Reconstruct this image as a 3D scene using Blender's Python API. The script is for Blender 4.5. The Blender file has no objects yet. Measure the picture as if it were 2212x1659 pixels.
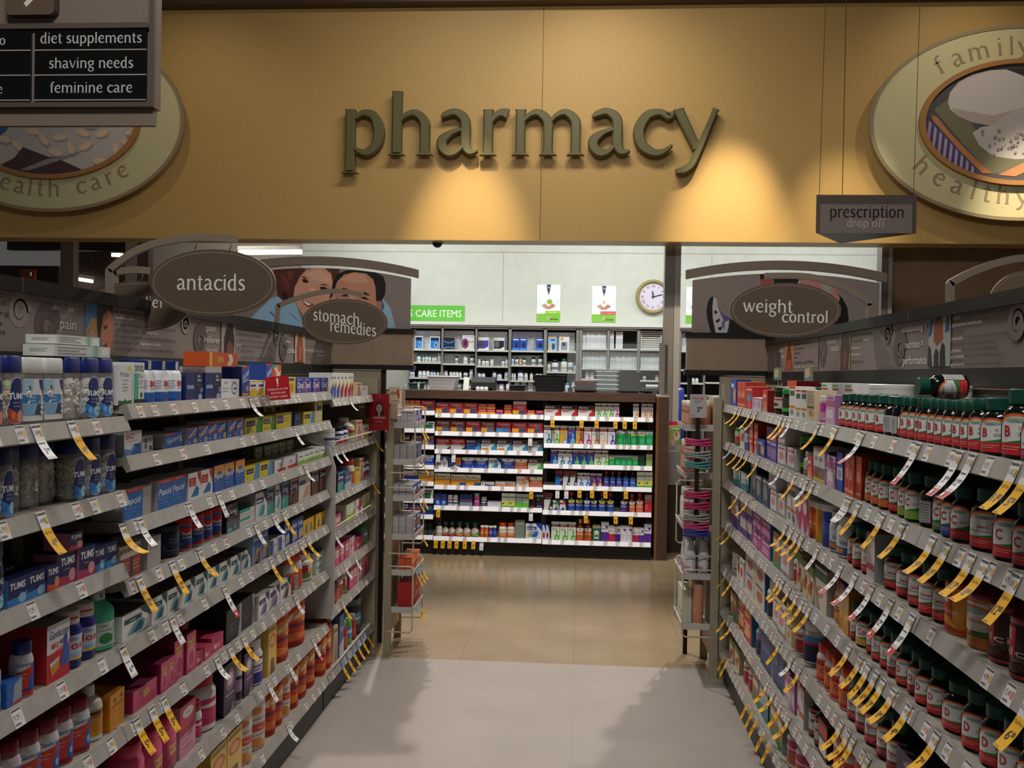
import bpy, math, random
from mathutils import Vector, Matrix
from mathutils.geometry import tessellate_polygon
random.seed(7)
SC = bpy.context.scene
COL = SC.collection
PI = math.pi

# ------------------------------------------------------------------ camera
FPX, CX, CY, HC = 2050.0, 1106.0, 829.5, 1.53
PSI, THE, RHO = math.atan(143.6 / FPX), -math.atan(20 / FPX), 0.0165
_F = Vector((-math.sin(PSI) * math.cos(THE), math.cos(PSI) * math.cos(THE), math.sin(THE)))
_R0 = Vector((math.cos(PSI), math.sin(PSI), 0))
_U0 = _R0.cross(_F)
_R = _R0 * math.cos(RHO) + _U0 * math.sin(RHO)
_U = _U0 * math.cos(RHO) - _R0 * math.sin(RHO)
CAM = Vector((0, 0, HC))
cd = bpy.data.cameras.new('camera')
cd.sensor_width = 36.0
cd.lens = FPX / 2212 * 36
cd.clip_start = 0.05
cam = bpy.data.objects.new('camera', cd)
COL.objects.link(cam)
cam.matrix_world = Matrix(((_R.x, _U.x, -_F.x, 0), (_R.y, _U.y, -_F.y, 0), (_R.z, _U.z, -_F.z, HC), (0, 0, 0, 1)))
SC.camera = cam

# ------------------------------------------------------------------ exposure, world, lights
vs = SC.view_settings
vs.view_transform = 'Standard'
vs.look = 'None'
vs.exposure = 0.0
vs.gamma = 1.0
vs.use_curve_mapping = False
SC.cycles.max_bounces = 6
SC.cycles.transparent_max_bounces = 10
W = bpy.data.worlds.new('store_ambient')
SC.world = W
W.use_nodes = True
bg = W.node_tree.nodes['Background']
bg.inputs[0].default_value = (1.0, 0.955, 0.90, 1)
bg.inputs[1].default_value = 0.075


def lamp(kind, name, loc, target, energy, color=(1, 1, 1), **kw):
    d = bpy.data.lights.new(name, kind)
    d.energy = energy
    d.color = color
    for k, v in kw.items():
        setattr(d, k, v)
    o = bpy.data.objects.new(name, d)
    COL.objects.link(o)
    o.location = loc
    o.rotation_euler = (Vector(target) - Vector(loc)).to_track_quat('-Z', 'Y').to_euler()
    return o


WARM = (1.0, 0.86, 0.62)
NEUT = (1.0, 0.965, 0.92)
COOL = (0.93, 0.98, 1.0)
# wall washers on the yellow fascia
for x, tx, tz, e, ang in ((-0.95, -1.0, 2.5, 820, 28), (1.35, 1.25, 2.65, 1050, 28), (2.3, 2.2, 2.5, 480, 28), (3.75, 3.7, 2.45, 850, 28), (0.1, 0.2, 3.6, 50, 84), (-3.6, -3.4, 3.2, 30, 84), (3.2, 3.2, 3.6, 50, 84)):
    lamp('SPOT', 'wall_washer', (x, 6.9, 5.1), (tx, 8.3, tz), e, WARM, spot_size=math.radians(ang), spot_blend=1.0, shadow_soft_size=0.05)
# cross aisle lamps between the gondolas and the pharmacy
lamp('AREA', 'cross_aisle_lamp', (-0.3, 6.6, 5.1), (-0.3, 6.65, 0), 70, NEUT, shape='RECTANGLE', size=2.4, size_y=0.3)
lamp('SPOT', 'cold_shelf_spot', (-0.3, 6.35, 4.9), (-0.3, 7.95, 0.7), 620, NEUT, spot_size=math.radians(42), spot_blend=0.8, shadow_soft_size=0.12)
lamp('SPOT', 'aisle_end_spot', (-1.3, 7.4, 5.0), (-0.2, 3.9, 0), 680, (1, 0.93, 0.86), spot_size=math.radians(52), spot_blend=0.6, shadow_soft_size=0.05)
lamp('SPOT', 'aisle_end_spot', (1.38, 7.6, 5.0), (-0.2, 4.0, 0), 700, (1, 0.93, 0.86), spot_size=math.radians(52), spot_blend=0.6, shadow_soft_size=0.05)
# main aisle, weak
lamp('AREA', 'aisle_lamp', (-0.2, 3.2, 4.9), (-0.2, 3.2, 0), 30, NEUT, shape='RECTANGLE', size=0.4, size_y=3.0)
lamp('AREA', 'aisle_lamp', (-0.2, 0.2, 4.8), (-0.1, 4.2, 1.4), 105, NEUT, shape='RECTANGLE', size=1.6, size_y=0.4)
# pharmacy room
for x in (-1.9, 0.4, 2.6):
    lamp('AREA', 'pharmacy_lamp', (x, 8.85, 3.3), (x, 9.6, 1.2), 44, COOL, shape='RECTANGLE', size=1.5, size_y=0.3)
lamp('AREA', 'corridor_fill', (-3.9, 10.3, 3.3), (-3.9, 11.2, 2.6), 9, NEUT, shape='RECTANGLE', size=0.8, size_y=0.2)  # added fill that brightens the cream wall beyond the pharmacy


# ------------------------------------------------------------------ materials
def lin(h):
    v = [int(h[i:i + 2], 16) / 255 for i in (0, 2, 4)]
    return [c / 12.92 if c <= 0.04045 else ((c + 0.055) / 1.055) ** 2.4 for c in v]


MATS = {}


def mat(key):
    """'rrggbb', 'rrggbb/0.2' (roughness), 'rrggbb/0.3m' (metal), 'rrggbb*4' (emission), 'clear', 'glass'"""
    if not isinstance(key, str):
        return key
    if key in MATS:
        return MATS[key]
    m = bpy.data.materials.new('mat_' + key)
    m.use_nodes = True
    nt = m.node_tree
    b = nt.nodes['Principled BSDF']
    if key in ('clear', 'glass', 'film'):
        out = nt.nodes['Material Output']
        tr = nt.nodes.new('ShaderNodeBsdfTransparent')
        tr.inputs[0].default_value = {'clear': (0.9, 0.9, 0.9, 1), 'glass': (0.93, 0.96, 0.96, 1), 'film': (0.97, 0.97, 0.97, 1)}[key]
        mx = nt.nodes.new('ShaderNodeMixShader')
        mx.inputs[0].default_value = {'clear': 0.16, 'glass': 0.05, 'film': 0.1}[key]
        b.inputs['Base Color'].default_value = (0.9, 0.9, 0.9, 1)
        b.inputs['Roughness'].default_value = 0.12
        nt.links.new(tr.outputs[0], mx.inputs[1])
        nt.links.new(b.outputs[0], mx.inputs[2])
        nt.links.new(mx.outputs[0], out.inputs[0])
    else:
        c = lin(key[:6]) + [1]
        b.inputs['Base Color'].default_value = c
        r, met = 0.45, 0.0
        if '/' in key:
            s = key.split('/')[1]
            if s.endswith('m'):
                met, s = 1.0, s[:-1]
            r = float(s)
        b.inputs['Roughness'].default_value = r
        b.inputs['Metallic'].default_value = met
        b.inputs['Specular IOR Level'].default_value = 0.35
        if '*' in key:
            b.inputs['Emission Color'].default_value = c
            b.inputs['Emission Strength'].default_value = float(key.split('*')[1])
    MATS[key] = m
    return m


def noisy(name, c1, c2, scale=6, rough=0.5, stretch=(1, 1, 1), detail=4, bump=0.0, bands=None, coat=0.0, spec=0.35):
    """two-tone noise material in object coordinates; bands=(axis sizes) draws tile joints with a brick texture"""
    m = bpy.data.materials.new(name)
    m.use_nodes = True
    nt = m.node_tree
    N, L = nt.nodes.new, nt.links.new
    b = nt.nodes['Principled BSDF']
    tc = N('ShaderNodeTexCoord')
    mp = N('ShaderNodeMapping')
    mp.inputs['Scale'].default_value = stretch
    L(tc.outputs['Object'], mp.inputs[0])
    no = N('ShaderNodeTexNoise')
    no.inputs['Scale'].default_value = scale
    no.inputs['Detail'].default_value = detail
    L(mp.outputs[0], no.inputs['Vector'])
    rp = N('ShaderNodeValToRGB')
    rp.color_ramp.elements[0].position = 0.35
    rp.color_ramp.elements[1].position = 0.65
    rp.color_ramp.elements[0].color = lin(c1) + [1]
    rp.color_ramp.elements[1].color = lin(c2) + [1]
    L(no.outputs[0], rp.inputs[0])
    col = rp.outputs[0]
    if bands:
        br = N('ShaderNodeTexBrick')
        br.offset = 0.0
        br.inputs['Scale'].default_value = 1.0
        br.inputs['Mortar Size'].default_value = bands[2]
        br.inputs['Mortar Smooth'].default_value = 0.3
        br.inputs['Brick Width'].default_value = bands[0]
        br.inputs['Row Height'].default_value = bands[1]
        L(tc.outputs['Object'], br.inputs['Vector'])
        mx = N('ShaderNodeMixRGB')
        mx.inputs[2].default_value = lin(bands[3]) + [1]
        L(br.outputs['Fac'], mx.inputs[0])
        L(col, mx.inputs[1])
        col = mx.outputs[0]
    L(col, b.inputs['Base Color'])
    b.inputs['Roughness'].default_value = rough
    b.inputs['Specular IOR Level'].default_value = spec
    b.inputs['Coat Weight'].default_value = coat
    b.inputs['Coat Roughness'].default_value = 0.12
    if bump:
        bp = N('ShaderNodeBump')
        bp.inputs['Strength'].default_value = bump
        bp.inputs['Distance'].default_value = 0.01
        L(no.outputs[0], bp.inputs['Height'])
        L(bp.outputs[0], b.inputs['Normal'])
    return m


# ------------------------------------------------------------------ lettering
TXT = {}


def text_polys(s, bold=0.0, ital=0.0):
    """polygons of a string in the built-in font, cap height 1, starting at x = 0: (polys, width)"""
    k = (s, bold, ital)
    if k not in TXT:
        c = bpy.data.curves.new('lettering', 'FONT')
        c.body = s
        c.size = 1.0
        c.offset = bold
        c.shear = ital
        c.resolution_u = 2
        o = bpy.data.objects.new('lettering', c)
        me = bpy.data.meshes.new_from_object(o)
        v = [(p.co.x / 0.72, p.co.y / 0.72) for p in me.vertices]
        ps = [[v[i] for i in p.vertices] for p in me.polygons]
        bpy.data.objects.remove(o)
        bpy.data.curves.remove(c)
        bpy.data.meshes.remove(me)
        x0 = min((p[0] for p in v), default=0)
        x1 = max((p[0] for p in v), default=0)
        TXT[k] = ([[(x - x0, y) for x, y in p] for p in ps], x1 - x0)
    return TXT[k]


# a flared humanist hand: strokes of (x, y, width), x-height 1
def _st(x, y0, y1, w=.2):
    return [(x, y0, w * 1.75), (x, y0 + .05, w * 1.15), (x, y0 + .14, w), (x, y1 - .12, w * .98), (x, y1, w * 1.12)]


GL = {
    'a': (.92, [[(.1, .83, .06), (.2, .9, .13), (.42, .95, .15), (.62, .82, .2), (.66, .6, .2), (.66, .25, .2), (.76, .07, .15), (.94, .1, .05)],
                [(.64, .58, .06), (.36, .5, .12), (.14, .34, .2), (.14, .17, .2), (.28, .05, .17), (.46, .08, .12), (.64, .25, .06)]]),
    'b': (1.0, [_st(.2, .0, 1.42)[2:], [(.2, .2, .2), (.3, .06, .12), (.52, .04, .14), (.8, .2, .2), (.86, .5, .22), (.74, .86, .18), (.5, .93, .13), (.26, .78, .07)]]),
    'c': (.9, [[(.84, .94, .2), (.82, .84, .16), (.62, .93, .14), (.34, .86, .19), (.16, .55, .22), (.24, .22, .21), (.5, .05, .16), (.72, .08, .12), (.9, .22, .05)]]),
    'd': (1.0, [[(.74, .2, .06), (.54, .06, .12), (.3, .08, .18), (.14, .4, .22), (.2, .75, .2), (.44, .94, .14), (.66, .88, .1), (.78, .76, .06)],
                [(.74, 1.42, .22), (.76, 1.3, .19), (.76, .2, .19), (.8, .04, .2), (.94, .03, .05)]]),
    'e': (.93, [[(.2, .54, .07), (.5, .55, .08), (.78, .57, .1)], [(.8, .6, .08), (.74, .84, .17), (.5, .95, .15), (.26, .82, .18), (.14, .5, .22), (.24, .2, .2), (.5, .05, .16), (.7, .07, .12), (.88, .2, .05)]]),
    'f': (.62, [[(.3, .0, .34), (.3, .05, .22), (.3, .14, .2), (.3, 1.05, .2), (.38, 1.3, .17), (.55, 1.38, .14), (.68, 1.33, .08)], [(.06, .92, .1), (.58, .92, .1)]]),
    'g': (.95, [[(.46, .94, .13), (.2, .84, .18), (.14, .62, .19), (.3, .4, .15), (.5, .38, .13), (.72, .5, .18), (.74, .76, .18), (.58, .92, .13), (.46, .94, .12)],
                [(.62, .9, .08), (.92, .93, .1)], [(.3, .42, .1), (.2, .24, .13), (.34, .12, .14), (.64, .06, .16), (.8, -.1, .17), (.7, -.32, .14), (.4, -.4, .12), (.14, -.28, .14), (.14, -.1, .13), (.32, .08, .08)]]),
    'h': (1.06, [_st(.2, 0, 1.4), [(.24, .72, .06), (.4, .88, .11), (.62, .93, .15), (.82, .76, .2), (.84, .5, .2), (.84, .14, .2), (.84, .05, .24), (.84, 0, .36)]]),
    'i': (.42, [_st(.2, 0, 1.0), [(.2, 1.22, .1), (.2, 1.27, .2), (.2, 1.32, .2), (.2, 1.37, .1)]]),
    'l': (.42, [_st(.2, 0, 1.42)]),
    'm': (1.66, [_st(.2, 0, 1.0), [(.24, .72, .06), (.4, .88, .11), (.6, .93, .15), (.8, .76, .2), (.82, .5, .2), (.82, .14, .2), (.82, .05, .24), (.82, 0, .36)],
                 [(.86, .72, .06), (1.02, .88, .11), (1.22, .93, .15), (1.42, .76, .2), (1.44, .5, .2), (1.44, .14, .2), (1.44, .05, .24), (1.44, 0, .36)]]),
    'n': (1.06, [_st(.2, 0, 1.0), [(.24, .72, .06), (.4, .88, .11), (.62, .93, .15), (.82, .76, .2), (.84, .5, .2), (.84, .14, .2), (.84, .05, .24), (.84, 0, .36)]]),
    'o': (1.02, [[(.5, .95, .13), (.24, .82, .19), (.15, .5, .22), (.24, .18, .19), (.5, .05, .13), (.76, .18, .19), (.85, .5, .22), (.76, .82, .19), (.5, .95, .13)]]),
    'p': (1.02, [_st(.2, -.4, 1.0), [(.26, .78, .06), (.48, .93, .13), (.74, .86, .19), (.86, .52, .22), (.78, .2, .2), (.54, .05, .15), (.28, .16, .06)]]),
    'r': (.68, [_st(.2, 0, 1.0), [(.24, .68, .06), (.36, .86, .12), (.5, .93, .17), (.64, .9, .22)]]),
    's': (.76, [[(.64, .82, .06), (.6, .89, .14), (.4, .95, .14), (.2, .84, .18), (.22, .64, .2), (.42, .5, .22), (.62, .34, .2), (.6, .14, .18), (.38, .05, .14), (.18, .09, .14), (.1, .2, .06)]]),
    't': (.62, [[(.27, 1.28, .06), (.27, 1.1, .17), (.27, .25, .2), (.34, .07, .17), (.48, .05, .12), (.62, .12, .05)], [(.04, .93, .1), (.56, .93, .1)]]),
    'u': (1.06, [[(.18, 1, .26), (.2, .88, .2), (.2, .3, .2), (.3, .08, .18), (.5, .05, .13), (.72, .2, .08)], [(.8, 1, .26), (.82, .88, .2), (.82, .15, .2), (.86, .03, .2), (1.0, .03, .05)]]),
    'v': (.94, [[(.08, 1, .24), (.14, .88, .19), (.46, .05, .16)], [(.86, 1, .18), (.8, .88, .11), (.5, .05, .12)]]),
    'w': (1.4, [[(.08, 1, .24), (.14, .88, .19), (.4, .05, .16)], [(.7, .95, .1), (.44, .05, .12)], [(.68, .98, .2), (.72, .88, .19), (.98, .05, .16)], [(1.34, 1, .18), (1.28, .88, .11), (1.02, .05, .12)]]),
    'y': (.96, [[(.08, 1, .22), (.13, .88, .2), (.5, .14, .17)], [(.9, 1, .14), (.85, .88, .12), (.52, .08, .14), (.38, -.2, .15), (.22, -.32, .16), (.04, -.36, .1)]]),
    ' ': (.45, []),
}


def _cr(a, b, c, d, t):
    return tuple(.5 * (2 * b[i] + (c[i] - a[i]) * t + (2 * a[i] - 5 * b[i] + 4 * c[i] - d[i]) * t * t + (3 * b[i] - a[i] - 3 * c[i] + d[i]) * t ** 3) for i in range(len(b)))


def smooth_path(p, k=4):
    if len(p) < 3:
        return list(p)
    closed = all(abs(a - b) < 1e-6 for a, b in zip(p[0], p[-1]))
    out = []
    n = len(p)
    for i in range(n - 1):
        a = p[i - 1] if i else (p[-2] if closed else p[0])
        d = p[i + 2] if i + 2 < n else (p[1] if closed else p[-1])
        out += [_cr(a, p[i], p[i + 1], d, j / k) for j in range(k)]
    return out + [p[-1]]


def stroke_quads(p, k=4):
    q = smooth_path(p, k)
    L, R = [], []
    n = len(q)
    closed = abs(q[0][0] - q[-1][0]) + abs(q[0][1] - q[-1][1]) < 1e-6
    for i, (x, y, w) in enumerate(q):
        a = q[i - 1] if i else (q[-2] if closed else q[0])
        b = q[i + 1] if i + 1 < n else (q[1] if closed else q[-1])
        dx, dy = b[0] - a[0], b[1] - a[1]
        l = math.hypot(dx, dy) or 1
        nx, ny = -dy / l * w / 2, dx / l * w / 2
        L.append((x + nx, y + ny))
        R.append((x - nx, y - ny))
    return L, R


def sign_polys(s, gap=.06, k=4):
    """polygons of a string in the flared hand, x-height 1: (polys, width)"""
    x, out = 0, []
    for ch in s:
        w, strokes = GL[ch]
        for st in strokes:
            L, R = stroke_quads(st, k)
            for i in range(len(L) - 1):
                out.append([(x + R[i][0], R[i][1]), (x + R[i + 1][0], R[i + 1][1]), (x + L[i + 1][0], L[i + 1][1]), (x + L[i][0], L[i][1])])
        x += w + gap
    return out, x - gap


# ------------------------------------------------------------------ mesh builder
def sect(t, a, b, n):
    c, s = math.cos(t), math.sin(t)
    e = 2 / n
    return (a * math.copysign(abs(c) ** e, c), b * math.copysign(abs(s) ** e, s))


def clip_x(poly, x0, x1):
    for sgn, lim in ((1, x0), (-1, x1)):
        out = []
        for i, p in enumerate(poly):
            q = poly[(i + 1) % len(poly)]
            pin, qin = sgn * (p[0] - lim) >= 0, sgn * (q[0] - lim) >= 0
            if pin:
                out.append(p)
            if pin != qin:
                t = (lim - p[0]) / (q[0] - p[0])
                out.append((lim, p[1] + t * (q[1] - p[1])))
        poly = out
        if len(poly) < 3:
            return []
    return poly


class MB:
    def __init__(self):
        self.v, self.f, self.m, self.s = [], [], [], []

    def add(self, vs, fs, m, smooth=False):
        o = len(self.v)
        self.v += [tuple(v) for v in vs]
        for f in fs:
            self.f.append([o + i for i in f])
            self.m.append(m)
            self.s.append(smooth)
        return self

    def box(self, x0, x1, y0, y1, z0, z1, m):
        """m: one key, or (front, side, top)"""
        vs = [(x, y, z) for z in (z0, z1) for y in (y0, y1) for x in (x0, x1)]
        fr, sd, tp = m if isinstance(m, tuple) else (m, m, m)
        self.add(vs, [(0, 1, 5, 4)], fr)
        self.add(vs, [(1, 3, 7, 5), (3, 2, 6, 7), (2, 0, 4, 6)], sd)
        self.add(vs, [(4, 5, 7, 6), (0, 2, 3, 1)], tp)
        return self

    def prism(self, pts, y0, y1, m, side=None):
        """polygon in XZ extruded along Y (front at y0)"""
        n = len(pts)
        vs = [(p[0], y0, p[1]) for p in pts] + [(p[0], y1, p[1]) for p in pts]
        tris = tessellate_polygon([[Vector((p[0], p[1], 0)) for p in pts]])
        self.add(vs, [tuple(t) for t in tris], m)
        self.add(vs, [tuple(n + i for i in reversed(t)) for t in tris], side or m)
        self.add(vs, [(i, n + i, n + (i + 1) % n, (i + 1) % n) for i in range(n)], side or m)
        return self

    def extrude_x(self, pts, x0, x1, m):
        """polygon in YZ extruded along X"""
        n = len(pts)
        vs = [(x0, p[0], p[1]) for p in pts] + [(x1, p[0], p[1]) for p in pts]
        self.add(vs, [list(range(n)), list(range(2 * n - 1, n - 1, -1))] + [(i, (i + 1) % n, n + (i + 1) % n, n + i) for i in range(n)], m)
        return self

    def tube(self, pts, r, m, n=6):
        pts = [Vector(p) for p in pts]
        rings = []
        up = None
        for i, p in enumerate(pts):
            d = (pts[min(i + 1, len(pts) - 1)] - pts[max(i - 1, 0)]).normalized()
            if up is None:
                up = Vector((0, 0, 1)) if abs(d.z) < .9 else Vector((1, 0, 0))
            a = d.cross(up).normalized()
            b = a.cross(d).normalized()
            up = b
            rings.append([p + (a * math.cos(2 * PI * k / n) + b * math.sin(2 * PI * k / n)) * r for k in range(n)])
        vs = [v for g in rings for v in g]
        fs = [(i * n + k, i * n + (k + 1) % n, (i + 1) * n + (k + 1) % n, (i + 1) * n + k) for i in range(len(pts) - 1) for k in range(n)]
        self.add(vs, fs, m, True)
        self.add(rings[0], [list(range(n))], m)
        self.add(rings[-1], [list(range(n))][::-1], m)
        return self

    def lathe(self, prof, a, b, m, n=2.0, seg=20, cx=0, cy=0, t0=0, t1=2 * PI, cap=True):
        """prof: (scale, z) pairs; a, b half sizes in X and Y; n superellipse exponent"""
        full = abs(t1 - t0 - 2 * PI) < 1e-6
        ts = [t0 + (t1 - t0) * k / seg for k in range(seg if full else seg + 1)]
        S = [sect(t, a, b, n) for t in ts]
        k = len(S)
        ring = lambda s, z: [(cx + p[0] * s, cy + p[1] * s, z) for p in S]
        # split at sharp profile corners
        i = 0
        while i < len(prof) - 1:
            j = i + 1
            while j < len(prof) - 1:
                d1 = ((prof[j][0] - prof[j - 1][0]) * a, prof[j][1] - prof[j - 1][1])
                d2 = ((prof[j + 1][0] - prof[j][0]) * a, prof[j + 1][1] - prof[j][1])
                l1, l2 = math.hypot(*d1), math.hypot(*d2)
                if l1 and l2 and (d1[0] * d2[0] + d1[1] * d2[1]) / l1 / l2 < .72:
                    break
                j += 1
            vs = [v for q in prof[i:j + 1] for v in ring(*q)]
            fs = []
            for r in range(j - i):
                for q in range(k if full else k - 1):
                    fs.append((r * k + q, r * k + (q + 1) % k, (r + 1) * k + (q + 1) % k, (r + 1) * k + q))
            self.add(vs, fs, m, True)
            i = j
        if cap and full:
            self.add(ring(*prof[0]), [list(range(k))[::-1]], m)
            self.add(ring(*prof[-1]), [list(range(k))], m)
        return self

    def art(self, items, Wd, Ht, mapper, eps=.0001, step=0, base=1):
        """flat artwork: items in 0..1 of Wd x Ht, mapper(u, v, off) -> xyz, u from -Wd/2"""
        for li, it in enumerate(items):
            k = it[0]
            polys = []
            X = lambda x: (x - .5) * Wd
            Y = lambda y: y * Ht
            if k == 'r':
                _, x0, y0, x1, y1, c = it
                polys = [[(X(x0), Y(y0)), (X(x1), Y(y0)), (X(x1), Y(y1)), (X(x0), Y(y1))]]
            elif k == 'e':
                _, cx, cy, rx, ry, c = it
                polys = [[(X(cx) + rx * Wd * math.cos(t * PI / 12), Y(cy) + ry * Ht * math.sin(t * PI / 12)) for t in range(24)]]
            elif k == 'c':
                _, cx, cy, r, c = it
                polys = [[(X(cx) + r * Ht * math.cos(t * PI / 9), Y(cy) + r * Ht * math.sin(t * PI / 9)) for t in range(18)]]
            elif k == 'p':
                _, pts, c = it
                q = [(X(x), Y(y)) for x, y in pts]
                if len(q) > 4:
                    polys = [[q[i] for i in t] for t in tessellate_polygon([[Vector((x, y, 0)) for x, y in q]])]
                else:
                    polys = [q]
            elif k == 's':   # stroke: points (x, y, width in Ht)
                _, pts, c = it
                L, R = stroke_quads([(X(x), Y(y), w * Ht) for x, y, w in pts], 4)
                polys = [[R[i], R[i + 1], L[i + 1], L[i]] for i in range(len(L) - 1)]
            elif k == 'sp':  # spiral: cx, cy, r (of Ht), turns, width, colour, squeeze
                _, cx, cy, r, tn, w, c, sq = it
                n = int(tn * 16)
                L, R = stroke_quads([(X(cx) + math.cos(2 * PI * i / 16) * r * Ht * sq * (1 - .8 * i / n), Y(cy) + math.sin(2 * PI * i / 16) * r * Ht * (1 - .8 * i / n), w * Ht * (1 - .5 * i / n)) for i in range(n + 1)], 1)
                polys = [[R[i], R[i + 1], L[i + 1], L[i]] for i in range(len(L) - 1)]
            elif k in ('t', 'g'):   # text: string, cx, cy (middle), height of caps, colour, options
                _, s, cx, cy, h, c = it[:6]
                o = it[6] if len(it) > 6 else {}
                ps, w = text_polys(s, o.get('b', 0), o.get('i', 0)) if k == 't' else sign_polys(s)
                sy = h * Ht
                sx = sy * o.get('sx', 1)
                if 'w' in o and (w * sx > o['w'] * Wd or o.get('fit')):
                    sx = o['w'] * Wd / w
                al = o.get('a', 'c')
                ox = {'c': -w * sx / 2, 'l': 0, 'r': -w * sx}[al]
                ro = math.radians(o.get('rot', 0))
                cr, sr = math.cos(ro), math.sin(ro)
                for p in ps:
                    q = []
                    for x, y in p:
                        u, v = ox + x * sx, (y - .5) * sy
                        q.append((X(cx) + u * cr - v * sr, Y(cy) + u * sr + v * cr))
                    polys.append(q)
            if step:
                out = []
                for p in polys:
                    a, b = min(q[0] for q in p), max(q[0] for q in p)
                    n0, n1 = math.floor(a / step), math.ceil(b / step)
                    if n1 - n0 <= 1:
                        out.append(p)
                    else:
                        for i in range(n0, n1):
                            q = clip_x(p, i * step, (i + 1) * step)
                            if q:
                                out.append(q)
                polys = out
            off = eps * (li + base)
            for p in polys:
                self.add([mapper(u, v, off) for u, v in p], [list(range(len(p)))], c)
        return self

    def mesh(self, name):
        me = bpy.data.meshes.new(name)
        me.from_pydata(self.v, [], self.f)
        ks = list(dict.fromkeys(self.m))
        for k in ks:
            me.materials.append(mat(k))
        ix = {k: i for i, k in enumerate(ks)}
        me.polygons.foreach_set('material_index', [ix[k] for k in self.m])
        me.polygons.foreach_set('use_smooth', self.s)
        me.update()
        return me

    def obj(self, name, parent=None, loc=None, rot=0):
        return put(name, self.mesh(name), parent, loc, rot)


def put(name, me, parent=None, loc=None, rot=0):
    o = bpy.data.objects.new(name, me)
    COL.objects.link(o)
    if parent:
        o.parent = parent
    if loc is not None:
        o.location = loc
    if rot:
        o.rotation_euler = (0, 0, rot)
    return o


def tag(o, label, cat, group=None):
    o['label'] = label
    o['category'] = cat
    if group:
        o['group'] = group
    return o


def thing(name, label, cat, loc=(0, 0, 0), rot=0, group=None):
    return tag(put(name, None, None, loc, rot), label, cat, group)


def struct(o):
    o['kind'] = 'structure'
    return o


def flat(u, v, off):          # artwork on a plane facing -Y at y = 0
    return (u, -off, v)


def at(px, py, X=None, Y=None, Z=None):
    """the point of the photograph's ray through a pixel on a plane of the room"""
    d = _F + _R * ((px - CX) / FPX) - _U * ((py - CY) / FPX)
    if Y is not None:
        t = Y / d.y
    elif X is not None:
        t = X / d.x
    else:
        t = (Z - HC) / d.z
    return CAM + d * t


ORD = 'first second third fourth fifth sixth seventh eighth ninth tenth eleventh twelfth thirteenth fourteenth fifteenth sixteenth seventeenth eighteenth nineteenth twentieth'.split()
TENS = {2: 'twenty', 3: 'thirty', 4: 'forty', 5: 'fifty', 6: 'sixty', 7: 'seventy', 8: 'eighty', 9: 'ninety'}


def ordinal(i):
    if i <= 20:
        return ORD[i - 1]
    t, u = divmod(i, 10)
    return TENS[t] + '-' + ORD[u - 1] if u else {3: 'thirtieth', 4: 'fortieth', 5: 'fiftieth', 6: 'sixtieth', 7: 'seventieth', 8: 'eightieth', 9: 'ninetieth'}[t]

# ================================================================== the setting
YF = 8.30
ZFB = at(1150, 519.5, Y=YF).z
ZFT = at(1150, 14, Y=YF).z
ZC = 5.2
m_yellow = noisy('fascia_yellow', 'ad8b50', 'b18f54', 40, .55, detail=8)
m_vinyl = noisy('vinyl_floor', '928a83', '9a918a', 3, .32, detail=10, bands=(0.915, 0.915, .002, '8c837b'), coat=.15)
m_tan = noisy('tan_floor', '857357', '8e7c60', 3, .25, detail=10, bands=(0.61, 0.61, .003, '786950'), coat=.3)
m_brown = noisy('dark_brown_board', '3a2b22', '43322a', 5, .6)
m_tanw = noisy('tan_wall', '7a6148', '82694f', 5, .6)
m_white = noisy('pharmacy_white', 'b3b5ab', 'b8bab0', 9, .5)
m_wood = noisy('brown_laminate', '4b352a', '57402f', 7, .4, stretch=(1, 1, 9))
m_ceil = noisy('ceiling_grey', '5a5550', '625c56', 4, .8)
m_taupe = noisy('taupe_panel', '85735f', '8d7b67', 10, .55)
m_peg = noisy('pegboard_tan', 'a8937a', 'b39e86', 9, .6)

b = MB()
b.box(-7, 7, -3, 5.03, -.05, 0, m_vinyl)
struct(b.obj('floor'))
b = MB()
b.box(-7, 7, 5.03, 13, -.05, 0, m_tan)
struct(b.obj('floor_far'))
b = MB()
b.box(-7, 7, -3, YF + .3, ZC, ZC + .05, m_ceil)
struct(b.obj('ceiling'))
b = MB()
b.box(-7, 7, YF, YF + .27, ZFB, ZC, m_yellow)
for px in (1170, 1822):
    x = at(px, 300, Y=YF).x
    b.box(x - .003, x + .003, YF - .001, YF + .01, ZFB, ZFT, '5d4418')
b.box(-7, 7, YF + .001, YF + .269, ZFB - .004, ZFB + .001, 'a98a5c')
struct(b.obj('wall_fascia'))
b = MB()
b.box(-7, 7, YF - .14, YF, ZFT, ZC, '4a382b')
struct(b.obj('trim_1'))

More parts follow.
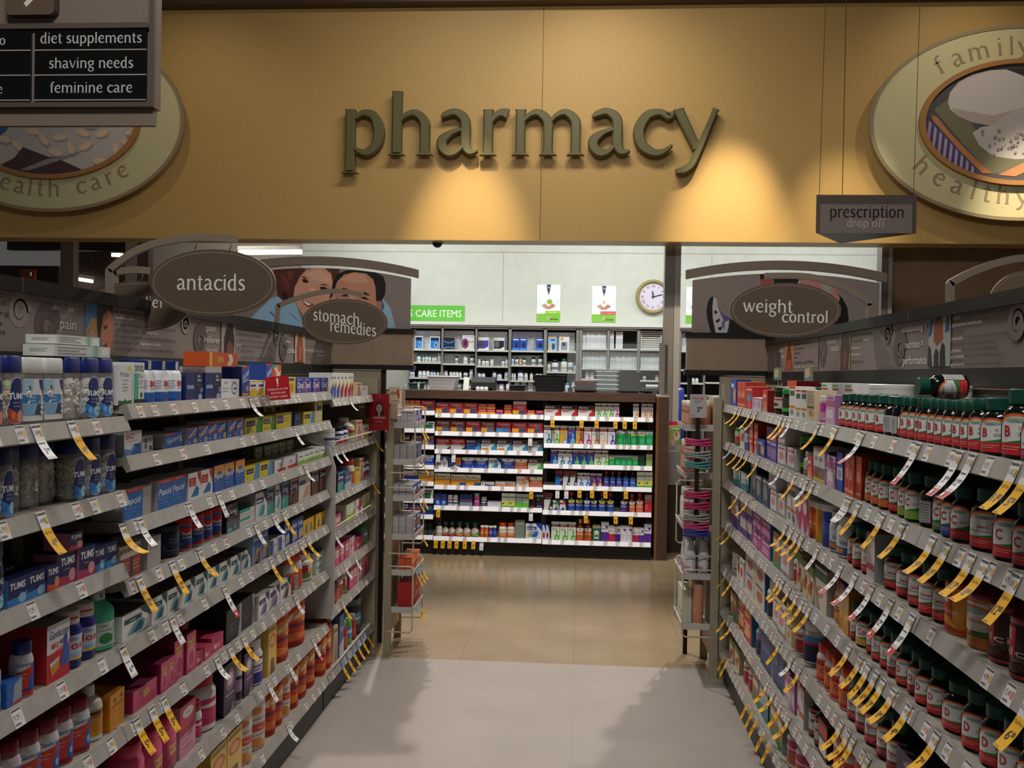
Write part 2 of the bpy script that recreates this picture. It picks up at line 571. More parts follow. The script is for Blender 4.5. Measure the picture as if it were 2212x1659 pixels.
# pharmacy room
YB = 10.25
XL0, XR0 = at(652, 600, Y=YB).x, at(1915, 600, Y=YB).x
b = MB()
b.box(XL0, XR0 + .3, YB, YB + .12, 0, 3.36, m_white)
zs = at(1200, 546, Y=YB).z
b.box(XL0, XR0, YB - .002, YB + .01, zs - .004, zs + .004, '8f8f88')
for px in (1087, 1537):
    x = at(px, 600, Y=YB).x
    b.box(x - .003, x + .003, YB - .002, YB + .01, 2.0, zs, '9a9a92')
struct(b.obj('wall_back'))
b = MB()
b.box(-7, 7, YF + .27, YB + 2.6, 3.36, 3.42, 'bdb4a2')
struct(b.obj('ceiling_pharmacy'))
for i, (pa, pb, y0, d, c) in enumerate(((1436, 1470, 8.62, .14, '6a6561'), (1904, 1927, 8.62, .14, '5d5653'))):
    xa, xb = at(pa, 620, Y=y0).x, at(pb, 620, Y=y0).x
    b = MB()
    b.box(xa, xb, y0, y0 + d, 0, 3.36, c)
    xm = xa + (xb - xa) * .62
    b.box(xm, xb + .001, y0 - .004, y0, 0, 3.36, '8a8682')
    b.box(xm - .004, xm, y0 - .001, y0 + .01, 0, 3.36, '3a3633')
    struct(b.obj('column_%d' % (i + 1)))
b = MB()
x = at(1927, 600, Y=8.7).x
b.box(x, 7, 8.7, 8.8, 0, 3.36, m_tanw)
struct(b.obj('wall_right'))
b = MB()
xq = at(318, 560, Y=11.6).x
b.box(-7, xq, 12.6, 12.7, 0, 3.36, m_brown)
b.box(xq, XL0, 11.6, 11.7, 0, 3.36, 'a39a8c')
struct(b.obj('wall_left'))
# posts, door and dim boards seen above the left gondola, beyond the fascia
for i, (pa, pb, c) in enumerate(((130, 158, '6b5f52'), (270, 296, '857c72'), (296, 320, '4a3430'))):
    xa, xb = at(pa, 600, Y=10.5).x, at(pb, 600, Y=10.5).x
    b = MB()
    b.box(xa, xb, 10.5, 10.62, 0, 3.3, c)
    struct(b.obj('column_%d' % (i + 3)))
b = MB()
b.box(at(-60, 600, Y=9.4).x, at(126, 600, Y=9.4).x, 9.4, 9.5, 0, at(60, 574, Y=9.4).z, '2c1d15')
struct(b.obj('wall_low'))
b = MB()
b.box(at(46, 600, Y=9.39).x, at(78, 600, Y=9.39).x, 9.36, 9.4, 0, at(60, 582, Y=9.39).z, '7a4420')
b.tube([at(66, 588, Y=9.34), at(66, 596, Y=9.34)], .012, 'c0b8a8/0.3m')
struct(b.obj('door_1'))
b = MB()
b.box(-6.9, at(272, 560, Y=11).x, 11, 11.1, at(200, 541, Y=11).z, 3.36, '241a15')
struct(b.obj('trim_2'))


def tube_lamp(pa, pb, Y, lab, e=6):
    a, c = at(*pa, Y=Y), at(*pb, Y=Y)
    t = thing('tube_light', lab, 'light', (a + c) / 2)
    b = MB()
    d = (c - a) / 2
    b.tube([-d, d], .022, 'fff6e6*%g' % e, 10)
    b.obj('tube', t)
    b = MB()
    b.extrude_x([(-.05, .025), (.05, .025), (.04, .07), (-.04, .07)], -d.x, d.x, 'd8d2c4')
    o = b.obj('housing', t)
    o.rotation_euler = (0, -math.atan2(d.z, d.x), 0)


tube_lamp((516, 546), (655, 545), 10.4, 'bright fluorescent tube under the tan ceiling above the couple poster', 9)
tube_lamp((130, 597), (200, 608), 12.4, 'thin white tube light glowing beyond the dark post', 5)
tube_lamp((242, 551), (266, 552), 12.4, 'short white tube light beside the pale post', 5)
tube_lamp((130, 629), (152, 630), 12.4, 'low short white tube light behind the grey post', 4)


# ================================================================== signs on the fascia
def px_art(px_items, Y, name, parent, o0=(0, 0, 0), eps=.0002, base=0, clip=None, m0=None):
    """flat artwork drawn on the plane Y: items (polygon of pixels, colour)"""
    b = MB()
    for li, (pts, c) in enumerate(px_items):
        q = [at(x, y, Y=Y) for x, y in pts]
        q = [(p.x, p.z) for p in q]
        tris = [[q[i] for i in t] for t in tessellate_polygon([[Vector((x, z, 0)) for x, z in q]])] if len(q) > 3 else [q]
        for t in tris:
            if clip:
                t = clip_convex(t, clip)
                if not t:
                    continue
            b.add([(x - o0[0], Y - eps * (li + base) - o0[1], z - o0[2]) for x, z in t], [list(range(len(t)))], c)
    return b.obj(name, parent)


def clip_convex(poly, conv):
    a2 = sum(conv[i][0] * conv[(i + 1) % len(conv)][1] - conv[(i + 1) % len(conv)][0] * conv[i][1] for i in range(len(conv)))
    if a2 < 0:
        conv = conv[::-1]
    for i in range(len(conv)):
        (ax, az), (bx, bz) = conv[i], conv[(i + 1) % len(conv)]
        side = lambda p: (bx - ax) * (p[1] - az) - (bz - az) * (p[0] - ax)
        out = []
        for j, p in enumerate(poly):
            q = poly[(j + 1) % len(poly)]
            sp, sq = side(p), side(q)
            if sp >= 0:
                out.append(p)
            if (sp >= 0) != (sq >= 0):
                t = sp / (sp - sq)
                out.append((p[0] + t * (q[0] - p[0]), p[1] + t * (q[1] - p[1])))
        poly = out
        if len(poly) < 3:
            return []
    return poly


def ell(cx, cz, a, c, n=48, t0=0, t1=2 * PI):
    return [(cx + a * math.cos(t0 + (t1 - t0) * i / n), cz + c * math.sin(t0 + (t1 - t0) * i / n)) for i in range(n)]


# raised lettering of the pharmacy sign, one part per letter
A, B_ = at(742, 337, Y=YF), at(1548, 339, Y=YF)
wid = sum(GL[c][0] + .05 for c in 'pharmacy') - .05
sc = (B_.x - A.x) / wid
sgn = thing('lettering_sign', 'olive green raised pharmacy lettering on the yellow wall', 'sign', (A.x, YF, A.z - .01))
x = 0
zsc = (337 - 240) * YF / FPX
for ch in 'pharmacy':
    w, strokes = GL[ch]
    b = MB()
    for si, st in enumerate(strokes):
        L, R = stroke_quads([((p[0] + x) * sc, p[1] * zsc, p[2] * sc * (1.12 if ch != 'i' else 1)) for p in st], 5)
        n = len(L)
        for yy, ins, mt in ((-.085, 0.0, '5a5432/0.5'),):
            vs = []
            for i in range(n):
                cx, cz = (L[i][0] + R[i][0]) / 2, (L[i][1] + R[i][1]) / 2
                for (qx, qz), k in ((L[i], 1), (R[i], 1)):
                    vs.append((qx, -.03, qz))
                for (qx, qz) in (L[i], R[i]):
                    dx, dz = cx - qx, cz - qz
                    l = math.hypot(dx, dz) or 1
                    s = min(.012 / l, .45)
                    vs.append((qx + dx * s, -.095 - si * .0012, qz + dz * s))
                for (qx, qz) in (L[i], R[i]):
                    vs.append((qx, -.083, qz))
            fs = []
            for i in range(n - 1):
                o, p = i * 6, i * 6 + 6
                fs += [(o + 3, p + 3, p + 2, o + 2), (o, o + 4, p + 4, p), (o + 4, o + 2, p + 2, p + 4), (o + 1, p + 1, p + 5, o + 5), (o + 5, p + 5, p + 3, o + 3)]
            for o, fl in ((0, 0), ((n - 1) * 6, 1)):
                f = [o, o + 4, o + 2, o + 3, o + 5, o + 1]
                fs.append(f if fl else f[::-1])
            b.add(vs, fs, mt)
    # stand-off pins
    p0 = strokes[0][len(strokes[0]) // 2]
    b.tube([((p0[0] + x) * sc, 0, p0[1] * zsc), ((p0[0] + x) * sc, -.05, p0[1] * zsc)], .012, '3a3420')
    b.obj('letter', sgn)
    x += w + .05


def oval_sign(name, label, cpx, apx, bpx, ia, ib, picture, words):
    Y = YF - .10
    c = at(cpx[0], cpx[1], Y=Y)
    k = Y / FPX
    a, bb = apx * k, bpx * k
    t = thing(name, label, 'sign', (c.x, Y, c.z))
    def ring(a0, b0, a1, b1, y0, y1, m, n=72):
        b = MB()
        P, Q = ell(0, 0, a0, b0, n), ell(0, 0, a1, b1, n)
        vs = [(x, y0, z) for x, z in P] + [(x, y0, z) for x, z in Q] + [(x, y1, z) for x, z in P] + [(x, y1, z) for x, z in Q]
        fs = []
        for i in range(n):
            j = (i + 1) % n
            fs += [(i, j, n + j, n + i), (2 * n + i, i, j, 2 * n + j)[::-1], (n + i, n + j, 3 * n + j, 3 * n + i), (2 * n + i, 3 * n + i, 3 * n + j, 2 * n + j)]
        b.add(vs, fs, m)
        return b
    ring(a, bb, a * .977, bb * .965, -.028, .0, '87765c/0.5').obj('rim', t)
    fb = MB()
    fb.prism(ell(0, 0, a * .985, bb * .98, 72), -.02, .02, 'b9b189/0.45')
    fb.tube([(-a * .5, .02, 0), (-a * .5, .1, 0)], .03, '554a35')
    fb.tube([(a * .5, .02, 0), (a * .5, .1, 0)], .03, '554a35')
    f = fb.obj('oval_face', t)
    ring(ia * k * 1.06, ib * k * 1.08, ia * k, ib * k, -.06, -.02, '9a6c3e/0.5').obj('inner_rim', t)
    conv = [(c.x + x, c.z + z) for x, z in ell(0, 0, ia * k * 1.005, ib * k * 1.005, 40)]
    px_art(picture, Y - .03, 'picture', t, (c.x, Y, c.z), clip=conv)
    # lettering follows the oval
    b = MB()
    for ch, ang, up in words:
        a_, b_ = a * .80, bb * .765
        th = math.radians(ang)
        px_, pz_ = a_ * math.cos(th), b_ * math.sin(th)
        tx, tz = -a_ * math.sin(th), b_ * math.cos(th)
        if not up:
            tx, tz = -tx, -tz
        ro = math.atan2(-tz, -tx) if up else math.atan2(-tz, -tx)
        if up:
            ro = math.atan2(-tz, -tx)
        ps, w = sign_polys(ch)
        s = .108
        for ip, p in enumerate(ps):
            q = []
            for u, v in p:
                u, v = (u - w / 2) * s, (v - .5) * s
                q.append((px_ + u * math.cos(ro) - v * math.sin(ro), -.0215 - 5e-5 * (ip % 13), pz_ + u * math.sin(ro) + v * math.cos(ro)))
            b.add(q, [list(range(4))], '8d7660')
    b.obj('lettering', t)
    return t


def sq(poly, ox, oy, s, c):
    return ([(ox + x / s, oy + y / s) for x, y in poly], c)


s1 = 3.19
pills = [sq([(-400, 700), (1100, 700), (1100, 1300), (-400, 1300)], 0, 0, s1, 'b4aba6')]
for (x, y, r) in ((230, 905, .2), (410, 945, -.1), (570, 915, .3), (700, 920, -.3), (590, 1005, -.5), (490, 1025, 1.2), (380, 1050, .3), (800, 1035, 1.3), (685, 1110, .1), (120, 1000, .8), (910, 905, -.4), (300, 960, .9), (880, 990, .4), (30, 960, .2), (620, 860, .1)):
    dx, dz = 50 * math.cos(r), 50 * math.sin(r)
    nx, nz = -22 * math.sin(r), 22 * math.cos(r)
    pl = [(x + dx * math.cos(t) + nx * math.sin(t), y + dz * math.cos(t) + nz * math.sin(t)) for t in [i * PI / 7 for i in range(14)]]
    pills += [sq([(p + 8, q + 14) for p, q in pl], 0, 0, s1, '9b8f8a'), sq(pl, 0, 0, s1, 'd3b99c')]
pills += [sq([(100, 1090), (160, 1015), (345, 1085), (430, 1080), (425, 1105), (590, 1180), (480, 1230), (150, 1230), (0, 1140)], 0, 0, s1, '4c373b'),
          sq([(430, 1080), (560, 1040), (540, 1060), (400, 1110), (200, 1175), (140, 1170), (330, 1095)], 0, 0, s1, '8d8084'),
          sq([(-60, 870), (60, 870), (50, 900), (10, 930), (-60, 940)], 0, 0, s1, '3f5a8a')]
oval_sign('oval_wall_sign', 'cream oval health care wall sign with a photo of pills', (113, 262), 305, 203, 197, 121, pills,
          [(c, a, 0) for c, a in zip('health', (232, 244.5, 253, 259, 264.6, 272))] + [(c, a, 0) for c, a in zip('care', (287, 295.5, 304, 313))])
s2 = 2.963
soap = [sq([(800, 380), (1900, 380), (1900, 1200), (800, 1200)], 1720, 0, s2, '4b4a4c'),
        sq([(880, 700), (1000, 620), (1100, 760), (1250, 980), (1458, 1000), (1700, 1100), (1240, 1110), (1050, 900)], 1720, 0, s2, '6b6753'),
        sq([(1340, 440), (1700, 420), (1800, 700), (1500, 560)], 1720, 0, s2, '35303a'),
        sq([(970, 650), (985, 590), (1040, 525), (1130, 475), (1240, 450), (1345, 445), (1440, 480), (1600, 560), (1600, 700), (1400, 770), (1250, 805), (1130, 785), (1040, 745), (985, 700)], 1720, 0, s2, 'b9b2b0'),
        sq([(990, 690), (1250, 740), (1458, 690), (1600, 660), (1600, 720), (1400, 775), (1250, 805), (1130, 785), (1040, 745)], 1720, 0, s2, 'a3958f'),
        sq([(1128, 850), (1180, 815), (1260, 800), (1330, 745), (1420, 700), (1600, 690), (1650, 900), (1600, 1010), (1400, 1020), (1260, 1000), (1170, 930)], 1720, 0, s2, 'aba4a2'),
        sq([(820, 720), (1200, 1140), (1000, 1140), (820, 1000)], 1720, 0, s2, '4a3c60')]
for i in range(9):
    soap.append(sq([(850 + i * 34, 770 + i * 36), (866 + i * 34, 790 + i * 36), (840 + i * 34, 1000 + i * 36), (826 + i * 34, 980 + i * 36)], 1720, 0, s2, '9b90b2'))
soap += [sq([(860, 735), (900, 750), (1000, 870), (1130, 1000), (1250, 1110), (1190, 1110), (1050, 970), (880, 780)], 1720, 0, s2, 'a9714a'),
         sq([(1290, 1120), (1500, 1020), (1700, 960), (1700, 1000), (1400, 1130)], 1720, 0, s2, 'b07a52')]
rr = random.Random(3)
for i in range(46):
    x, y, r = rr.uniform(1180, 1560), rr.uniform(830, 995), rr.uniform(4, 11)
    if x - 1130 > (y - 850) * 0.9:
        soap.append(sq([(x + r * math.cos(t * PI / 4), y + r * math.sin(t * PI / 4)) for t in range(8)], 1720, 0, s2, '7d7577'))
oval_sign('oval_wall_sign', 'cream oval family healthy wall sign with a photo of soap', (2200, 267), 305, 203, 193, 121, soap,
          [(c, a, 1) for c, a in zip('family', (132, 121.4, 110.4, 100, 94.5, 88.6))] + [(c, a, 0) for c, a in zip('healthy', (216, 228.7, 239.5, 248.3, 255, 263, 272))])


# ================================================================== hanging signs
def hang_text(b, s, px, py, hpx, Y, c, off, wpx=None, o0=None):
    """flared lettering on plane Y; hpx = x-height in pixels, centred at px, py"""
    ps, w = sign_polys(s)
    p = at(px, py, Y=Y)
    k = hpx * Y / FPX
    kx = (wpx * Y / FPX / w) if wpx else k
    for iq, q in enumerate(ps):
        b.add([(p.x + (x - w / 2) * kx - o0[0], Y - off - 4e-5 * (iq % 13) - o0[1], p.z + (z - .5) * k - o0[2]) for x, z in q], [[0, 1, 2, 3]], c)


# aisle directory
Y = 3.2
c0 = at(333, 232, Y=Y)
xr, zb = c0.x, c0.z
px = Y / FPX
t = thing('aisle_directory_sign', 'grey hanging aisle directory listing diet supplements, shaving needs and feminine care', 'sign', (xr - .5, Y, zb))
o0 = (xr - .5, Y, zb)
XA = xr - 1.02
b = MB()
b.box(XA - o0[0], xr - o0[0], .004, .05, 0, .95, '7a6d65')
b.box(XA - o0[0], xr - o0[0], -.012, .004, 0, .016, '584d44')
b.box(xr - .016 - o0[0], xr - o0[0], -.012, .004, .016, .95, '584d44')
b.box(XA - o0[0], XA + .016 - o0[0], -.012, .004, .016, .95, '584d44')
b.box(XA + .016 - o0[0], xr - .016 - o0[0], -.012, .004, .272, .29, '584d44')
b.obj('board', t)
b = MB()
b.box(XA - o0[0], xr - .006 - o0[0], .012, .034, -(38 * px), -.002, '7d6f63')
b.obj('lower_skirt', t)
for col, (xa, xb) in enumerate(((XA + .30, at(68, 140, Y=Y).x), (at(77, 140, Y=Y).x, at(318, 140, Y=Y).x))):
    for row, (ya, yb) in enumerate(((57, 108), (112, 162), (166, 216))):
        za, zc = at(200, yb, Y=Y).z - zb, at(200, ya, Y=Y).z - zb
        b = MB()
        b.box(xa - o0[0], xb - o0[0], -.006, .004, za, zc, '0b0c0d/0.3')
        b.box(xa - o0[0], xb - o0[0], -.009, -.005, za - .004, za, '9a958d')
        s = (('radio', 'envelope'[0:0] or 'shave', 'hair care')[row], ('diet supplements', 'shaving needs', 'feminine care')[row])[col]
        if col:
            hang_text(b, s, 198.5, (86, 140, 193)[row], 17, Y, 'b9b9b6', .0066, (234, 195, 191)[row], o0)
        else:
            hang_text(b, 'o e'[0] if row == 0 else ('y' if row == 1 else 'e'), 8 if row == 0 else (-4 if row == 1 else 2), (91, 140, 196)[row], 15, Y, 'b9b9b6', .0066, None, o0)
        b.obj('category_plate', t)
b = MB()
p = at(75, 20, Y=Y)
pts = []
for cx, cz, a0 in ((1, -1, 0), (1, 1, 0), (-1, 1, 0), (-1, -1, 0)):
    for i in range(5):
        th = {(1, -1): -90, (1, 1): 0, (-1, 1): 90, (-1, -1): 180}[(cx, cz)] + i * 22.5
        pts.append((p.x - o0[0] + cx * .068 + .02 * math.cos(math.radians(th)), p.z + .055 - zb + cz * .065 + .02 * math.sin(math.radians(th))))
b.prism(pts, -.03, .004, '5f5040', '43372c')
b.art([('t', '9', .5, .45, .78, 'd8d6c2')], .16, .17, lambda u, v, o: (p.x - o0[0] + u, -.0305 - o, p.z - zb - .012 + v))
b.obj('aisle_number', t)
b = MB()
for xx in (XA + .2, xr - .2):
    b.tube([(xx - o0[0], .03, .94), (xx - o0[0], .03, ZC - zb)], .004, '2a2622')
b.obj('hanging_cable', t)

# prescription drop off
Y = 6.7
a0, a1 = at(1762, 503, Y=Y), at(1979, 503, Y=Y)
top = at(1870, 421, Y=Y).z
ap = at(1815, 526, Z=a0.z)
t = thing('prescription_sign', 'grey three-sided hanging prescription drop off sign', 'sign', (a0.x, Y, a0.z))
o0 = (a0.x, Y, a0.z)
w_, h_ = a1.x - a0.x, top - a0.z
b = MB()
tri = [(0, 0), (w_, 0), (ap.x - a0.x, ap.y - Y)]
vs = [(x, y, 0) for x, y in tri] + [(x, y, h_) for x, y in tri]
b.add(vs, [(0, 1, 4, 3), (1, 2, 5, 4), (2, 0, 3, 5)], '62564f')
b.add(vs, [(0, 2, 1), (3, 4, 5)], '161412')
b.obj('prism_body', t)
b = MB()
b.box(.03, w_ - .03, -.006, 0, .0, h_ * .75, '8a7e7a')
hang_text(b, 'prescription', 1872, 461, 18, Y, '15120f', .0065, 154, o0)
hang_text(b, 'drop off', 1870, 484, 12.5, Y, 'c4bcb2', .0065, 79, o0)
b.obj('face_panel', t)
b = MB()
for pxx in (1771, 1975):
    q = at(pxx, 420, Y=Y)
    b.tube([(q.x - a0.x, .015, h_ - .01), (q.x - a0.x + .03, .015, ZC - a0.z)], .0022, '2c2013', 5)
b.tube([(tri[2][0], tri[2][1] - .03, h_), (tri[2][0], tri[2][1] - .03, ZC - a0.z)], .0022, '2c2013', 5)
b.obj('hanging_cable', t)


# bracketed oval signs over the aisle
def bracket_sign(label, Y, cpx, rx, ry, lines, post, arc, hooks, slant=0.0, back=False, face='5a4c3f', txt='d8d4cb'):
    c = at(*cpx, Y=Y)
    k = Y / FPX
    t = thing('oval_aisle_sign', label, 'sign', (c.x, Y, c.z), 0)
    b = MB()
    b.prism(ell(0, 0, rx * k, ry * k, 56), -.004, .006, face, '6d5f52')
    b.obj('oval_plate', t)
    b = MB()
    P, Q = ell(0, 0, rx * k * .955, ry * k * .92, 56), ell(0, 0, rx * k * .94, ry * k * .895, 56)
    for i in range(56):
        j = (i + 1) % 56
        b.add([(P[i][0], -.0045, P[i][1]), (P[j][0], -.0045, P[j][1]), (Q[j][0], -.0045, Q[j][1]), (Q[i][0], -.0045, Q[i][1])], [(0, 1, 2, 3)], '85786a')
    for s, px, py, h, wpx in lines:
        ps, w = sign_polys(s)
        p = at(px, py, Y=Y)
        for iq, q in enumerate(ps):
            pts = []
            for x, z in q:
                x = (x - w / 2) * wpx * k / w
                pts.append((p.x + x - c.x, -.005 - 4e-5 * (iq % 13), p.z + (z - .5) * h * k - x * slant - c.z))
            b.add(pts, [[0, 1, 2, 3]], txt)
    b.obj('lettering', t)
    pts = [at(*q, Y=Y + .012) for q in post + smooth_path(arc, 6)]
    b = MB()
    wv = [Vector((p.x - c.x, .012, p.z - c.z)) for p in pts]
    # flat strap bracket
    n = len(wv)
    hw = .011
    vs = []
    for i in range(n):
        d = wv[min(i + 1, n - 1)] - wv[max(i - 1, 0)]
        d = d.normalized()
        nx, nz = -d.z * hw, d.x * hw
        for yy in (-.008, .008):
            vs += [(wv[i].x + nx, .012 + yy, wv[i].z + nz), (wv[i].x - nx, .012 + yy, wv[i].z - nz)]
    fs = []
    for i in range(n - 1):
        o, p = 4 * i, 4 * i + 4
        fs += [(o, o + 1, p + 1, p), (o + 2, p + 2, p + 3, o + 3), (o, p, p + 2, o + 2), (o + 1, o + 3, p + 3, p + 1)]
    fs += [(0, 2, 3, 1), (4 * n - 4, 4 * n - 3, 4 * n - 1, 4 * n - 2)]
    b.add(vs, fs, '7c6e60')
    b.obj('bracket', t)
    for hx, y0, y1 in hooks:
        p0, p1 = at(hx, y0, Y=Y), at(hx, y1, Y=Y)
        b = MB()
        b.tube([(p0.x - c.x, .008, p0.z - c.z), (p0.x - c.x + .006, .004, (p0.z + p1.z) / 2 - c.z), (p1.x - c.x, .001, p1.z - c.z)], .002, '8a8278/0.3m', 5)
        b.obj('hook', t)
    return t


bracket_sign('brown oval antacids sign on a curved bracket', 2.84, (460, 611), 142, 74, [('antacids', 457, 615, 25, 155)],
             [(237, 692), (237, 584)], [(237, 584), (290, 545), (350, 523), (430, 513), (512, 517)], [(495, 519, 541), (420, 514, 539)])
bracket_sign('brown oval stomach remedies sign on a curved bracket', 4.40, (745, 695), 95, 50, [('stomach', 727, 688, 19, 104), ('remedies', 763, 712, 19, 103)],
             [(597, 706), (601, 660)], [(601, 660), (640, 645), (690, 632), (735, 629), (785, 637)], [(727, 630, 648), (775, 636, 652)], slant=.1)
bracket_sign('brown oval weight control sign on a curved bracket', 3.53, (1696, 670), 116, 58, [('weight', 1658, 665, 20, 104), ('control', 1738, 688, 18, 97)],
             [(1877, 706), (1880, 656)], [(1880, 656), (1845, 632), (1800, 612), (1740, 597), (1652, 596)], [(1725, 602, 615), (1668, 599, 615)])
bracket_sign('brown oval relief sign half hidden behind the antacid header', 2.97, (300, 662), 116, 56, [('relief', 322, 656, 18, 68)],
             [(247, 778), (247, 588)], [(247, 588), (275, 584), (300, 583), (322, 585)], [(304, 585, 606)])
bracket_sign('brown oval sign standing beyond the vitamin header near the tan wall', 2.95, (2232, 655), 90, 70, [],
             [(2052, 690), (2052, 612)], [(2052, 612), (2090, 592), (2140, 572), (2190, 560), (2240, 556)], [(2215, 557, 587)], face='6a5a48')


# ================================================================== end-cap header signs with posters
def header_sign(name, label, Y, xa, xb, top, rails, photo_bot, phx, pht, arch, items, seen):
    """xa..xb header box in metres; photo and arch in pixels at plane Y"""
    c = Vector(((xa + xb) / 2, Y, rails[0]))
    t = thing(name, label, 'sign', c)
    b = MB()
    b.box(xa - c.x, xb - c.x, 0, .06, .028, top - rails[0] - .026, m_taupe)
    b.obj('header_panel', t)
    b = MB()
    b.box(xa - .012 - c.x, xb + .012 - c.x, -.012, .07, top - rails[0] - .026, top - rails[0], '0e0d0c')
    b.obj('top_rail', t)
    b = MB()
    b.box(xa - .012 - c.x, xb + .012 - c.x, -.012, .07, 0, .028, '0e0d0c')
    b.obj('bottom_rail', t)
    b = MB()
    x0 = (at(824, 830, Y=Y + .02).x if xa < 0 else at(1486, 830, Y=Y + .02).x) - c.x
    b.box(x0, x0 + .022, .02, .05, -c.z, .001, '1b1715')
    b.obj('support_post', t)
    b = MB()
    x0, x1 = (xa, at(822, 830, Y=Y).x) if xa < 0 else (at(1556, 830, Y=Y).x, xb)
    b.box(x0 - c.x, x1 - c.x, .0, .04, -c.z, -.002, '9a8e78')
    b.box(x0 + .03 - c.x, x1 - .03 - c.x, -.003, .0, -c.z + .1, -.06, 'a3977f')
    b.obj('back_panel', t)
    # clear acrylic, poster, arch band
    (ax0, ax1, aym, aye, ayb) = arch
    def arcy(x, mid, end):
        u = (x - (ax0 + ax1) / 2) / ((ax1 - ax0) / 2)
        return mid + (end - mid) * u * u + .0165 * (x - (ax0 + ax1) / 2)
    N = 24
    ph = [(phx[0] + (phx[1] - phx[0]) * i / N, 0) for i in range(N + 1)]
    ph = [(x, arcy(x, pht[0], pht[1])) for x, _ in ph]
    zb_ = at((phx[0] + phx[1]) / 2, photo_bot, Y=Y).z
    poly = [(at(x, y, Y=Y + .03).x - c.x, at(x, y, Y=Y + .03).z - c.z) for x, y in ph]
    x0, x1 = poly[0][0], poly[-1][0]
    poly = poly + [(x1, top - rails[0] - .001), (x0, top - rails[0] - .001)]
    b = MB()
    b.prism(poly[::-1], .03, .034, '857874')
    b.obj('poster_board', t)
    conv = [(p[0] + c.x, p[1] + c.z) for p in poly]
    px_art(items, Y + .03, 'poster_picture', t, c, eps=.00015, base=1, clip=conv)
    xs = [ax0 + (ax1 - ax0) * i / N for i in range(N + 1)]
    up = [at(x, arcy(x, aym, aye), Y=Y + .02) for x in xs]
    dn = [at(x, arcy(x, aym + ayb, aye + ayb), Y=Y + .02) for x in xs]
    b = MB()
    b.prism([(p.x - c.x, p.z - c.z) for p in up] + [(p.x - c.x, p.z - c.z) for p in dn[::-1]], .016, .05, '786a5c', '564a3f')
    b.obj('arch_band', t)
    b = MB()
    ac = [at(x, arcy(x, aym + ayb - 3, aye + ayb - 3), Y=Y + .02) for x in xs[1:-1]]
    pp = [(p.x - c.x, p.z - c.z) for p in ac]
    pp = pp + [(pp[-1][0], top - rails[0]), (pp[0][0], top - rails[0])]
    b.prism(pp[::-1], .036, .041, 'film')
    b.obj('acrylic_sheet', t)


o4 = lambda pts, c: sq(pts, 440, 500, 4.608, c)
couple = [o4([(200, 300), (2200, 300), (2200, 1000), (200, 1000)], '857874'),
          o4([(440, 960), (470, 860), (560, 770), (680, 660), (760, 640), (910, 700), (1000, 960)], '90b6cf'),
          o4([(600, 745), (660, 780), (760, 900), (700, 850)], '4f7390'), o4([(790, 720), (850, 800), (960, 900), (900, 860)], '5b80a0'),
          o4([(560, 780), (640, 720), (700, 760), (560, 900), (480, 920)], '95b6c8'),
          o4([(700, 340), (1000, 340), (1020, 420), (940, 500), (905, 580), (890, 660), (860, 700), (790, 690), (735, 640), (720, 520), (690, 420)], '542a20'),
          o4([(760, 450), (800, 420), (860, 520), (850, 600), (810, 560)], '6b3324'), o4([(830, 400), (900, 390), (880, 470), (850, 480)], '74392a'),
          o4([(770, 590), (830, 620), (840, 690), (790, 660)], '2f1512'),
          o4([(1200, 340), (1360, 340), (1330, 520), (1280, 640), (1240, 660), (1230, 480)], '5a2a1e'),
          o4([(960, 450), (1010, 395), (1090, 365), (1200, 365), (1270, 420), (1285, 500), (1275, 600), (1240, 700), (1150, 790), (1060, 850), (990, 830), (930, 740), (898, 640), (905, 560)], 'cd967b'),
          o4([(1010, 420), (1150, 380), (1260, 440), (1270, 520), (1100, 480)], 'd6a388'),
          o4([(1050, 560), (1100, 560), (1130, 640), (1070, 660)], 'd8a58a'),
          o4([(975, 480), (1010, 468), (1050, 500), (1030, 515), (995, 508)], '2b1a18'), o4([(1150, 555), (1200, 548), (1240, 570), (1215, 588), (1170, 580)], '2b1a18'),
          o4([(965, 455), (1000, 445), (1045, 475), (1000, 462)], '4a2a20'), o4([(1150, 530), (1200, 522), (1255, 548), (1200, 536)], '4a2a20'),
          o4([(978, 672), (1020, 700), (1080, 715), (1100, 730), (1050, 755), (1005, 730)], '8a2f33'), o4([(990, 686), (1030, 708), (1078, 722), (1045, 738), (1010, 718)], 'e6dcd6'),
          o4([(1680, 660), (1790, 670), (1860, 760), (1910, 960), (1650, 960)], '8fb0c6'), o4([(1775, 680), (1800, 740), (1775, 820), (1765, 740)], '41618a'),
          o4([(1255, 660), (1290, 500), (1330, 425), (1430, 385), (1560, 375), (1700, 400), (1790, 450), (1812, 520), (1808, 620), (1770, 700), (1715, 760), (1600, 600), (1300, 640)], '181213'),
          o4([(1300, 600), (1330, 500), (1400, 430), (1500, 405), (1620, 420), (1690, 480), (1712, 560), (1718, 680), (1740, 780), (1700, 900), (1500, 940), (1320, 860), (1268, 760), (1265, 680)], 'bd8468'),
          o4([(1360, 480), (1480, 420), (1600, 430), (1640, 500), (1480, 520)], 'cb9678'),
          o4([(1715, 700), (1765, 690), (1770, 750), (1745, 800), (1720, 790)], 'b0705a'),
          o4([(1330, 600), (1390, 560), (1440, 575), (1400, 590)], '3c201a'), o4([(1550, 615), (1610, 600), (1660, 640), (1600, 632)], '3c201a'),
          o4([(1360, 640), (1420, 625), (1450, 645), (1400, 650)], '2a1714'), o4([(1560, 660), (1610, 650), (1650, 680), (1600, 676)], '2a1714'),
          o4([(1450, 600), (1500, 590), (1520, 700), (1460, 720)], 'c8927a')]
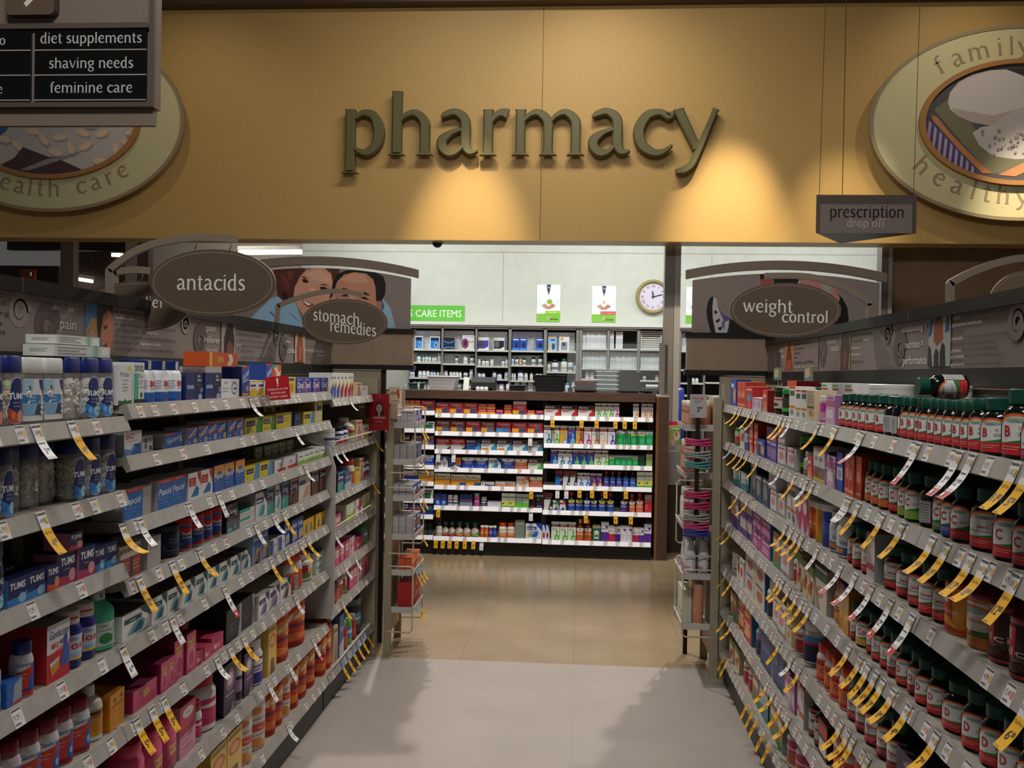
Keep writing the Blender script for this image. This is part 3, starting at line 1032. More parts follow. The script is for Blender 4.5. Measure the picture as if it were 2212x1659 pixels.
header_sign('endcap_header', 'taupe end-cap header with an arched poster of a smiling couple', 5.28, -1.93, at(890, 760, Y=5.28).x, at(890, 711, Y=5.28).z, (at(890, 800, Y=5.28).z,),
            707, (513, 888), (579, 602), (478, 903, 554, 579, 18), couple, None)
o5 = lambda pts, c: sq(pts, 1440, 500, 4.254, c)
stretch = [o5([(100, 300), (2100, 300), (2100, 1000), (100, 1000)], '857870'),
           o5([(440, 598), (405, 602), (378, 650), (366, 720), (372, 800), (392, 880), (410, 935), (470, 935), (430, 800), (428, 680)], '111013'),
           o5([(432, 600), (458, 615), (468, 690), (520, 765), (575, 800), (582, 860), (545, 935), (450, 935), (425, 800), (420, 690)], 'b5b3b3'),
           o5([(440, 720), (470, 740), (455, 760), (438, 755)], '1b1822'), o5([(450, 820), (490, 795), (485, 830), (455, 840)], '1b1822'), o5([(470, 885), (510, 870), (500, 910), (478, 905)], '1b1822'),
           o5([(470, 690), (520, 765), (575, 790), (580, 815), (530, 830), (500, 770)], '5b4a86'), o5([(505, 830), (540, 810), (530, 900), (510, 880)], '6b5a96'),
           o5([(578, 800), (640, 830), (760, 910), (1000, 940), (560, 940)], '0f0e10'),
           o5([(1560, 560), (1620, 620), (1660, 700), (1672, 800), (1660, 900), (1600, 960), (1300, 960), (1400, 800)], '0f0e10'),
           o5([(858, 400), (960, 395), (975, 520), (870, 520)], 'a0483c'), o5([(855, 395), (905, 392), (900, 440), (860, 440)], '16121a'),
           o5([(965, 400), (1190, 395), (1215, 450), (1180, 500), (975, 500)], '15120f'),
           o5([(1215, 440), (1330, 440), (1440, 465), (1540, 525), (1592, 610), (1575, 670), (1500, 600), (1400, 520), (1240, 505)], 'b57a6c'),
           o5([(1430, 480), (1510, 510), (1505, 585), (1440, 560)], '93a08c')]
header_sign('endcap_header', 'taupe end-cap header with an arched poster of a stretching person in sports shoes', 5.28, at(1484, 760, Y=5.28).x, 1.62, at(1484, 718, Y=5.28).z, (at(1484, 810, Y=5.28).z,),
            717, (1496, 1900), (591, 611.5), (1482, 1916, 563, 587, 19), stretch, None)


# ================================================================== racks
class Rack:
    """local x runs to the reader's right along the shelf front, y into the shelf, z up"""

    def __init__(s, loc, rot, side):
        s.loc, s.rot, s.side = Vector(loc), rot, side
        s.M = Matrix.Translation(s.loc) @ Matrix.Rotation(rot, 4, 'Z')
        s.e = (s.M.to_3x3() @ Vector((1, 0, 0)))

    def w(s, x, y, z):
        return s.M @ Vector((x, y, z))

    def lx(s, px, z, y=0):
        p0 = s.w(0, y, z) - CAM
        k = px - CX
        return (k * p0.dot(_F) - FPX * p0.dot(_R)) / (FPX * s.e.dot(_R) - k * s.e.dot(_F))


LX, RX, PY = -1.11, .744, 7.96
RL = Rack((LX, 0, 0), PI / 2, 'L')
RR = Rack((RX, 0, 0), -PI / 2, 'R')
RP = Rack((0, PY, 0), 0, 'P')
RC = Rack((0, 7.98, 0), 0, 'C')      # counter top
RB = Rack((0, 9.86, 0), 0, 'B')      # dispensary shelves
DECK, RAIL = noisy('shelf_deck', '8f887c', '9a9387', 20, .5), noisy('price_rail', '8c8883', '96928c', 30, .35)
m_backp = noisy('back_panel_grey', '5d564d', '665f55', 5, .6)
m_up = noisy('upright_beige', '8d8470', '979078', 5, .5)
PLAB = []
for i, (dg, ink) in enumerate((('4.99', '2b3050'), ('9.29', '2b3050'), ('6.79', '2b3050'), ('12.49', '3a2f2a'))):
    b = MB()
    pm = lambda u, v, o: (u, -.0171 + .014 * v / .035 - o, -.031 + .035 * v / .035)
    b.art([('r', 0, 0, 1, 1, 'c8c6c2/0.25'), ('r', .05, .86, .95, .96, '4a4a55'), ('t', dg, .36, .55, .3, ink, {'w': .5}), ('r', .68, .35, .92, .72, ('c8a050', 'b9b9b0', 'c8a050', 'c46a5a')[i]), ('r', .08, .12, .6, .24, '6a6a72')],
          .034, .035, pm, eps=.0001)
    PLAB.append(b.mesh('price_label'))


def bay(rack, x0, x1, zs, depth, label, ztop, group, nlab=7, deck=DECK, rail=RAIL, labs=None, kick='161514', end=None, back=None, railz=.0, seed=1, cat='shelving unit'):
    xm = (x0 + x1) / 2
    t = thing('shelving_bay', label, cat, rack.w(xm, 0, 0), rack.rot, group)
    r = random.Random(seed)
    b = MB()
    b.box(x0 - xm, x1 - xm, depth, depth + .02, 0, ztop, back or m_backp)
    b.obj('back_panel', t)
    for x in (x0 - xm, x1 - xm - .02):
        b = MB()
        b.box(x, x + .02, depth - .01, depth + .021, 0, ztop + .001, m_up)
        b.obj('upright', t)
    b = MB()
    b.box(x0 - xm, x1 - xm, .012, .03, .0, zs[-1] - .03, kick)
    b.obj('kick_plate', t)
    for i, z in enumerate(zs):
        b = MB()
        b.box(x0 - xm + .002, x1 - xm - .002, .006, depth, z - .02, z, deck)
        s = b.obj('shelf', t)
        b = MB()
        b.extrude_x([(-.014, -.033), (-.0165, -.031), (-.0025, .005), (.007, .004), (.007, -.02), (-.004, -.036)], x0 - xm + .001, x1 - xm - .001, rail)
        rl = b.obj('price_rail', s, (0, 0, z + railz))
        x = x0 - xm + .03 + r.random() * .06
        while x < x1 - xm - .03:
            if r.random() < .8:
                put('price_label', PLAB[r.randrange(4)], s, (x, 0, z + railz))
            x += (x1 - x0) / nlab * (.55 + .9 * r.random())
        if i < len(zs) - 1 and x0 is not None:
            b = MB()
            for q in (x0 - xm + .004, x1 - xm - .008):
                b.extrude_x([(.01, z - .02), (.03, z - .026), (depth, z - .034), (depth, z - .02)], q, q + .004, m_up)
            b.obj('shelf_bracket', t)
    if end:
        b = MB()
        for e in end:
            b.box(*e)
        b.obj('end_panel', t)
    return t


ZA = [1.409, 1.227, 1.047, .846, .64, .40, .16]
ZBc = [1.438, 1.309, 1.147, 1.0, .846, .64, .40, .16]
ZD = [1.406, 1.18, .96, .79, .61, .44, .155]
ZR = [1.394, 1.208, 1.018, .817, .59, .38, .17]
GD = .28
GA, GV, GP = 'grey antacid shelving bays', 'grey vitamin shelving bays', 'white-lipped cold remedy shelving bays'
bay(RL, 1.30, 2.259, ZA, GD, 'grey antacid shelving bay nearest the viewer, holding tablet bottles', 1.512, GA, 7, seed=11)
bay(RL, 2.261, 3.219, ZBc, GD, 'grey antacid shelving bay under the antacids sign', 1.512, GA, 8, seed=12)
bay(RL, 3.221, 4.18, ZBc, GD, 'grey antacid shelving bay before the tall grey divider', 1.512, GA, 9, seed=13)
t = bay(RL, 4.195, 5.14, ZD, GD, 'antacid shelving bay at the aisle end under the taupe header', 1.51, GA, 11, seed=14, end=[(.473, .52, -.012, GD + .02, 0, 1.50, m_up), (.52, .545, .0, .02, 0, 1.47, m_up)])
b = MB()
b.prism([(-.30, .42), (.022, .42), (.03, .48), (.03, 1.1), (.0, 1.19), (-.1, 1.22), (-.30, 1.22)], -.006, .006, 'a19d98')
o = b.obj('divider_panel', t)
o.location = (-(5.14 - 4.195) / 2 - .005, 0, 0)
o.rotation_euler = (0, 0, -PI / 2)
# wire fronts on the end bay shelves
for z in (1.18, .79, .155):
    b = MB()
    xe = (5.14 - 4.195) / 2
    b.tube([(-xe + .03, .0, z + .0), (-xe + .03, -.02, z + .035), (xe - .07, -.02, z + .035), (xe - .07, .0, z)], .0045, 'b9b4aa', 6)
    b.obj('wire_fence', t)
bay(RR, -2.089, -1.18, ZR, GD, 'grey vitamin shelving bay nearest the viewer', 1.512, GV, 7, seed=21)
bay(RR, -3.004, -2.091, ZR, GD, 'second grey vitamin shelving bay from the viewer', 1.512, GV, 9, seed=22)
bay(RR, -3.919, -3.006, ZR, GD, 'third grey vitamin shelving bay from the viewer', 1.512, GV, 12, seed=23)
bay(RR, -4.85, -3.921, ZR, GD, 'vitamin shelving bay at the aisle end under the taupe header', 1.51, GV, 14, seed=24,
    end=[(-.511, -.4655, -.012, GD + .02, 0, 1.5, m_up), (-.536, -.511, .0, .02, 0, 1.47, m_up)])
# far side of each gondola, seen only from behind the spine
for rk, x0, x1 in ((RL, 1.30, 5.14), (RR, -4.85, -1.18)):
    b = MB()
    b.box(x0, x1, GD + .022, GD + .06, 0, 1.512, m_backp)
    b.box(x0, x1, GD + .06, GD + .36, 0, .14, '2a2826')
    o = b.obj('gondola_spine', None, rk.loc, rk.rot)
    tag(o, ('grey spine panel behind the antacid shelves' if rk is RL else 'grey spine panel behind the vitamin shelves'), 'shelving unit')


# ------------------------------------------------------------------ header boards above the shelves
def header_board(rack, x0, x1, z0, z1, y, label, items, joints):
    xm = (x0 + x1) / 2
    t = thing('header_board', label, 'sign', rack.w(xm, y, z0), rack.rot)
    L_, H_ = x1 - x0, z1 - z0
    b = MB()
    b.box(-L_ / 2, L_ / 2, 0, .02, .02, H_ - .03, '7d716c')
    b.art(items, L_, H_, flat, eps=.0001)
    b.obj('graphic_panel', t)
    b = MB()
    b.box(-L_ / 2, L_ / 2, -.016, .03, H_ - .036, H_, '0c0c0c')
    for j in joints:
        b.box(j - xm - .002, j - xm + .002, -.0165, -.01, H_ - .036, H_ + .0005, '4a4a48')
    b.obj('top_rail', t)
    b = MB()
    b.box(-L_ / 2, L_ / 2, -.012, .03, -.03, .022, '0c0c0c')
    b.obj('bottom_rail', t)


def hb_items(rack, x0, x1, y, z, lst):
    fx = lambda px: (rack.lx(px, z, y) - x0) / (x1 - x0)
    Hh = .205
    out = []
    for it in lst:
        k = it[0]
        if k == 'sw':   # spiral: px centre, y, r, colour
            out.append(('sp', fx(it[1]), it[2], it[3], 2.1, .13, it[4], 1.0))
        elif k == 'T':  # text: string, px left, y, h, colour, px right
            a, c = fx(it[2]), fx(it[6])
            out.append(('t', it[1], a, it[3], it[4], it[5], {'a': 'l', 'w': c - a, 'fit': 1}))
        elif k == 'R':
            out.append(('r', max(0, fx(it[1])), it[3], min(1, fx(it[2])), it[4], it[5]))
        elif k == 'P':  # polygon in a px box: pa, pb, points 0..1
            a, c = fx(it[1]), fx(it[2])
            out.append(('p', [(a + (c - a) * u, v) for u, v in it[3]], it[4]))
    return out


dk, wh, sd, sl = '2a2422', 'cfc8c2', '574b4b', '8b7f74'
XH0, XH1 = 1.30, 5.255
li = [('R', -200, 720, .14, .86, '7d716c'),
      ('T', 'inflammation', -90, .80, .065, dk, 9), ('T', 'or mild', -60, .68, .065, dk, 11), ('T', 'wheezing', -70, .56, .07, dk, 19), ('T', 'for a', -40, .44, .065, dk, 5), ('T', 'all ages', -50, .34, .065, dk, 11),
      ('sw', 42, .60, .21, sl), ('sw', 101, .44, .29, sd),
      ('T', 'match the', 114, .71, .08, wh, 157), ('T', 'pain', 129, .51, .15, wh, 164), ('T', 'to the', 129, .29, .075, wh, 155), ('T', 'pill', 157, .29, .13, wh, 179),
      ('P', 182, 242, [(0, .14), (1, .14), (1, .86), (0, .86)], '3f6f96'),
      ('P', 182, 242, [(0, .14), (.5, .14), (.55, .5), (.4, .62), (.2, .62), (.05, .45)], '9a7f50'), ('P', 182, 242, [(.08, .14), (.36, .14), (.42, .38), (.25, .46), (.1, .34)], 'b58a78'),
      ('P', 182, 242, [(.42, .86), (1, .86), (1, .5), (.8, .6), (.6, .5), (.5, .3), (.42, .5)], '1d1512'), ('P', 182, 242, [(.6, .14), (1, .14), (1, .68), (.85, .78), (.66, .7), (.56, .45)], 'a2664c'), ('P', 182, 242, [(.66, .52), (.8, .55), (.8, .5), (.68, .47)], '2a1712'),
      ('P', 182, 242, [(.62, .24), (.82, .3), (.78, .22)], '5a2a22'),
      ('T', 'for relief of headache, body ache, and backache - use', 247, .765, .055, dk, 383), ('T', 'acetaminophen', 247, .68, .055, wh, 289),
      ('T', 'for relief of headache, muscular ache, arthritis pain,', 247, .585, .055, dk, 379), ('T', 'and reducing fever - use', 247, .50, .055, dk, 313), ('T', 'ibuprofen', 316, .50, .055, wh, 340),
      ('T', 'for relief of headache, muscular ache, arthritis pain,', 247, .405, .055, dk, 379), ('T', 'and backache - use', 247, .32, .055, dk, 299), ('T', 'naproxen sodium', 303, .32, .055, wh, 346),
      ('T', 'to help fight heart disease and provide relief from', 249, .225, .055, dk, 376),
      ('sw', 399, .70, .15, sl), ('sw', 431, .44, .28, sd),
      ('T', 'pain', 444, .70, .13, wh, 464), ('T', 'reliever', 440, .49, .13, wh, 474), ('T', 'dos and', 445, .30, .06, wh, 466), ("T", "don'ts", 450, .2, .06, wh, 468),
      ('P', 476, 506, [(0, .14), (1, .14), (1, .86), (0, .86)], '8d8a80'), ('P', 476, 506, [(.2, .14), (.85, .14), (.95, .5), (.8, .84), (.45, .84), (.2, .55)], '2c1a15'), ('P', 476, 506, [(.35, .14), (.8, .14), (.85, .4), (.6, .5), (.4, .4)], '6e4636'),
      ('T', 'contact your health care provider if your', 513, .76, .05, dk, 581), ('T', 'symptoms for more than a few days', 509, .66, .05, dk, 565), ('T', 'take with milk or food to lessen stomach upset', 515, .54, .05, dk, 585), ('T', 'do not', 509, .43, .05, wh, 518), ('T', 'exceed the recommended dose - follow', 519, .43, .05, dk, 584), ('T', 'directions', 519, .33, .05, dk, 548), ('T', 'without longer than recommended', 519, .2, .05, dk, 587),
      ('sw', 596, .68, .16, sl), ('sw', 611, .42, .30, sd), ('T', 'do I', 611, .76, .07, wh, 622), ('T', 'have', 614, .62, .07, wh, 626), ('T', 'colds', 619, .42, .14, wh, 634),
      ('P', 635, 657, [(0, .14), (1, .14), (1, .86), (0, .86)], 'a99a8c'), ('P', 635, 657, [(.2, .14), (.85, .14), (.8, .5), (.65, .84), (.3, .84), (.15, .5)], '8a4530'), ('P', 635, 657, [(.4, .2), (.6, .2), (.7, .5), (.45, .55)], 'a85f40'),
      ('T', 'a cold is caused by a virus and no one has found', 657, .58, .05, dk, 709), ('T', 'to relieve or reduce symptoms', 657, .46, .05, wh, 701), ('T', 'take a product', 659, .36, .05, dk, 682), ('T', 'multi symptom', 684, .36, .05, wh, 702), ('T', 'to relieve it', 659, .26, .05, dk, 676)]
header_board(RL, XH0, XH1, 1.545, 1.75, GD + .002, 'long mauve header board about pain relief above the antacid shelves', hb_items(RL, XH0, XH1, GD + .002, 1.64, li), (2.26, 3.22, 4.185))
XG0, XG1 = -5.255, -1.18
ri = [('R', 1668, 2400, .14, .86, '776a67'),
      ('sw', 1681, .45, .26, sd), ('T', 'power', 1681, .64, .07, wh, 1693), ('T', 'up', 1687, .5, .07, wh, 1694),
      ('P', 1696, 1713, [(0, .14), (1, .14), (1, .86), (0, .86)], 'b07a3a'), ('P', 1696, 1713, [(.0, .14), (1, .14), (.85, .5), (.6, .84), (.4, .84), (.2, .55)], '6a2a20'), ('P', 1696, 1713, [(.1, .14), (.9, .14), (.8, .4), (.3, .4)], 'a0402c'),
      ('T', 'lower in fat', 1715, .74, .06, dk, 1750), ('T', 'convenient', 1715, .64, .05, dk, 1738), ('T', 'meal bars', 1715, .54, .05, dk, 1730), ('T', 'shakes', 1715, .44, .05, dk, 1724), ('T', 'nutritious and filling', 1715, .32, .06, dk, 1758), ('T', 'low calorie', 1716, .22, .06, wh, 1760),
      ('R', 1768, 1769.5, .14, .86, '2a2524'),
      ('sw', 1778, .44, .28, sd), ('T', 'choice', 1788, .70, .12, wh, 1806), ('T', 'snacks', 1795, .56, .12, wh, 1813),
      ('P', 1815, 1838, [(0, .14), (1, .14), (1, .86), (0, .86)], '75803e'), ('P', 1815, 1838, [(.1, .14), (.8, .14), (.95, .5), (.8, .84), (.2, .84), (.05, .5)], '3f2c22'), ('P', 1815, 1838, [(.3, .14), (.6, .14), (.7, .45), (.4, .5)], '6e4636'),
      ('T', 'watch calories and keep', 1840, .76, .055, dk, 1883), ('T', 'variety', 1886, .76, .055, wh, 1902), ('T', 'in moderation', 1840, .65, .055, dk, 1864), ('T', 'enjoy', 1866, .65, .055, wh, 1880), ('T', 'healthy bars', 1840, .52, .055, wh, 1860), ('T', 'fruit snacks', 1840, .4, .055, wh, 1860), ('T', 'fresh produce', 1840, .28, .055, dk, 1866),
      ('sw', 1918, .68, .16, '6f605e'), ('sw', 1945, .43, .28, sd),
      ('T', 'conditioning +', 1949, .74, .12, wh, 2003), ('T', 'nutrition =', 1959, .49, .12, wh, 1996), ('T', 'performance', 1953, .25, .13, wh, 2005),
      ('P', 2008, 2056, [(0, .14), (1, .14), (1, .86), (0, .86)], '9a9a98'), ('P', 2008, 2056, [(.0, .55), (.15, .6), (.25, .86), (.05, .86)], '2d4a78'), ('P', 2008, 2056, [(.75, .6), (.95, .62), (.95, .86), (.8, .86)], '3a4a60'), ('P', 2008, 2056, [(.25, .5), (.4, .42), (.68, .52), (.62, .86), (.25, .86)], '8a4a30'), ('P', 2008, 2056, [(.3, .86), (.6, .86), (.55, .78), (.36, .76)], '1d1512'),
      ('P', 2008, 2056, [(.28, .14), (.5, .14), (.48, .34), (.36, .4), (.27, .3)], '1b1a1c'), ('P', 2008, 2056, [(.55, .14), (.8, .14), (.76, .42), (.64, .48), (.54, .34)], '1b1a1c'), ('P', 2008, 2056, [(0, .14), (.2, .14), (.12, .4), (0, .45)], '222326'),
      ('T', 'enhanced power, strength and performance', 2079, .80, .05, dk, 2185), ('T', 'creatine', 2059, .78, .05, wh, 2077), ('T', 'nutritional support for', 2126, .70, .05, dk, 2184), ('T', 'glucosamine chondroitin', 2059, .69, .05, wh, 2124), ('T', 'healthy joints', 2059, .60, .05, dk, 2085),
      ('T', 'amino acids', 2059, .51, .05, wh, 2083), ('T', 'muscle tissue growth, more lean body', 2087, .52, .05, dk, 2182), ('T', 'mass, and faster recuperation and recovery', 2059, .43, .05, dk, 2156), ('T', 'glutamine', 2059, .35, .05, wh, 2080), ('T', 'advanced muscle enhancement', 2084, .35, .05, dk, 2160), ('T', 'protein', 2059, .27, .05, wh, 2086), ('T', 'increase nutrition for enhanced', 2089, .27, .05, dk, 2170), ('T', 'performance', 2059, .215, .045, dk, 2081), ('T', 'gainers', 2059, .165, .04, wh, 2088), ('T', 'builds muscle mass and weight', 2091, .165, .045, dk, 2168),
      ('sw', 2202, .62, .22, '6f605e')]
header_board(RR, XG0, XG1, 1.545, 1.75, GD + .002, 'long mauve header board about nutrition above the vitamin shelves', hb_items(RR, XG0, XG1, GD + .002, 1.64, ri), (-2.09, -3.005, -3.92))

# ------------------------------------------------------------------ cold remedy unit under the pharmacy counter
ZP1 = [1.192, 1.039, .887, .733, .584, .41, .15]
ZP2 = [1.187, .956, .783, .605, .395, .145]
ZP0 = [1.21, 1.06, .92, .75, .61, .465, .33, .155]
xs0, xs1, xs2, xs3 = -2.15, RP.lx(938.5, .7), RP.lx(1173.5, .7), RP.lx(1408.5, .7)
LIP = 'e9e7ec/0.3'
bkp = noisy('brown_back', '3d3020', '473828', 5, .6)
bay(RP, xs0, xs1 - .004, ZP0, .33, 'cold remedy shelving bay half hidden behind the wire side rack', 1.30, GP, 9, deck='c9c6c4', rail=LIP, back=bkp, seed=31)
bay(RP, xs1, xs2 - .004, ZP1, .33, 'middle cold remedy shelving bay under the counter', 1.30, GP, 10, deck='c9c6c4', rail=LIP, back=bkp, seed=32)
bay(RP, xs2, xs3, ZP2, .33, 'cold remedy shelving bay beside the brown counter post', 1.30, GP, 10, deck='c9c6c4', rail=LIP, back=bkp, seed=33)
b = MB()
zc1, zc0 = at(1170, 847, Y=7.95).z, at(1170, 865, Y=7.95).z
xw = RP.lx(1416, 1.35)
b.box(-2.6, xw, -.02, .55, zc0, zc1, m_wood)
b.box(-2.6, xw + .10, .355, .62, 0, zc0 - .001, m_wood)
o = b.obj('pharmacy_counter', None, (0, PY, 0))
ZCT = zc1
tag(o, 'brown laminate pharmacy counter above the cold remedy shelves', 'counter')
b = MB()
xa, xb_ = RP.lx(1416, .7), RP.lx(1443, .7)
b.box(xa, xb_, .02, .30, 0, at(1430, 856, Y=7.98).z, noisy('brown_post', '46322a', '523a30', 7, .4, stretch=(1, 1, 9)))
b.box(xa - .002, xb_ + .002, .018, .302, at(1430, 858, Y=7.98).z, at(1430, 855, Y=7.98).z, 'a59a8c')
b.box(xa - .0015, xa + .018, .0185, .05, 0, at(1430, 858, Y=7.98).z, '7a4c26')  # lit front edge of the post, painted as an orange-brown strip
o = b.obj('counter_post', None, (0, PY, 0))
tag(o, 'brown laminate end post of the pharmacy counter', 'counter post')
b = MB()
xa, xb_ = at(1446, 1100, Y=8.95).x, at(1475, 1100, Y=8.95).x + .9
b.box(xa, xb_, 8.95, 9.4, .13, at(1455, 985, Y=8.95).z, m_wood)
b.box(xa - .02, xb_, 8.92, 9.42, at(1455, 988, Y=8.95).z, at(1455, 980, Y=8.95).z, '5b4034')
b.box(xa + .01, xb_, 8.98, 9.4, 0, .13, '101010')
o = b.obj('low_cabinet')
tag(o, 'low brown cabinet behind the wire rack beside the counter post', 'cabinet')


# ================================================================== goods
def label_map(a, b, n, h0, zc=0.0):
    """wrap (u, v) round the front of a bottle of half sizes a, b"""
    if n > 2:
        def f(u, v, o):
            x = max(-.985, min(.985, u / a))
            return (x * (a + o), b - (b + o) * (1 - abs(x) ** n) ** (1 / n), h0 + v)
        return f
    return lambda u, v, o: (sect(-PI / 2 + u / a, a + o, b + o, n)[0], b + sect(-PI / 2 + u / a, a + o, b + o, n)[1], h0 + v)


WHITE, BLK = 'dcdcda', '17171a'
PROF = {
    'pill': ([(.9, 0), (1, .025), (1, .62), (.96, .67), (.72, .755), (.66, .77), (.66, .79)], [(.72, .78), (.76, .79), (.76, .985), (.7, 1)]),
    'jar': ([(.93, 0), (1, .03), (1, .76), (.94, .80), (.9, .82)], [(.97, .80), (1, .81), (1, .985), (.95, 1)]),
    'can': ([(.96, 0), (1, .02), (1, .90), (.97, .91)], [(1.0, .895), (1.01, .90), (1.01, .985), (.95, 1)]),
    'tall': ([(.9, 0), (1, .02), (1, .60), (.93, .68), (.6, .77), (.42, .80), (.42, .82)], [(.46, .81), (.48, .82), (.46, .985), (.4, 1)]),
    'tums': ([(.88, 0), (.97, .04), (1, .25), (.99, .5), (.96, .70), (.92, .78)], [(.95, .76), (.99, .775), (.96, .975), (.88, 1)]),
    'wide': ([(.9, 0), (1, .03), (1, .66), (.9, .74), (.78, .78)], [(.82, .765), (.86, .78), (.86, .98), (.8, 1)]),
    'tube': ([(.85, 0), (.9, .02), (.95, .12), (1, .13), (1, .55), (.8, .8), (.5, .97), (.4, 1)], None),
    'stick': ([(.95, 0), (1, .02), (1, .84)], [(1.05, .83), (1.08, .84), (1.08, .985), (1, 1)]),
}


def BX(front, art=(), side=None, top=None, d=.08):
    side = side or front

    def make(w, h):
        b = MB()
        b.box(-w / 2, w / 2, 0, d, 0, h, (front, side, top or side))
        b.art(art, w, h, flat, eps=.00009)
        if side != front or True:
            # small print on the near end faces
            for sx in (-1, 1):
                f = lambda u, v, o: (sx * (w / 2 + o), d / 2 + sx * u, v)
                b.art([('r', .2, .6, .8, .66, '8d8d92'), ('r', .2, .48, .7, .52, '8d8d92'), ('r', .2, .38, .75, .42, '8d8d92')] if side[:2] in ('dc', 'd8', 'cf', 'b9') else [], d, h, f, eps=.0001)
        return [('', b, None, None)]
    return make


def BT(shape, body, cap, lab=None, art=(), lz=(.1, .58), ls=1.0, n=2.0, deep=None, mats='', turned=0, tablets=None, capart=()):
    """bottle or jar: body, cap, wrapped label"""
    prof, capp = PROF[shape]

    def make(w, h):
        a = w / 2
        b_ = (deep or w) / 2
        out = []
        m = MB()
        m.lathe([(s, z * h) for s, z in prof], a, b_, body, n, 22, 0, b_)
        out.append(('body', m, None, None))
        if tablets:
            r = random.Random(5)
            m = MB()
            for i in range(86):
                t = r.uniform(0, 2 * PI)
                z = r.uniform(.11, .63) * h
                p = sect(t, a * .80, b_ * .80, n)
                c = Vector((p[0], b_ + p[1], z))
                nrm = Vector((math.cos(t) + r.uniform(-.6, .6), math.sin(t) + r.uniform(-.6, .6), r.uniform(-.7, .7))).normalized()
                u = nrm.orthogonal().normalized()
                v = nrm.cross(u)
                R_, T_ = w * .13, w * .035
                ring = [c + (u * math.cos(k * PI / 4) + v * math.sin(k * PI / 4)) * R_ for k in range(8)]
                ins = [c + nrm * T_ + (u * math.cos(k * PI / 4) + v * math.sin(k * PI / 4)) * R_ * .75 for k in range(8)]
                inb = [c - nrm * T_ + (u * math.cos(k * PI / 4) + v * math.sin(k * PI / 4)) * R_ * .75 for k in range(8)]
                m.add(ring + ins + inb, [list(range(8, 16)), list(range(23, 15, -1))] + [(k, (k + 1) % 8, 8 + (k + 1) % 8, 8 + k) for k in range(8)] + [((k + 1) % 8, k, 16 + k, 16 + (k + 1) % 8) for k in range(8)], tablets[r.randrange(len(tablets))])
            m.lathe([(.62, .04 * h), (.7, .1 * h), (.7, .62 * h), (.5, .68 * h)], a, b_, tablets[0], n, 14, 0, b_)
            out.append(('tablets', m, None, 'stuff'))
        if capp:
            m = MB()
            m.lathe([(s, z * h) for s, z in capp], a, b_, cap, n, 22, 0, b_)
            if capart:
                sc_ = capp[1][0]
                mp = label_map(a * sc_, b_ * sc_, n, capp[1][1] * h)
                m.art(capart, a * sc_ * 2.2, (capp[2][1] - capp[1][1]) * h, lambda u, v, o: (mp(u, v, o)[0], mp(u, v, o)[1] + b_ * (1 - sc_), mp(u, v, o)[2]), eps=.0001, step=a * .2)
            out.append(('cap', m, None, None))
        if art:
            m = MB()
            l0, l1 = lz[0] * h, lz[1] * h
            k = .99 if shape == 'tums' else 1.0
            mp = label_map(a * k, b_ * k, n, l0)
            mq = lambda u, v, o: mp(u, v, o + .0002 + .006 * a)
            W_ = 2 * (ls if n == 2 else min(ls, .9)) * a
            items = ([('r', 0, 0, 1, 1, lab)] if lab else []) + list(art)
            m.art(items, W_, l1 - l0, mq, eps=.00007, step=a * .2)
            if turned:
                c, s = math.cos(turned), math.sin(turned)
                m.v = [(x * c - (y - b_) * s, b_ + x * s + (y - b_) * c, z) for x, y, z in m.v]
            out.append(('label', m, None, None))
        return out
    return make


# ---- artwork helpers
def lines(x0, x1, ys, c='9a9aa0', h=.025):
    return [('r', x0, y, x1 - (x1 - x0) * (.25 if i % 2 else 0), y + h, c) for i, y in enumerate(ys)]


def wave(c1, c2, c3, txt=''):
    """white store-brand box with a curved corner and a shaded block"""
    return [('p', [(.62, 1), (.66, .9), (.76, .76), (.92, .62), (1, .5), (1, 1)], c1), ('r', .07, .60, .68, .80, c1), ('t', txt, .36, .70, .08, 'e4e4e4', {'w': .55}) if txt else ('r', .1, .66, .55, .72, 'e4e4e4'),
            ('p', [(.16, .12), (.72, .12), (.80, .3), (.82, .45), (.74, .57), (.5, .57), (.34, .4)], c2), ('p', [(.34, .12), (.66, .12), (.74, .3), (.74, .45), (.62, .5), (.5, .36)], c3), ('r', .5, .04, .92, .065, '8a8a90')]


def figure(c, x=.72, s=1.0, halo=None):
    return [('e', x, .40 * s + .02, .10 * s, .085 * s, c), ('p', [(x - .05 * s, .34 * s), (x + .05 * s, .34 * s), (x + .07 * s, .27 * s), (x + .24 * s, .2 * s), (x + .27 * s, .0), (x - .27 * s, .0), (x - .24 * s, .2 * s), (x - .07 * s, .27 * s)], c)] + ([('c', x + .02, .1 * s, .06 * s, halo)] if halo else [])


def tylenol(sub, c1, c2, bg='b3202a', y0=.0, c3=None):
    return [('t', 'TYLENOL', .5, .78, .2, 'ecebe8', {'w': .8, 'fit': 1, 'i': .15}), ('t', sub, .62, .56, .12, '5fb4c8' if c3 is None else c3, {'w': .5}), ('p', [(0, .08), (.42, .08), (.46, .44), (0, .44)], c1), ('p', [(.46, .08), (.86, .08), (.88, .3), (.8, .44), (.5, .44)], c2), ('r', 0, 0, 1, .05, '8e1a22')]


def benylin_box(bg, fig, top='33191a'):
    return [('r', 0, .68, 1, 1, top), ('t', 'BENYLIN', .34, .83, .17, 'e8e6e2', {'w': .56, 'b': .015}), ('r', 0, .62, 1, .67, 'a8262c')] + lines(.08, .6, (.48, .4), fig, .05) + [('p', [(.62, 0), (1, 0), (1, .6), (.93, .62), (.9, .75), (.85, .75), (.83, .6), (.86, .45), (.72, .35)], fig)]


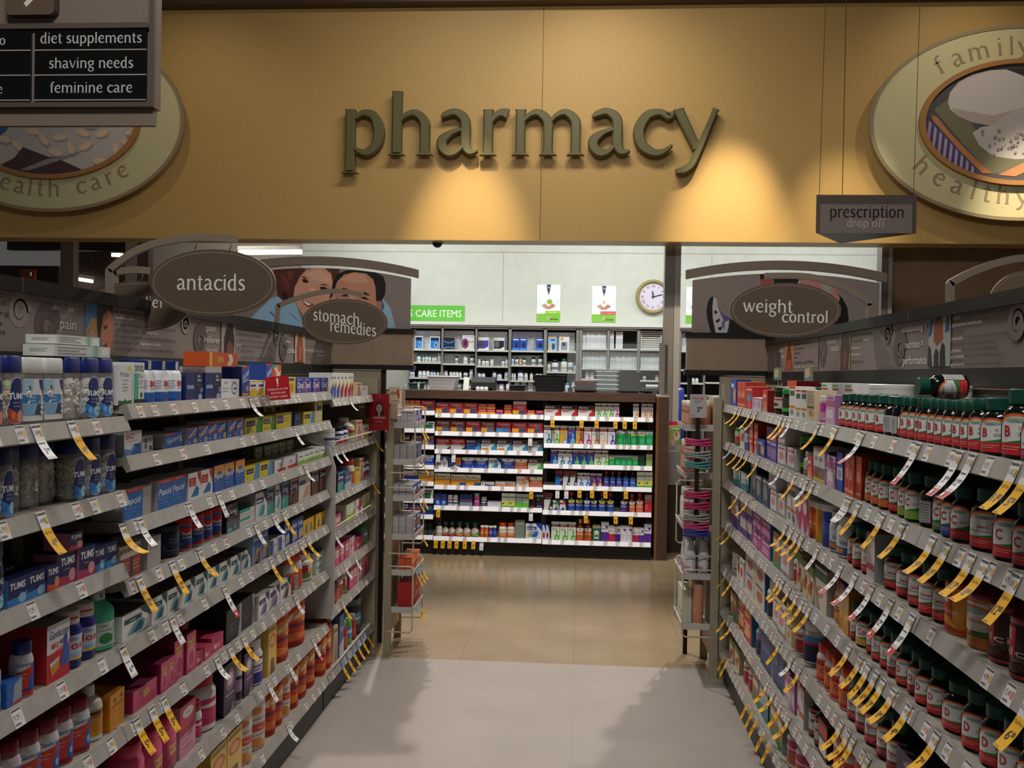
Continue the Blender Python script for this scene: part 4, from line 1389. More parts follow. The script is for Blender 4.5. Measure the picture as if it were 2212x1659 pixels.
def benylin_tall(bg, fig, top='3a1a1c', halo='dfe6e6'):
    return [('r', 0, .88, 1, .97, 'd8d6d2'), ('r', 0, .78, 1, .90, top), ('t', 'BENYLIN', .5, .84, .06, 'e8e6e2', {'w': .84, 'b': .01}), ('r', 0, .745, 1, .78, 'a8262c')] + lines(.1, .7, (.62, .56), '8d8fa0', .03) + figure(fig, .68, 1.15, halo)


def nyquil(txt, sub, c0, c1, c2):
    return [('p', [(0, 1), (0, .78), (.28, .66), (.72, .66), (1, .78), (1, 1)], c1), ('p', [(.44, .96), (.56, .96), (.56, .86), (.5, .8), (.44, .86)], '3c4a52'), ('t', txt, .5, .54, .17, 'e9e9ea', {'w': .7}), ('r', .28, .34, .72, .40, c2), ('r', .2, .12, .6, .2, c2), ('c', .86, .16, .09, c2)]


def buckley(c1, c2):
    return [('t', "Buckley's", .5, .77, .24, '1c2233', {'w': .86, 'b': .02, 'fit': 1}), ('p', [(0, .50), (.3, .56), (.6, .5), (1, .58), (1, 0), (0, 0)], c1), ('p', [(.55, .0), (1, .0), (1, .3), (.6, .28)], c2), ('p', [(.0, .54), (.3, .59), (.6, .53), (1, .62), (1, .56), (.6, .48), (.3, .55), (0, .5)], 'b23a34')]


def pepcid(top, bgc):
    return [('r', 0, .87, 1, 1, 'b83228' if top == 'r' else 'd87a2a'), ('t', 'ORIGINAL STRENGTH', .5, .93, .05, 'e8d8d0', {'w': .8}), ('t', 'Pepcid', .48, .60, .22, 'e8ecf2', {'w': .84, 'fit': 1, 'i': .25, 'b': .012}), ('t', 'AC', .12, .42, .07, 'e8ecf2', {'w': .2})] + lines(.1, .85, (.34, .22), '6f98d0', .022) + [('c', .72, .1, .035, 'd87a2a')]


def jam(letter, band='c22a30', lc='b8262c', w=.34, sup=''):
    """white vitamin label: arched top, big letter, green corner, coloured foot"""
    arch = [(.06, .74), (.2, .90), (.36, .97), (.5, .985), (.64, .97), (.8, .90), (.94, .74)]
    it = [('p', [(0, 0), (1, 0), (1, .76), (.94, .76)] + [(x, y) for x, y in arch[::-1]] + [(.06, .76), (0, .76)], 'd6d6d4'),
          ('s', [(x, y - .015, .05) for x, y in arch], 'd0562c'), ('s', [(x, y - .06, .025) for x, y in arch], 'd8a040'),
          ('e', .5, .82, .25, .055, '8fa79c'), ('t', 'jamieson', .5, .815, .04, '3c5a55', {'w': .4}),
          ('p', [(.0, .27), (1, .27), (1, .47), (.62, .36), (.3, .30)], '2f7a3c'), ('r', 0, 0, 1, .28, band)]
    it += [('t', letter, .30 if len(letter) == 1 else .46, .57, .26 if len(letter) < 3 else .1, lc, {'w': w if len(letter) < 3 else .8, 'b': .02})]
    if len(letter) < 3:
        it += [('t', sup, .64, .64, .08, lc, {'w': .26})] if sup else []
        it += lines(.56, .86, (.52, .47), 'a0a0a6', .02)
    else:
        it += [('r', .1, .42, .7, .46, 'a0a0a6')]
    it += lines(.12, .7, (.18, .12), 'd88a80', .025)
    it += [('r', 1.02, .06, 1.42, .76, 'b9b9b8')] + [('r', 1.06, .1 + .09 * i, 1.38, .13 + .09 * i, '7d7d80') for i in range(7)]
    it += [('r', -.42, .06, -.02, .76, 'b9b9b8')] + [('r', -.38, .1 + .09 * i, -.08, .13 + .09 * i, '7d7d80') for i in range(7)]
    return it


DGL = '0f1413/0.12'
GCAP = '0e4638/0.4'


def vit(letter, band='c22a30', sup='', turned=0, lc='b8262c'):
    return BT('pill', DGL, GCAP, None, jam(letter, band, lc, sup=sup), (.06, .66), 1.05, turned=turned)


tum = lambda extra, c='3a86c8', b2='8fc4e0': [('p', [(.5 + .5 * math.copysign(abs(math.cos(t)) ** .7, math.cos(t)) * (1 if math.sin(t) < 0 else .78), .5 + .5 * math.copysign(abs(math.sin(t)) ** .6, math.sin(t))) for t in [i * PI / 12 for i in range(24)]], 'b9c4d6'),
              ('p', [(.5 + .46 * math.copysign(abs(math.cos(t)) ** .7, math.cos(t)) * (1 if math.sin(t) < 0 else .78), .5 + .48 * math.copysign(abs(math.sin(t)) ** .6, math.sin(t))) for t in [i * PI / 12 for i in range(24)]], '1a2766'),
              ('p', [(.07, .1), (.3, .02), (.7, .02), (.93, .1), (.92, .3), (.5, .24), (.08, .36)], c), ('e', .72, .17, .2, .13, b2), ('e', .3, .2, .1, .08, extra), ('t', 'TUMS', .5, .60, .13, 'e4e6ea', {'w': .86, 'fit': 1, 'b': .03}), ('t', ('EXTRA' if extra == '2a6ab8' else 'REGULAR'), .5, .46, .04, '9fb0d0', {'w': .5}), ('r', .3, .37, .7, .39, '7f90b8')]
K = {}


def kind(key, name, cat, look, mk):
    K[key] = (name, cat, look, mk)


AB, MX = 'antacid_bottle', 'medicine_box'
tb_w, tb_c = ('cfcac0', 'c4beb2', 'd6d2c8'), ('d8b46a', 'c98aa0', 'd6cf9a', 'b8c88a', 'd69a70')
BB = 'bottle'
kind('tumsF', AB, BB, 'clear fruit tablet bottle with navy cap', BT('tums', 'clear', '1b2a70/0.4', None, tum('d87a30', 'b5483a', 'd08a78'), (.03, .70), 1.25, 3.4, .05, tablets=tb_c))
kind('tumsM', AB, BB, 'white-tablet bottle with navy cap', BT('tums', 'clear', '1b2a70/0.4', None, tum('6fb0dc'), (.03, .70), 1.25, 3.4, .05, tablets=tb_w))
kind('tumsN', AB, BB, 'turned white-tablet bottle, navy cap', BT('tums', 'clear', '1b2a70/0.4', None, tum('6fb0dc'), (.03, .70), 1.25, 3.4, .05, tablets=tb_w, turned=1.5))
kind('tumsX', AB, BB, 'tall white-tablet bottle with navy label', BT('tums', 'clear', '18235c/0.4', None, tum('2a6ab8'), (.03, .70), 1.25, 3.4, .05, tablets=tb_w))
kind('tumsT', AB, BB, 'shaded tablet bottle without front label', BT('tums', 'clear', '18235c/0.4', None, tum('2a6ab8'), (.03, .70), 1.25, 3.4, .05, tablets=tb_w, turned=1.7))
kind('calc', AB, BB, 'clear tablet bottle with white cap', BT('tums', 'clear', 'd0d0cc/0.4', 'd2d4d4', [('p', [(.0, .98), (.36, .98), (.36, .72), (.0, .66)], '9fc0d8'), ('p', [(.1, .76), (.26, .74), (.2, .86)], '1f5a3a'), ('p', [(.62, .98), (1, .98), (1, .5), (.9, .6), (.68, .8)], '1f2f70'), ('r', 0, .42, .74, .62, '2f78b8'), ('t', 'Calcium', .3, .57, .06, 'e0e8ee', {'w': .5}), ('t', 'Antacid', .3, .49, .06, 'e0e8ee', {'w': .5}), ('p', [(.0, .14), (.7, .14), (.76, .4), (0, .4)], '7fa8c8'), ('p', [(.4, .14), (.7, .14), (.76, .4), (.55, .4)], '2a3f60')], (.06, .68), 1.2, 3.4, .05, tablets=tb_w))
kind('diovF', MX, 'box', 'flat white and green box', BX('cfd2cc', [('r', .66, 0, .8, 1, '9fc4b4'), ('t', 'DIOVOL', .73, .5, .3, '22302c', {'rot': 90, 'w': .12}), ('r', .84, .2, .95, .8, 'dfe2dc')] + lines(.06, .55, (.7, .45, .2), '9aa0a0', .1), d=.07))
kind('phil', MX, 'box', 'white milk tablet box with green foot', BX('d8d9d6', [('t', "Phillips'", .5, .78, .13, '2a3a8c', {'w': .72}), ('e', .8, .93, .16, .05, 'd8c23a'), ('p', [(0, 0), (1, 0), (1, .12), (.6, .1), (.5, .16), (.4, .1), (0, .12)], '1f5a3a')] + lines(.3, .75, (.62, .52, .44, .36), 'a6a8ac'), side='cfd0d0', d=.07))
kind('diov', MX, 'box', 'white and teal box with dark foot', BX('d8dbd8', [('r', 0, .12, .44, .74, '4fa890'), ('t', 'DIOVOL', .5, .86, .15, '15181a', {'w': .86, 'b': .02}), ('t', 'Plus', .66, .68, .09, '2f8a74', {'w': .4}), ('r', 0, 0, 1, .12, '1a1c1e'), ('e', .72, .22, .12, .07, '3a6a34')] + lines(.5, .9, (.54, .48, .4), 'a0a4a8'), side='cfd2d0', d=.06))
kind('enoB', AB, BB, 'white antacid bottle with blue foot', BT('wide', 'd8dade', '1c2f6e/0.4', None, [('r', 0, .0, 1, .36, '2a62b0'), ('r', 0, .0, 1, .12, '1d4a94'), ('r', .35, .06, .75, .3, '1d4a94'), ('t', 'ENO', .62, .66, .2, 'c2222a', {'w': .5, 'b': .04, 'fit': 1}), ('r', .42, .48, .8, .5, '6a7fb8')] + lines(.02, .25, (.74, .66, .58, .5), '9aa0b0'), (.01, .68), 2.6, 3.0, capart=[('r', .4, 0, .6, 1, 'c8ccd4')]))
kind('alka', MX, 'box', 'navy effervescent tablet box', BX('1b2a66', [('p', [(.52, 0), (1, 0), (1, 1), (.52, 1)], '131b3e'), ('t', 'Alka', .74, .88, .1, 'e4e6ea', {'w': .36, 'i': .2, 'b': .01}), ('t', 'Seltzer', .77, .74, .1, 'e4e6ea', {'w': .4, 'i': .2, 'b': .01}), ('r', .06, .42, .46, .55, '8fa0c8'), ('r', .6, .55, .8, .58, 'a03034'), ('e', .9, .36, .1, .1, '5f7cb8'), ('e', .82, .12, .12, .12, '8fa4cc')], side='17225a', d=.07))
kind('gelu', MX, 'box', 'white box with round blue emblem', BX('dadbdc', [('t', 'Gelusil', .26, .84, .14, '2a3a90', {'w': .46}), ('s', [(.72 + .14 * math.cos(t), .52 + .3 * math.sin(t), .07) for t in [.5 + i * .45 for i in range(12)]], '2a3a90'), ('r', .68, .46, .86, .54, '2a3a90')] + lines(.08, .45, (.52, .36), 'a8889a', .03), side='cfd0d2', d=.1))
kind('tallW', MX, 'box', 'tall white box with grey print', BX('d6d6d4', [('t', 'Facts', .5, .9, .06, '3a3a44', {'w': .5})] + lines(.15, .85, [.8 - i * .07 for i in range(10)], 'a2a2a8', .03), side='cfcfce', d=.09))
kind('lactT', MX, 'box', 'tall blue box with orange foot', BX('2a50a6', [('p', [(0, .9), (1, .98), (1, 1), (0, 1)], 'c23a2e'), ('t', 'Lactaid', .5, .74, .2, 'e6ecf4', {'w': .8, 'rot': 22, 'fit': 1, 'b': .01}), ('p', [(.1, .45), (.85, .55), (.85, .62), (.1, .52)], '8fb8e0'), ('r', .1, .04, .9, .14, 'd8862e'), ('e', .72, .28, .2, .1, 'c89a70')], side='25488f', d=.07))
kind('yelS', MX, 'box', 'small white and yellow box', BX('dcdcd8', [('p', [(0, .02), (1, .02), (1, .4), (.5, .55), (0, .3)], 'd8b424'), ('r', .1, .62, .8, .74, '2a3a80'), ('r', .0, .92, 1, 1, 'd8b424')], d=.05))
kind('orgT', MX, 'box', 'orange box with white leaping shape', BX('d2562a', [('p', [(.1, .98), (.5, .7), (.35, .45), (.6, .5), (.62, .2), (.8, .55), (.98, .8), (.7, .75), (.55, .98)], 'e4dccc'), ('r', 0, 0, 1, .15, 'e0c23a'), ('r', .0, .9, .5, 1, '3a9a84')], side='c84e26', d=.07))
kind('orgL', MX, 'box', 'orange box lying on the white boxes', BX('cf5426', [('p', [(.62, .1), (.7, .5), (.66, .9), (.78, .9), (.84, .5), (.76, .1)], 'e0dacb'), ('r', .04, 0, .12, 1, 'd8b82e'), ('r', .3, .3, .5, .7, 'c8962e')], side='d05a2a', top='b84e24', d=.08))
kind('ovol', MX, 'box', 'blue drops box with white lettering', BX('2c3f9c', [('t', 'Ovol', .44, .55, .42, 'e6e8f0', {'w': .74, 'fit': 1, 'b': .02}), ('c', .36, .2, .13, 'd07a2e'), ('r', .8, .1, .95, .85, 'b0405a'), ('r', .05, .85, .6, .92, '9fb0e0')], side='283a90', d=.05))
kind('yelP', MX, 'box', 'small yellow box with cartoon print', BX('dcc22e', [('e', .5, .35, .3, .28, 'c88a3a'), ('r', .15, .78, .8, .92, '2a3c84')], side='c8b02a', d=.05))
kind('gasx', MX, 'carton', 'slim white carton with slanted stripe', BX('dcdcda', [('p', [(.0, .0), (.8, .0), (1, .45), (1, .62), (.0, .3)], '2a4aa0'), ('p', [(.0, .3), (1, .62), (1, .74), (0, .4)], 'd8b83a'), ('t', 'GasX', .5, .82, .1, '20242e', {'w': .84, 'b': .02, 'i': .2})], d=.1))
kind('gasr', MX, 'carton', 'slim white carton with maroon stripe', BX('dcdcda', [('p', [(.0, .0), (.8, .0), (1, .45), (1, .62), (.0, .3)], '9c2236'), ('p', [(.0, .3), (1, .62), (1, .74), (0, .4)], 'd8b83a'), ('t', 'GasX', .5, .82, .1, '20242e', {'w': .84, 'b': .02, 'i': .2})], d=.1))
kind('enoX', MX, 'box', 'white and blue antacid box', BX('dfe3ea', [('t', 'ENO', .32, .78, .2, 'c2222a', {'w': .48, 'fit': 1, 'b': .03}), ('p', [(0, 0), (1, 0), (1, .56), (.8, .42), (.6, .46), (.4, .24), (0, .3)], '5f94cc'), ('p', [(.3, 0), (1, 0), (1, .4), (.7, .34)], '2a62b0'), ('r', .55, .36, .9, .46, '1d4a94'), ('r', .1, .58, .7, .6, '8fa8d0')], side='b9bcc2', d=.1))
kind('smlW', MX, 'box', 'small white box with barcode end', BX('d8d8d6', [('r', .25, .55, .5, .85, '5a5a60'), ('r', .25, .2, .5, .5, '77777c'), ('r', .72, .05, .9, .35, '202024'), ('r', .62, .5, .9, .95, 'b4b4b8')], d=.1))
kind('lacL', MX, 'box', 'low wide blue box with red corner', BX('2a50a6', [('p', [(0, 1), (0, .82), (.7, .98), (.7, 1)], 'c23a2e'), ('e', .22, .45, .2, .3, '3f7ac0'), ('t', 'Lactaid', .48, .60, .3, 'e6ecf4', {'w': .66, 'fit': 1, 'rot': 6}), ('p', [(.2, .3), (.7, .45), (.7, .5), (.2, .36)], '4fae5a'), ('r', .86, .35, .93, .75, 'd8d8d4')], side='b9bcc4', d=.09))
kind('lact', MX, 'box', 'small blue box with orange slash', BX('2a55ac', [('p', [(0, .86), (1, .96), (1, 1), (0, 1)], 'c8382c'), ('t', 'Lactaid', .5, .70, .2, 'e6ecf4', {'w': .86, 'rot': 20, 'fit': 1, 'b': .01}), ('p', [(.08, .34), (.8, .56), (.85, .66), (.1, .46)], 'd8862e'), ('p', [(.6, .06), (.9, .06), (.9, .34), (.64, .34)], 'b8a890'), ('c', .2, .14, .06, 'd0d8e8')], side='b9bcc4', d=.07))
kind('preG', MX, 'box', 'yellow and green ointment box', BX('d8c42a', [('p', [(.7, 0), (1, 0), (1, 1), (.78, 1), (.66, .4)], '2a8a44'), ('r', .06, .48, .62, .80, '2a2f5c'), ('t', 'Preparation H', .34, .64, .14, 'd8d0c0', {'w': .5}), ('r', .1, .16, .5, .22, '4fae5a')], side='c4b02a', top='b8a428', d=.09))
kind('preB', MX, 'box', 'yellow and blue ointment box', BX('d8c42a', [('p', [(.72, 0), (1, 0), (1, 1), (.72, 1)], '4a90cc'), ('p', [(.58, .0), (.72, .0), (.72, .6)], '4a90cc'), ('r', .1, .46, .6, .80, '2f2550'), ('t', 'Preparation H', .35, .63, .14, 'd8d0c0', {'w': .46}), ('c', .2, .18, .1, '5fae7a')], side='c4b02a', top='b8a428', d=.09))
kind('preN', MX, 'box', 'wide yellow box with navy panel', BX('d8c42a', [('r', .04, .35, .44, .85, '2f2a6a'), ('t', 'Preparation H', .24, .62, .14, 'd8d0c0', {'w': .36}), ('r', .5, .6, .8, .66, '8a7a2a'), ('r', .5, .45, .75, .5, '8a7a2a'), ('r', .92, .0, 1, 1, '1d2a50')], side='c4b02a', top='b8a428', d=.09))
kind('navy', MX, 'box', 'small plain navy box', BX('1b2c5c', [('r', .15, .5, .85, .7, '3a4c80')], d=.08))
kind('preT', MX, 'box', 'tall yellow box with white panel', BX('d8c42a', [('r', .15, .1, .92, .85, 'd8d0a8'), ('r', .25, .58, .85, .8, '2f2550'), ('e', .3, .86, .15, .06, 'b8402a')], side='a8902a', d=.12))
kind('pepB', MX, 'box', 'blue box with red top band', BX('2b6ab4', pepcid('r', 0), side='b9bcc2', d=.08))
kind('pepO', MX, 'box', 'orange and blue slanted box', BX('d8962e', [('p', [(0, 0), (1, 0), (1, .55), (.5, .8), (0, .5)], '2b5ca8')] + pepcid('o', 0), side='2b5ca8', d=.07))
kind('acid', MX, 'box', 'white box with red corner and panel', BX('dcdde0', [('p', [(.7, 1), (.74, .8), (.9, .6), (1, .4), (1, 1)], 'b82a30'), ('r', .06, .5, .6, .82, 'b82a30'), ('t', 'Acid', .3, .72, .09, 'e4d8d8', {'w': .3}), ('t', 'Control', .32, .6, .09, 'e4d8d8', {'w': .44}), ('p', [(.2, .1), (.8, .1), (.84, .36), (.66, .5)], '2f6ab0')], side='cfd0d2', d=.07))
kind('anus', MX, 'box', 'small white box with red foot', BX('d4d6d8', [('p', [(.3, 0), (1, 0), (1, .3), (.2, .22)], 'b82f34'), ('t', 'Anusol', .52, .64, .2, '4a5070', {'w': .6})] + lines(.3, .8, (.44,), '9a9aa4', .04), side='9a9ca0', d=.08))
kind('grnS', MX, 'box', 'small white and green box', BX('d8dcd4', [('p', [(0, 0), (1, 0), (1, .42), (0, .3)], '6fae3a'), ('p', [(.0, .0), (.6, .0), (.0, .26)], 'd07a3a'), ('r', .2, .66, .8, .76, '4a6a3a')], d=.06))
kind('grnB', MX, 'box', 'green edged box stacked behind', BX('6f8a3a', [('r', .2, .05, .8, .9, 'b8b4a2'), ('r', .3, .7, .7, .78, '4a5a3a')], d=.05))
kind('jarW', AB, BB, 'squat white jar with plain cap', BT('jar', 'd0d2d2', 'c8caca', None, [('r', .3, .5, .7, .7, '2a3a6a'), ('r', .3, .25, .65, .3, '8a90a8'), ('r', .0, .0, 1, .1, '8fa8d0')], (.1, .7), 2.0))
kind('botW', AB, BB, 'tall cream bottle with white cap', BT('tall', 'c9c2a4', 'd0d0cc', None, [('r', 0, .0, 1, .5, 'a0a870'), ('r', .2, .55, .8, .8, 'b83a40')], (.1, .58), 1.8))
kind('botB', AB, BB, 'white, blue and red bottle', BT('wide', 'd0d2d6', '1c2238', '2a3c90', [('r', .1, .5, .9, .8, 'd8d8d8'), ('r', .0, .0, .5, .3, 'b82a34')], (.08, .62), 1.8))
kind('beig', MX, 'box', 'beige carton with figure print', BX('c9b894', [('p', [(.1, .0), (.9, .0), (.8, .4), (.6, .8), (.3, .7)], 'a06a50'), ('r', .1, .82, .9, .92, '8a4a3a')], d=.07))
kind('imod', MX, 'box', 'small brick-red and white box', BX('c9c0b8', [('r', 0, .0, 1, .62, 'a04434'), ('t', 'IMODIUM', .5, .84, .14, '6a2f34', {'w': .86, 'b': .01}), ('p', [(0, .0), (.25, .1), (.2, .62), (0, .62)], '2a3a50')] + lines(.25, .9, (.44, .34, .22), 'c88a70', .04), side='a8a49c', d=.05))
kind('gryT', MX, 'box', 'plain grey-white end of a box', BX('c2c0bc', [('r', .06, .03, .94, .55, 'b4b2b0')] + lines(.12, .88, [.94 - i * .055 for i in range(7)], '8d8d92', .025), d=.1))
kind('pcJ', AB, BB, 'dark navy jar', BT('jar', '1a2a44/0.3', '20282e', None, [('t', 'Pepcid', .5, .74, .12, '6f88a0', {'w': .6, 'i': .2}), ('t', 'Complete', .5, .6, .1, '6f88a0', {'w': .6, 'i': .2}), ('s', [(.5 + .16 * math.cos(t), .32 + .12 * math.sin(t), .04) for t in (2.4, 3.2, 4.0, 4.8, 5.6)], '5f788f')], (.08, .76), 1.8))
kind('pcR', AB, BB, 'red and blue tablet jar', BT('jar', 'd4d6d8/0.35', 'b8262c', '234a94', [('r', 0, .62, 1, .9, 'c4262c'), ('t', 'Pepcid', .5, .66, .14, 'e8ecf2', {'w': .7, 'i': .2, 'b': .01}), ('t', 'Complete', .52, .5, .11, 'e8ecf2', {'w': .7, 'i': .2}), ('e', .3, .24, .12, .08, '4a9a4a'), ('p', [(.1, 0), (1, 0), (1, .3), (.5, .12)], 'b82a30')], (.05, .78), 2.4))
kind('zanG', MX, 'box', 'dark box with water drop', BX('1d2236', [('r', 0, 0, 1, .42, '5d6468'), ('r', 0, .88, .5, .97, '8a7a3a'), ('t', 'Zantac', .5, .74, .16, 'e6e8ee', {'w': .84, 'fit': 1, 'b': .02, 'i': .15}), ('t', '150', .8, .58, .12, 'e6e8ee', {'w': .3}), ('r', .1, .46, .5, .5, 'b83a34'), ('p', [(.74, .3), (.84, .12), (.74, .04), (.64, .12)], '6fb0d0'), ('r', .08, .03, .4, .14, '7fb4c8')], d=.07))
kind('zanT', MX, 'box', 'navy box with teal foot', BX('1f2a5c', [('r', 0, 0, 1, .46, '2f9a94'), ('r', 0, .92, 1, 1, '3ab0a0'), ('t', 'Zantac', .5, .74, .17, 'e6e8ee', {'w': .86, 'fit': 1, 'b': .02, 'i': .15}), ('t', '75', .82, .58, .12, 'e6e8ee', {'w': .3}), ('r', .1, .46, .55, .53, 'b8484a'), ('r', .15, .2, .4, .36, 'b88a7a')], d=.07))
kind('zanB', MX, 'box', 'navy box with brown foot', BX('1f2440', [('r', 0, 0, 1, .46, '5a3a2a'), ('p', [(.4, .0), (.6, .0), (.55, .3), (.45, .3)], '8a5a3a'), ('r', 0, .9, 1, 1, 'c8782e'), ('t', 'Zantac', .5, .72, .17, 'e6e8ee', {'w': .86, 'fit': 1, 'b': .02, 'i': .15}), ('t', '150', .82, .56, .12, 'e6e8ee', {'w': .3}), ('r', .1, .46, .55, .53, 'b83a3a')], side='1a1e34', d=.07))
kind('tealF', MX, 'box', 'flat white and teal box', BX('cfd4d2', [('r', 0, .7, .7, 1, '3aa898'), ('r', .1, .2, .9, .45, 'c8b8c4')], top='2f9a8c', d=.1))
kind('ranW', MX, 'box', 'white box with teal shaded block', BX('dadcdc', wave('25306a', '7fc0b4', '2f8f94'), side='b9bcbc', d=.09))
kind('skin', MX, 'box', 'white box with peach photo', BX('d4d2d0', [('p', [(.3, .05), (.95, .05), (.95, .55), (.6, .5)], 'c89a7a'), ('r', .05, .62, .55, .8, '3a4a78')], side='b9b8b6', d=.09))
kind('tealR', MX, 'box', 'white heartburn box with teal block', BX('d8d9d6', wave('16445a', '5fa0ac', '1d5468', 'Ranitidine'), side='cfcfca', top='5d5850', d=.18))
kind('exlB', MX, 'box', 'tall blue box with hand photo', BX('2a5fb0', [('t', 'Ex-Lax', .52, .84, .14, 'e4e8ee', {'w': .84, 'fit': 1, 'i': .2, 'b': .02}), ('p', [(.15, .06), (.85, .06), (.7, .4), (.4, .45)], 'a8845a'), ('r', .55, .36, .95, .5, 'd8a83a'), ('r', 0, 0, .12, 1, '8fb0d8')], side='9fb4d0', top='1d3c78', d=.1))
kind('exlW', MX, 'box', 'low white and blue box', BX('d0d4da', [('r', 0, 0, .45, 1, '2a52a0'), ('t', 'Ex-Lax', .72, .6, .2, '2a52a0', {'w': .44, 'i': .2})], d=.09))
kind('exlP', MX, 'box', 'blue box with white slanted panels', BX('24509c', [('p', [(.2, .05), (.95, .1), (.85, .5), (.35, .42)], 'b8b4a8'), ('t', 'Ex-Lax', .5, .76, .2, 'e4e8ee', {'w': .8, 'fit': 1, 'i': .2, 'b': .02}), ('p', [(.5, .1), (.75, .1), (.7, .34), (.52, .3)], 'c8943a')], side='1d4488', top='1a3a78', d=.1))
kind('exlY', MX, 'box', 'low yellow box with small photo', BX('d8ae22', [('p', [(.2, .1), (.4, .1), (.38, .7), (.24, .6)], '5a6a7a'), ('p', [(.62, .1), (.85, .15), (.8, .7), (.66, .6)], '6a7a84')], side='b88e1c', top='8a6e1a', d=.12))
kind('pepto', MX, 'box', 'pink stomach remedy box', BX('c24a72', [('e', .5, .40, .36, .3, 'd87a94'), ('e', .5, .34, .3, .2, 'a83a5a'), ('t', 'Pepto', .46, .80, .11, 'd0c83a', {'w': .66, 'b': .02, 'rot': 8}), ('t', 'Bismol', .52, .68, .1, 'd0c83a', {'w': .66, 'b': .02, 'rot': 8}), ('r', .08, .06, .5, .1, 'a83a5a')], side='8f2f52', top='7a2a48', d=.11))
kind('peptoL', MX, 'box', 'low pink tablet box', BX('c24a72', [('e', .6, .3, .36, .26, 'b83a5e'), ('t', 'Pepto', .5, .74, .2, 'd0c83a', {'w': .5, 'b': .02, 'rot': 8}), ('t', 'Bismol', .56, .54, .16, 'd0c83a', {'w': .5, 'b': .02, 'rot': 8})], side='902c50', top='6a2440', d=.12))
kind('peptoO', MX, 'box', 'open pink display box', BX('c8486a', [('e', .5, .8, .36, .26, 'a83454'), ('r', .2, .2, .7, .5, 'd8788e'), ('e', .3, .35, .12, .15, 'e0c4c8')], side='b83e60', d=.08))
kind('black', MX, 'box', 'black box with silver edge', BX('23262c', [('p', [(.78, 0), (1, 0), (1, 1), (.84, 1), (.9, .5)], '9a9ca4'), ('t', 'EXTRA', .4, .34, .08, '7a7c84', {'w': .5}), ('r', .15, .5, .65, .53, '5a5c64')], side='14161a', top='101114', d=.12))
kind('purpW', MX, 'box', 'white laxative box with purple block', BX('d6d6d8', wave('3a3068', '8f88a8', '5a5280', 'Laxative'), side='b9b9b8', top='a8a6a0', d=.16))
kind('brnW', MX, 'box', 'white laxative box with brown block', BX('d6d6d4', wave('2f2a4a', '8a7a64', '5a4a3a', 'Laxative'), side='b9b9b8', top='a8a6a0', d=.16))
kind('citr', AB, BB, 'white bottle with orange cap', BT('wide', 'd4d4d2', 'c8402a', None, [('r', .1, .62, .9, .85, 'd0542c'), ('p', [(.1, .1), (.9, .1), (.8, .55), (.2, .5)], 'a8a49a'), ('r', .5, 0, 1, .6, 'c8452a')], (.08, .62), 1.6, 3))
kind('citN', AB, BB, 'white bottle with navy cap', BT('wide', 'd4d4d2', '1d2a4c', None, [('r', .2, .62, .9, .85, 'd0542c'), ('r', .3, .1, .6, .55, '8a8a90')], (.08, .62), 1.6, 3))
kind('appl', AB, BB, 'white bottle with fruit label', BT('wide', 'd4d4d0', 'd8d8d6', None, [('r', .05, .0, .95, 1, 'd0c8b8'), ('r', .05, .4, .5, .95, 'a83430'), ('e', .4, .25, .2, .16, '5a8a3a'), ('e', .7, .5, .18, .2, 'c89a5a')], (.08, .62), 1.5))
kind('gav', AB, BB, 'white antacid bottle with maroon cap', BT('wide', 'd4d4d6', '7a1a2a/0.3', None, [('t', 'Gaviscon', .48, .90, .12, '2a4a9c', {'w': .92, 'fit': 1, 'i': .2, 'b': .01}), ('p', [(0, 0), (1, 0), (1, .78), (.7, .8), (0, .7)], 'c03a30'), ('p', [(.55, .06), (1, .06), (1, .7), (.86, .78), (.78, .62), (.62, .5)], '2a58b0'), ('e', .84, .82, .09, .07, '2a58b0'), ('r', .0, .0, 1, .14, '8f1d24'), ('e', .76, .34, .08, .1, '8fb4e0')] + lines(.06, .5, (.6, .5), 'd89080', .03), (.03, .66), 1.7, 2.8))
kind('gavB', AB, BB, 'white antacid bottle with blue cap', BT('wide', 'd4d4d6', '24306e/0.35', None, [('t', 'Gaviscon', .48, .90, .12, '2a4a9c', {'w': .92, 'fit': 1, 'i': .2, 'b': .01}), ('p', [(0, 0), (1, 0), (1, .78), (.7, .8), (0, .7)], 'c03a30'), ('p', [(.55, .2), (1, .2), (1, .7), (.86, .78), (.78, .62), (.62, .5)], '2a58b0'), ('r', 0, .14, 1, .2, '2a3a90'), ('e', .84, .82, .09, .07, '2a58b0')] + lines(.06, .5, (.6, .5), 'd89080', .03), (.03, .66), 1.7, 2.8))
kind('gavX', MX, 'box', 'large white and red relief box', BX('dadadc', [('r', 0, 0, 1, .5, 'bc2830'), ('p', [(.2, .5), (1, .5), (1, .62), (.6, .56)], 'd8706a'), ('t', 'Gaviscon', .5, .82, .15, '2a4a9c', {'w': .8, 'fit': 1, 'i': .2, 'b': .01}), ('t', 'MAX', .36, .62, .1, 'c84a28', {'w': .36, 'fit': 1, 'i': .2, 'b': .03}), ('t', 'RELIEF', .74, .64, .08, '2a3a8c', {'w': .36, 'fit': 1, 'i': .2, 'b': .02}), ('p', [(.6, .2), (.98, .2), (.96, .5), (.86, .58), (.82, .7), (.72, .7), (.72, .56)], '2a58b0'), ('e', .82, .7, .07, .05, '2a58b0'), ('p', [(.1, .34), (.52, .4), (.52, .2), (.2, .1)], 'c88a3a'), ('p', [(.1, .34), (.52, .4), (.52, .34), (.14, .27)], 'c4c8d4')], side='a8272e', top='8a8884', d=.12))
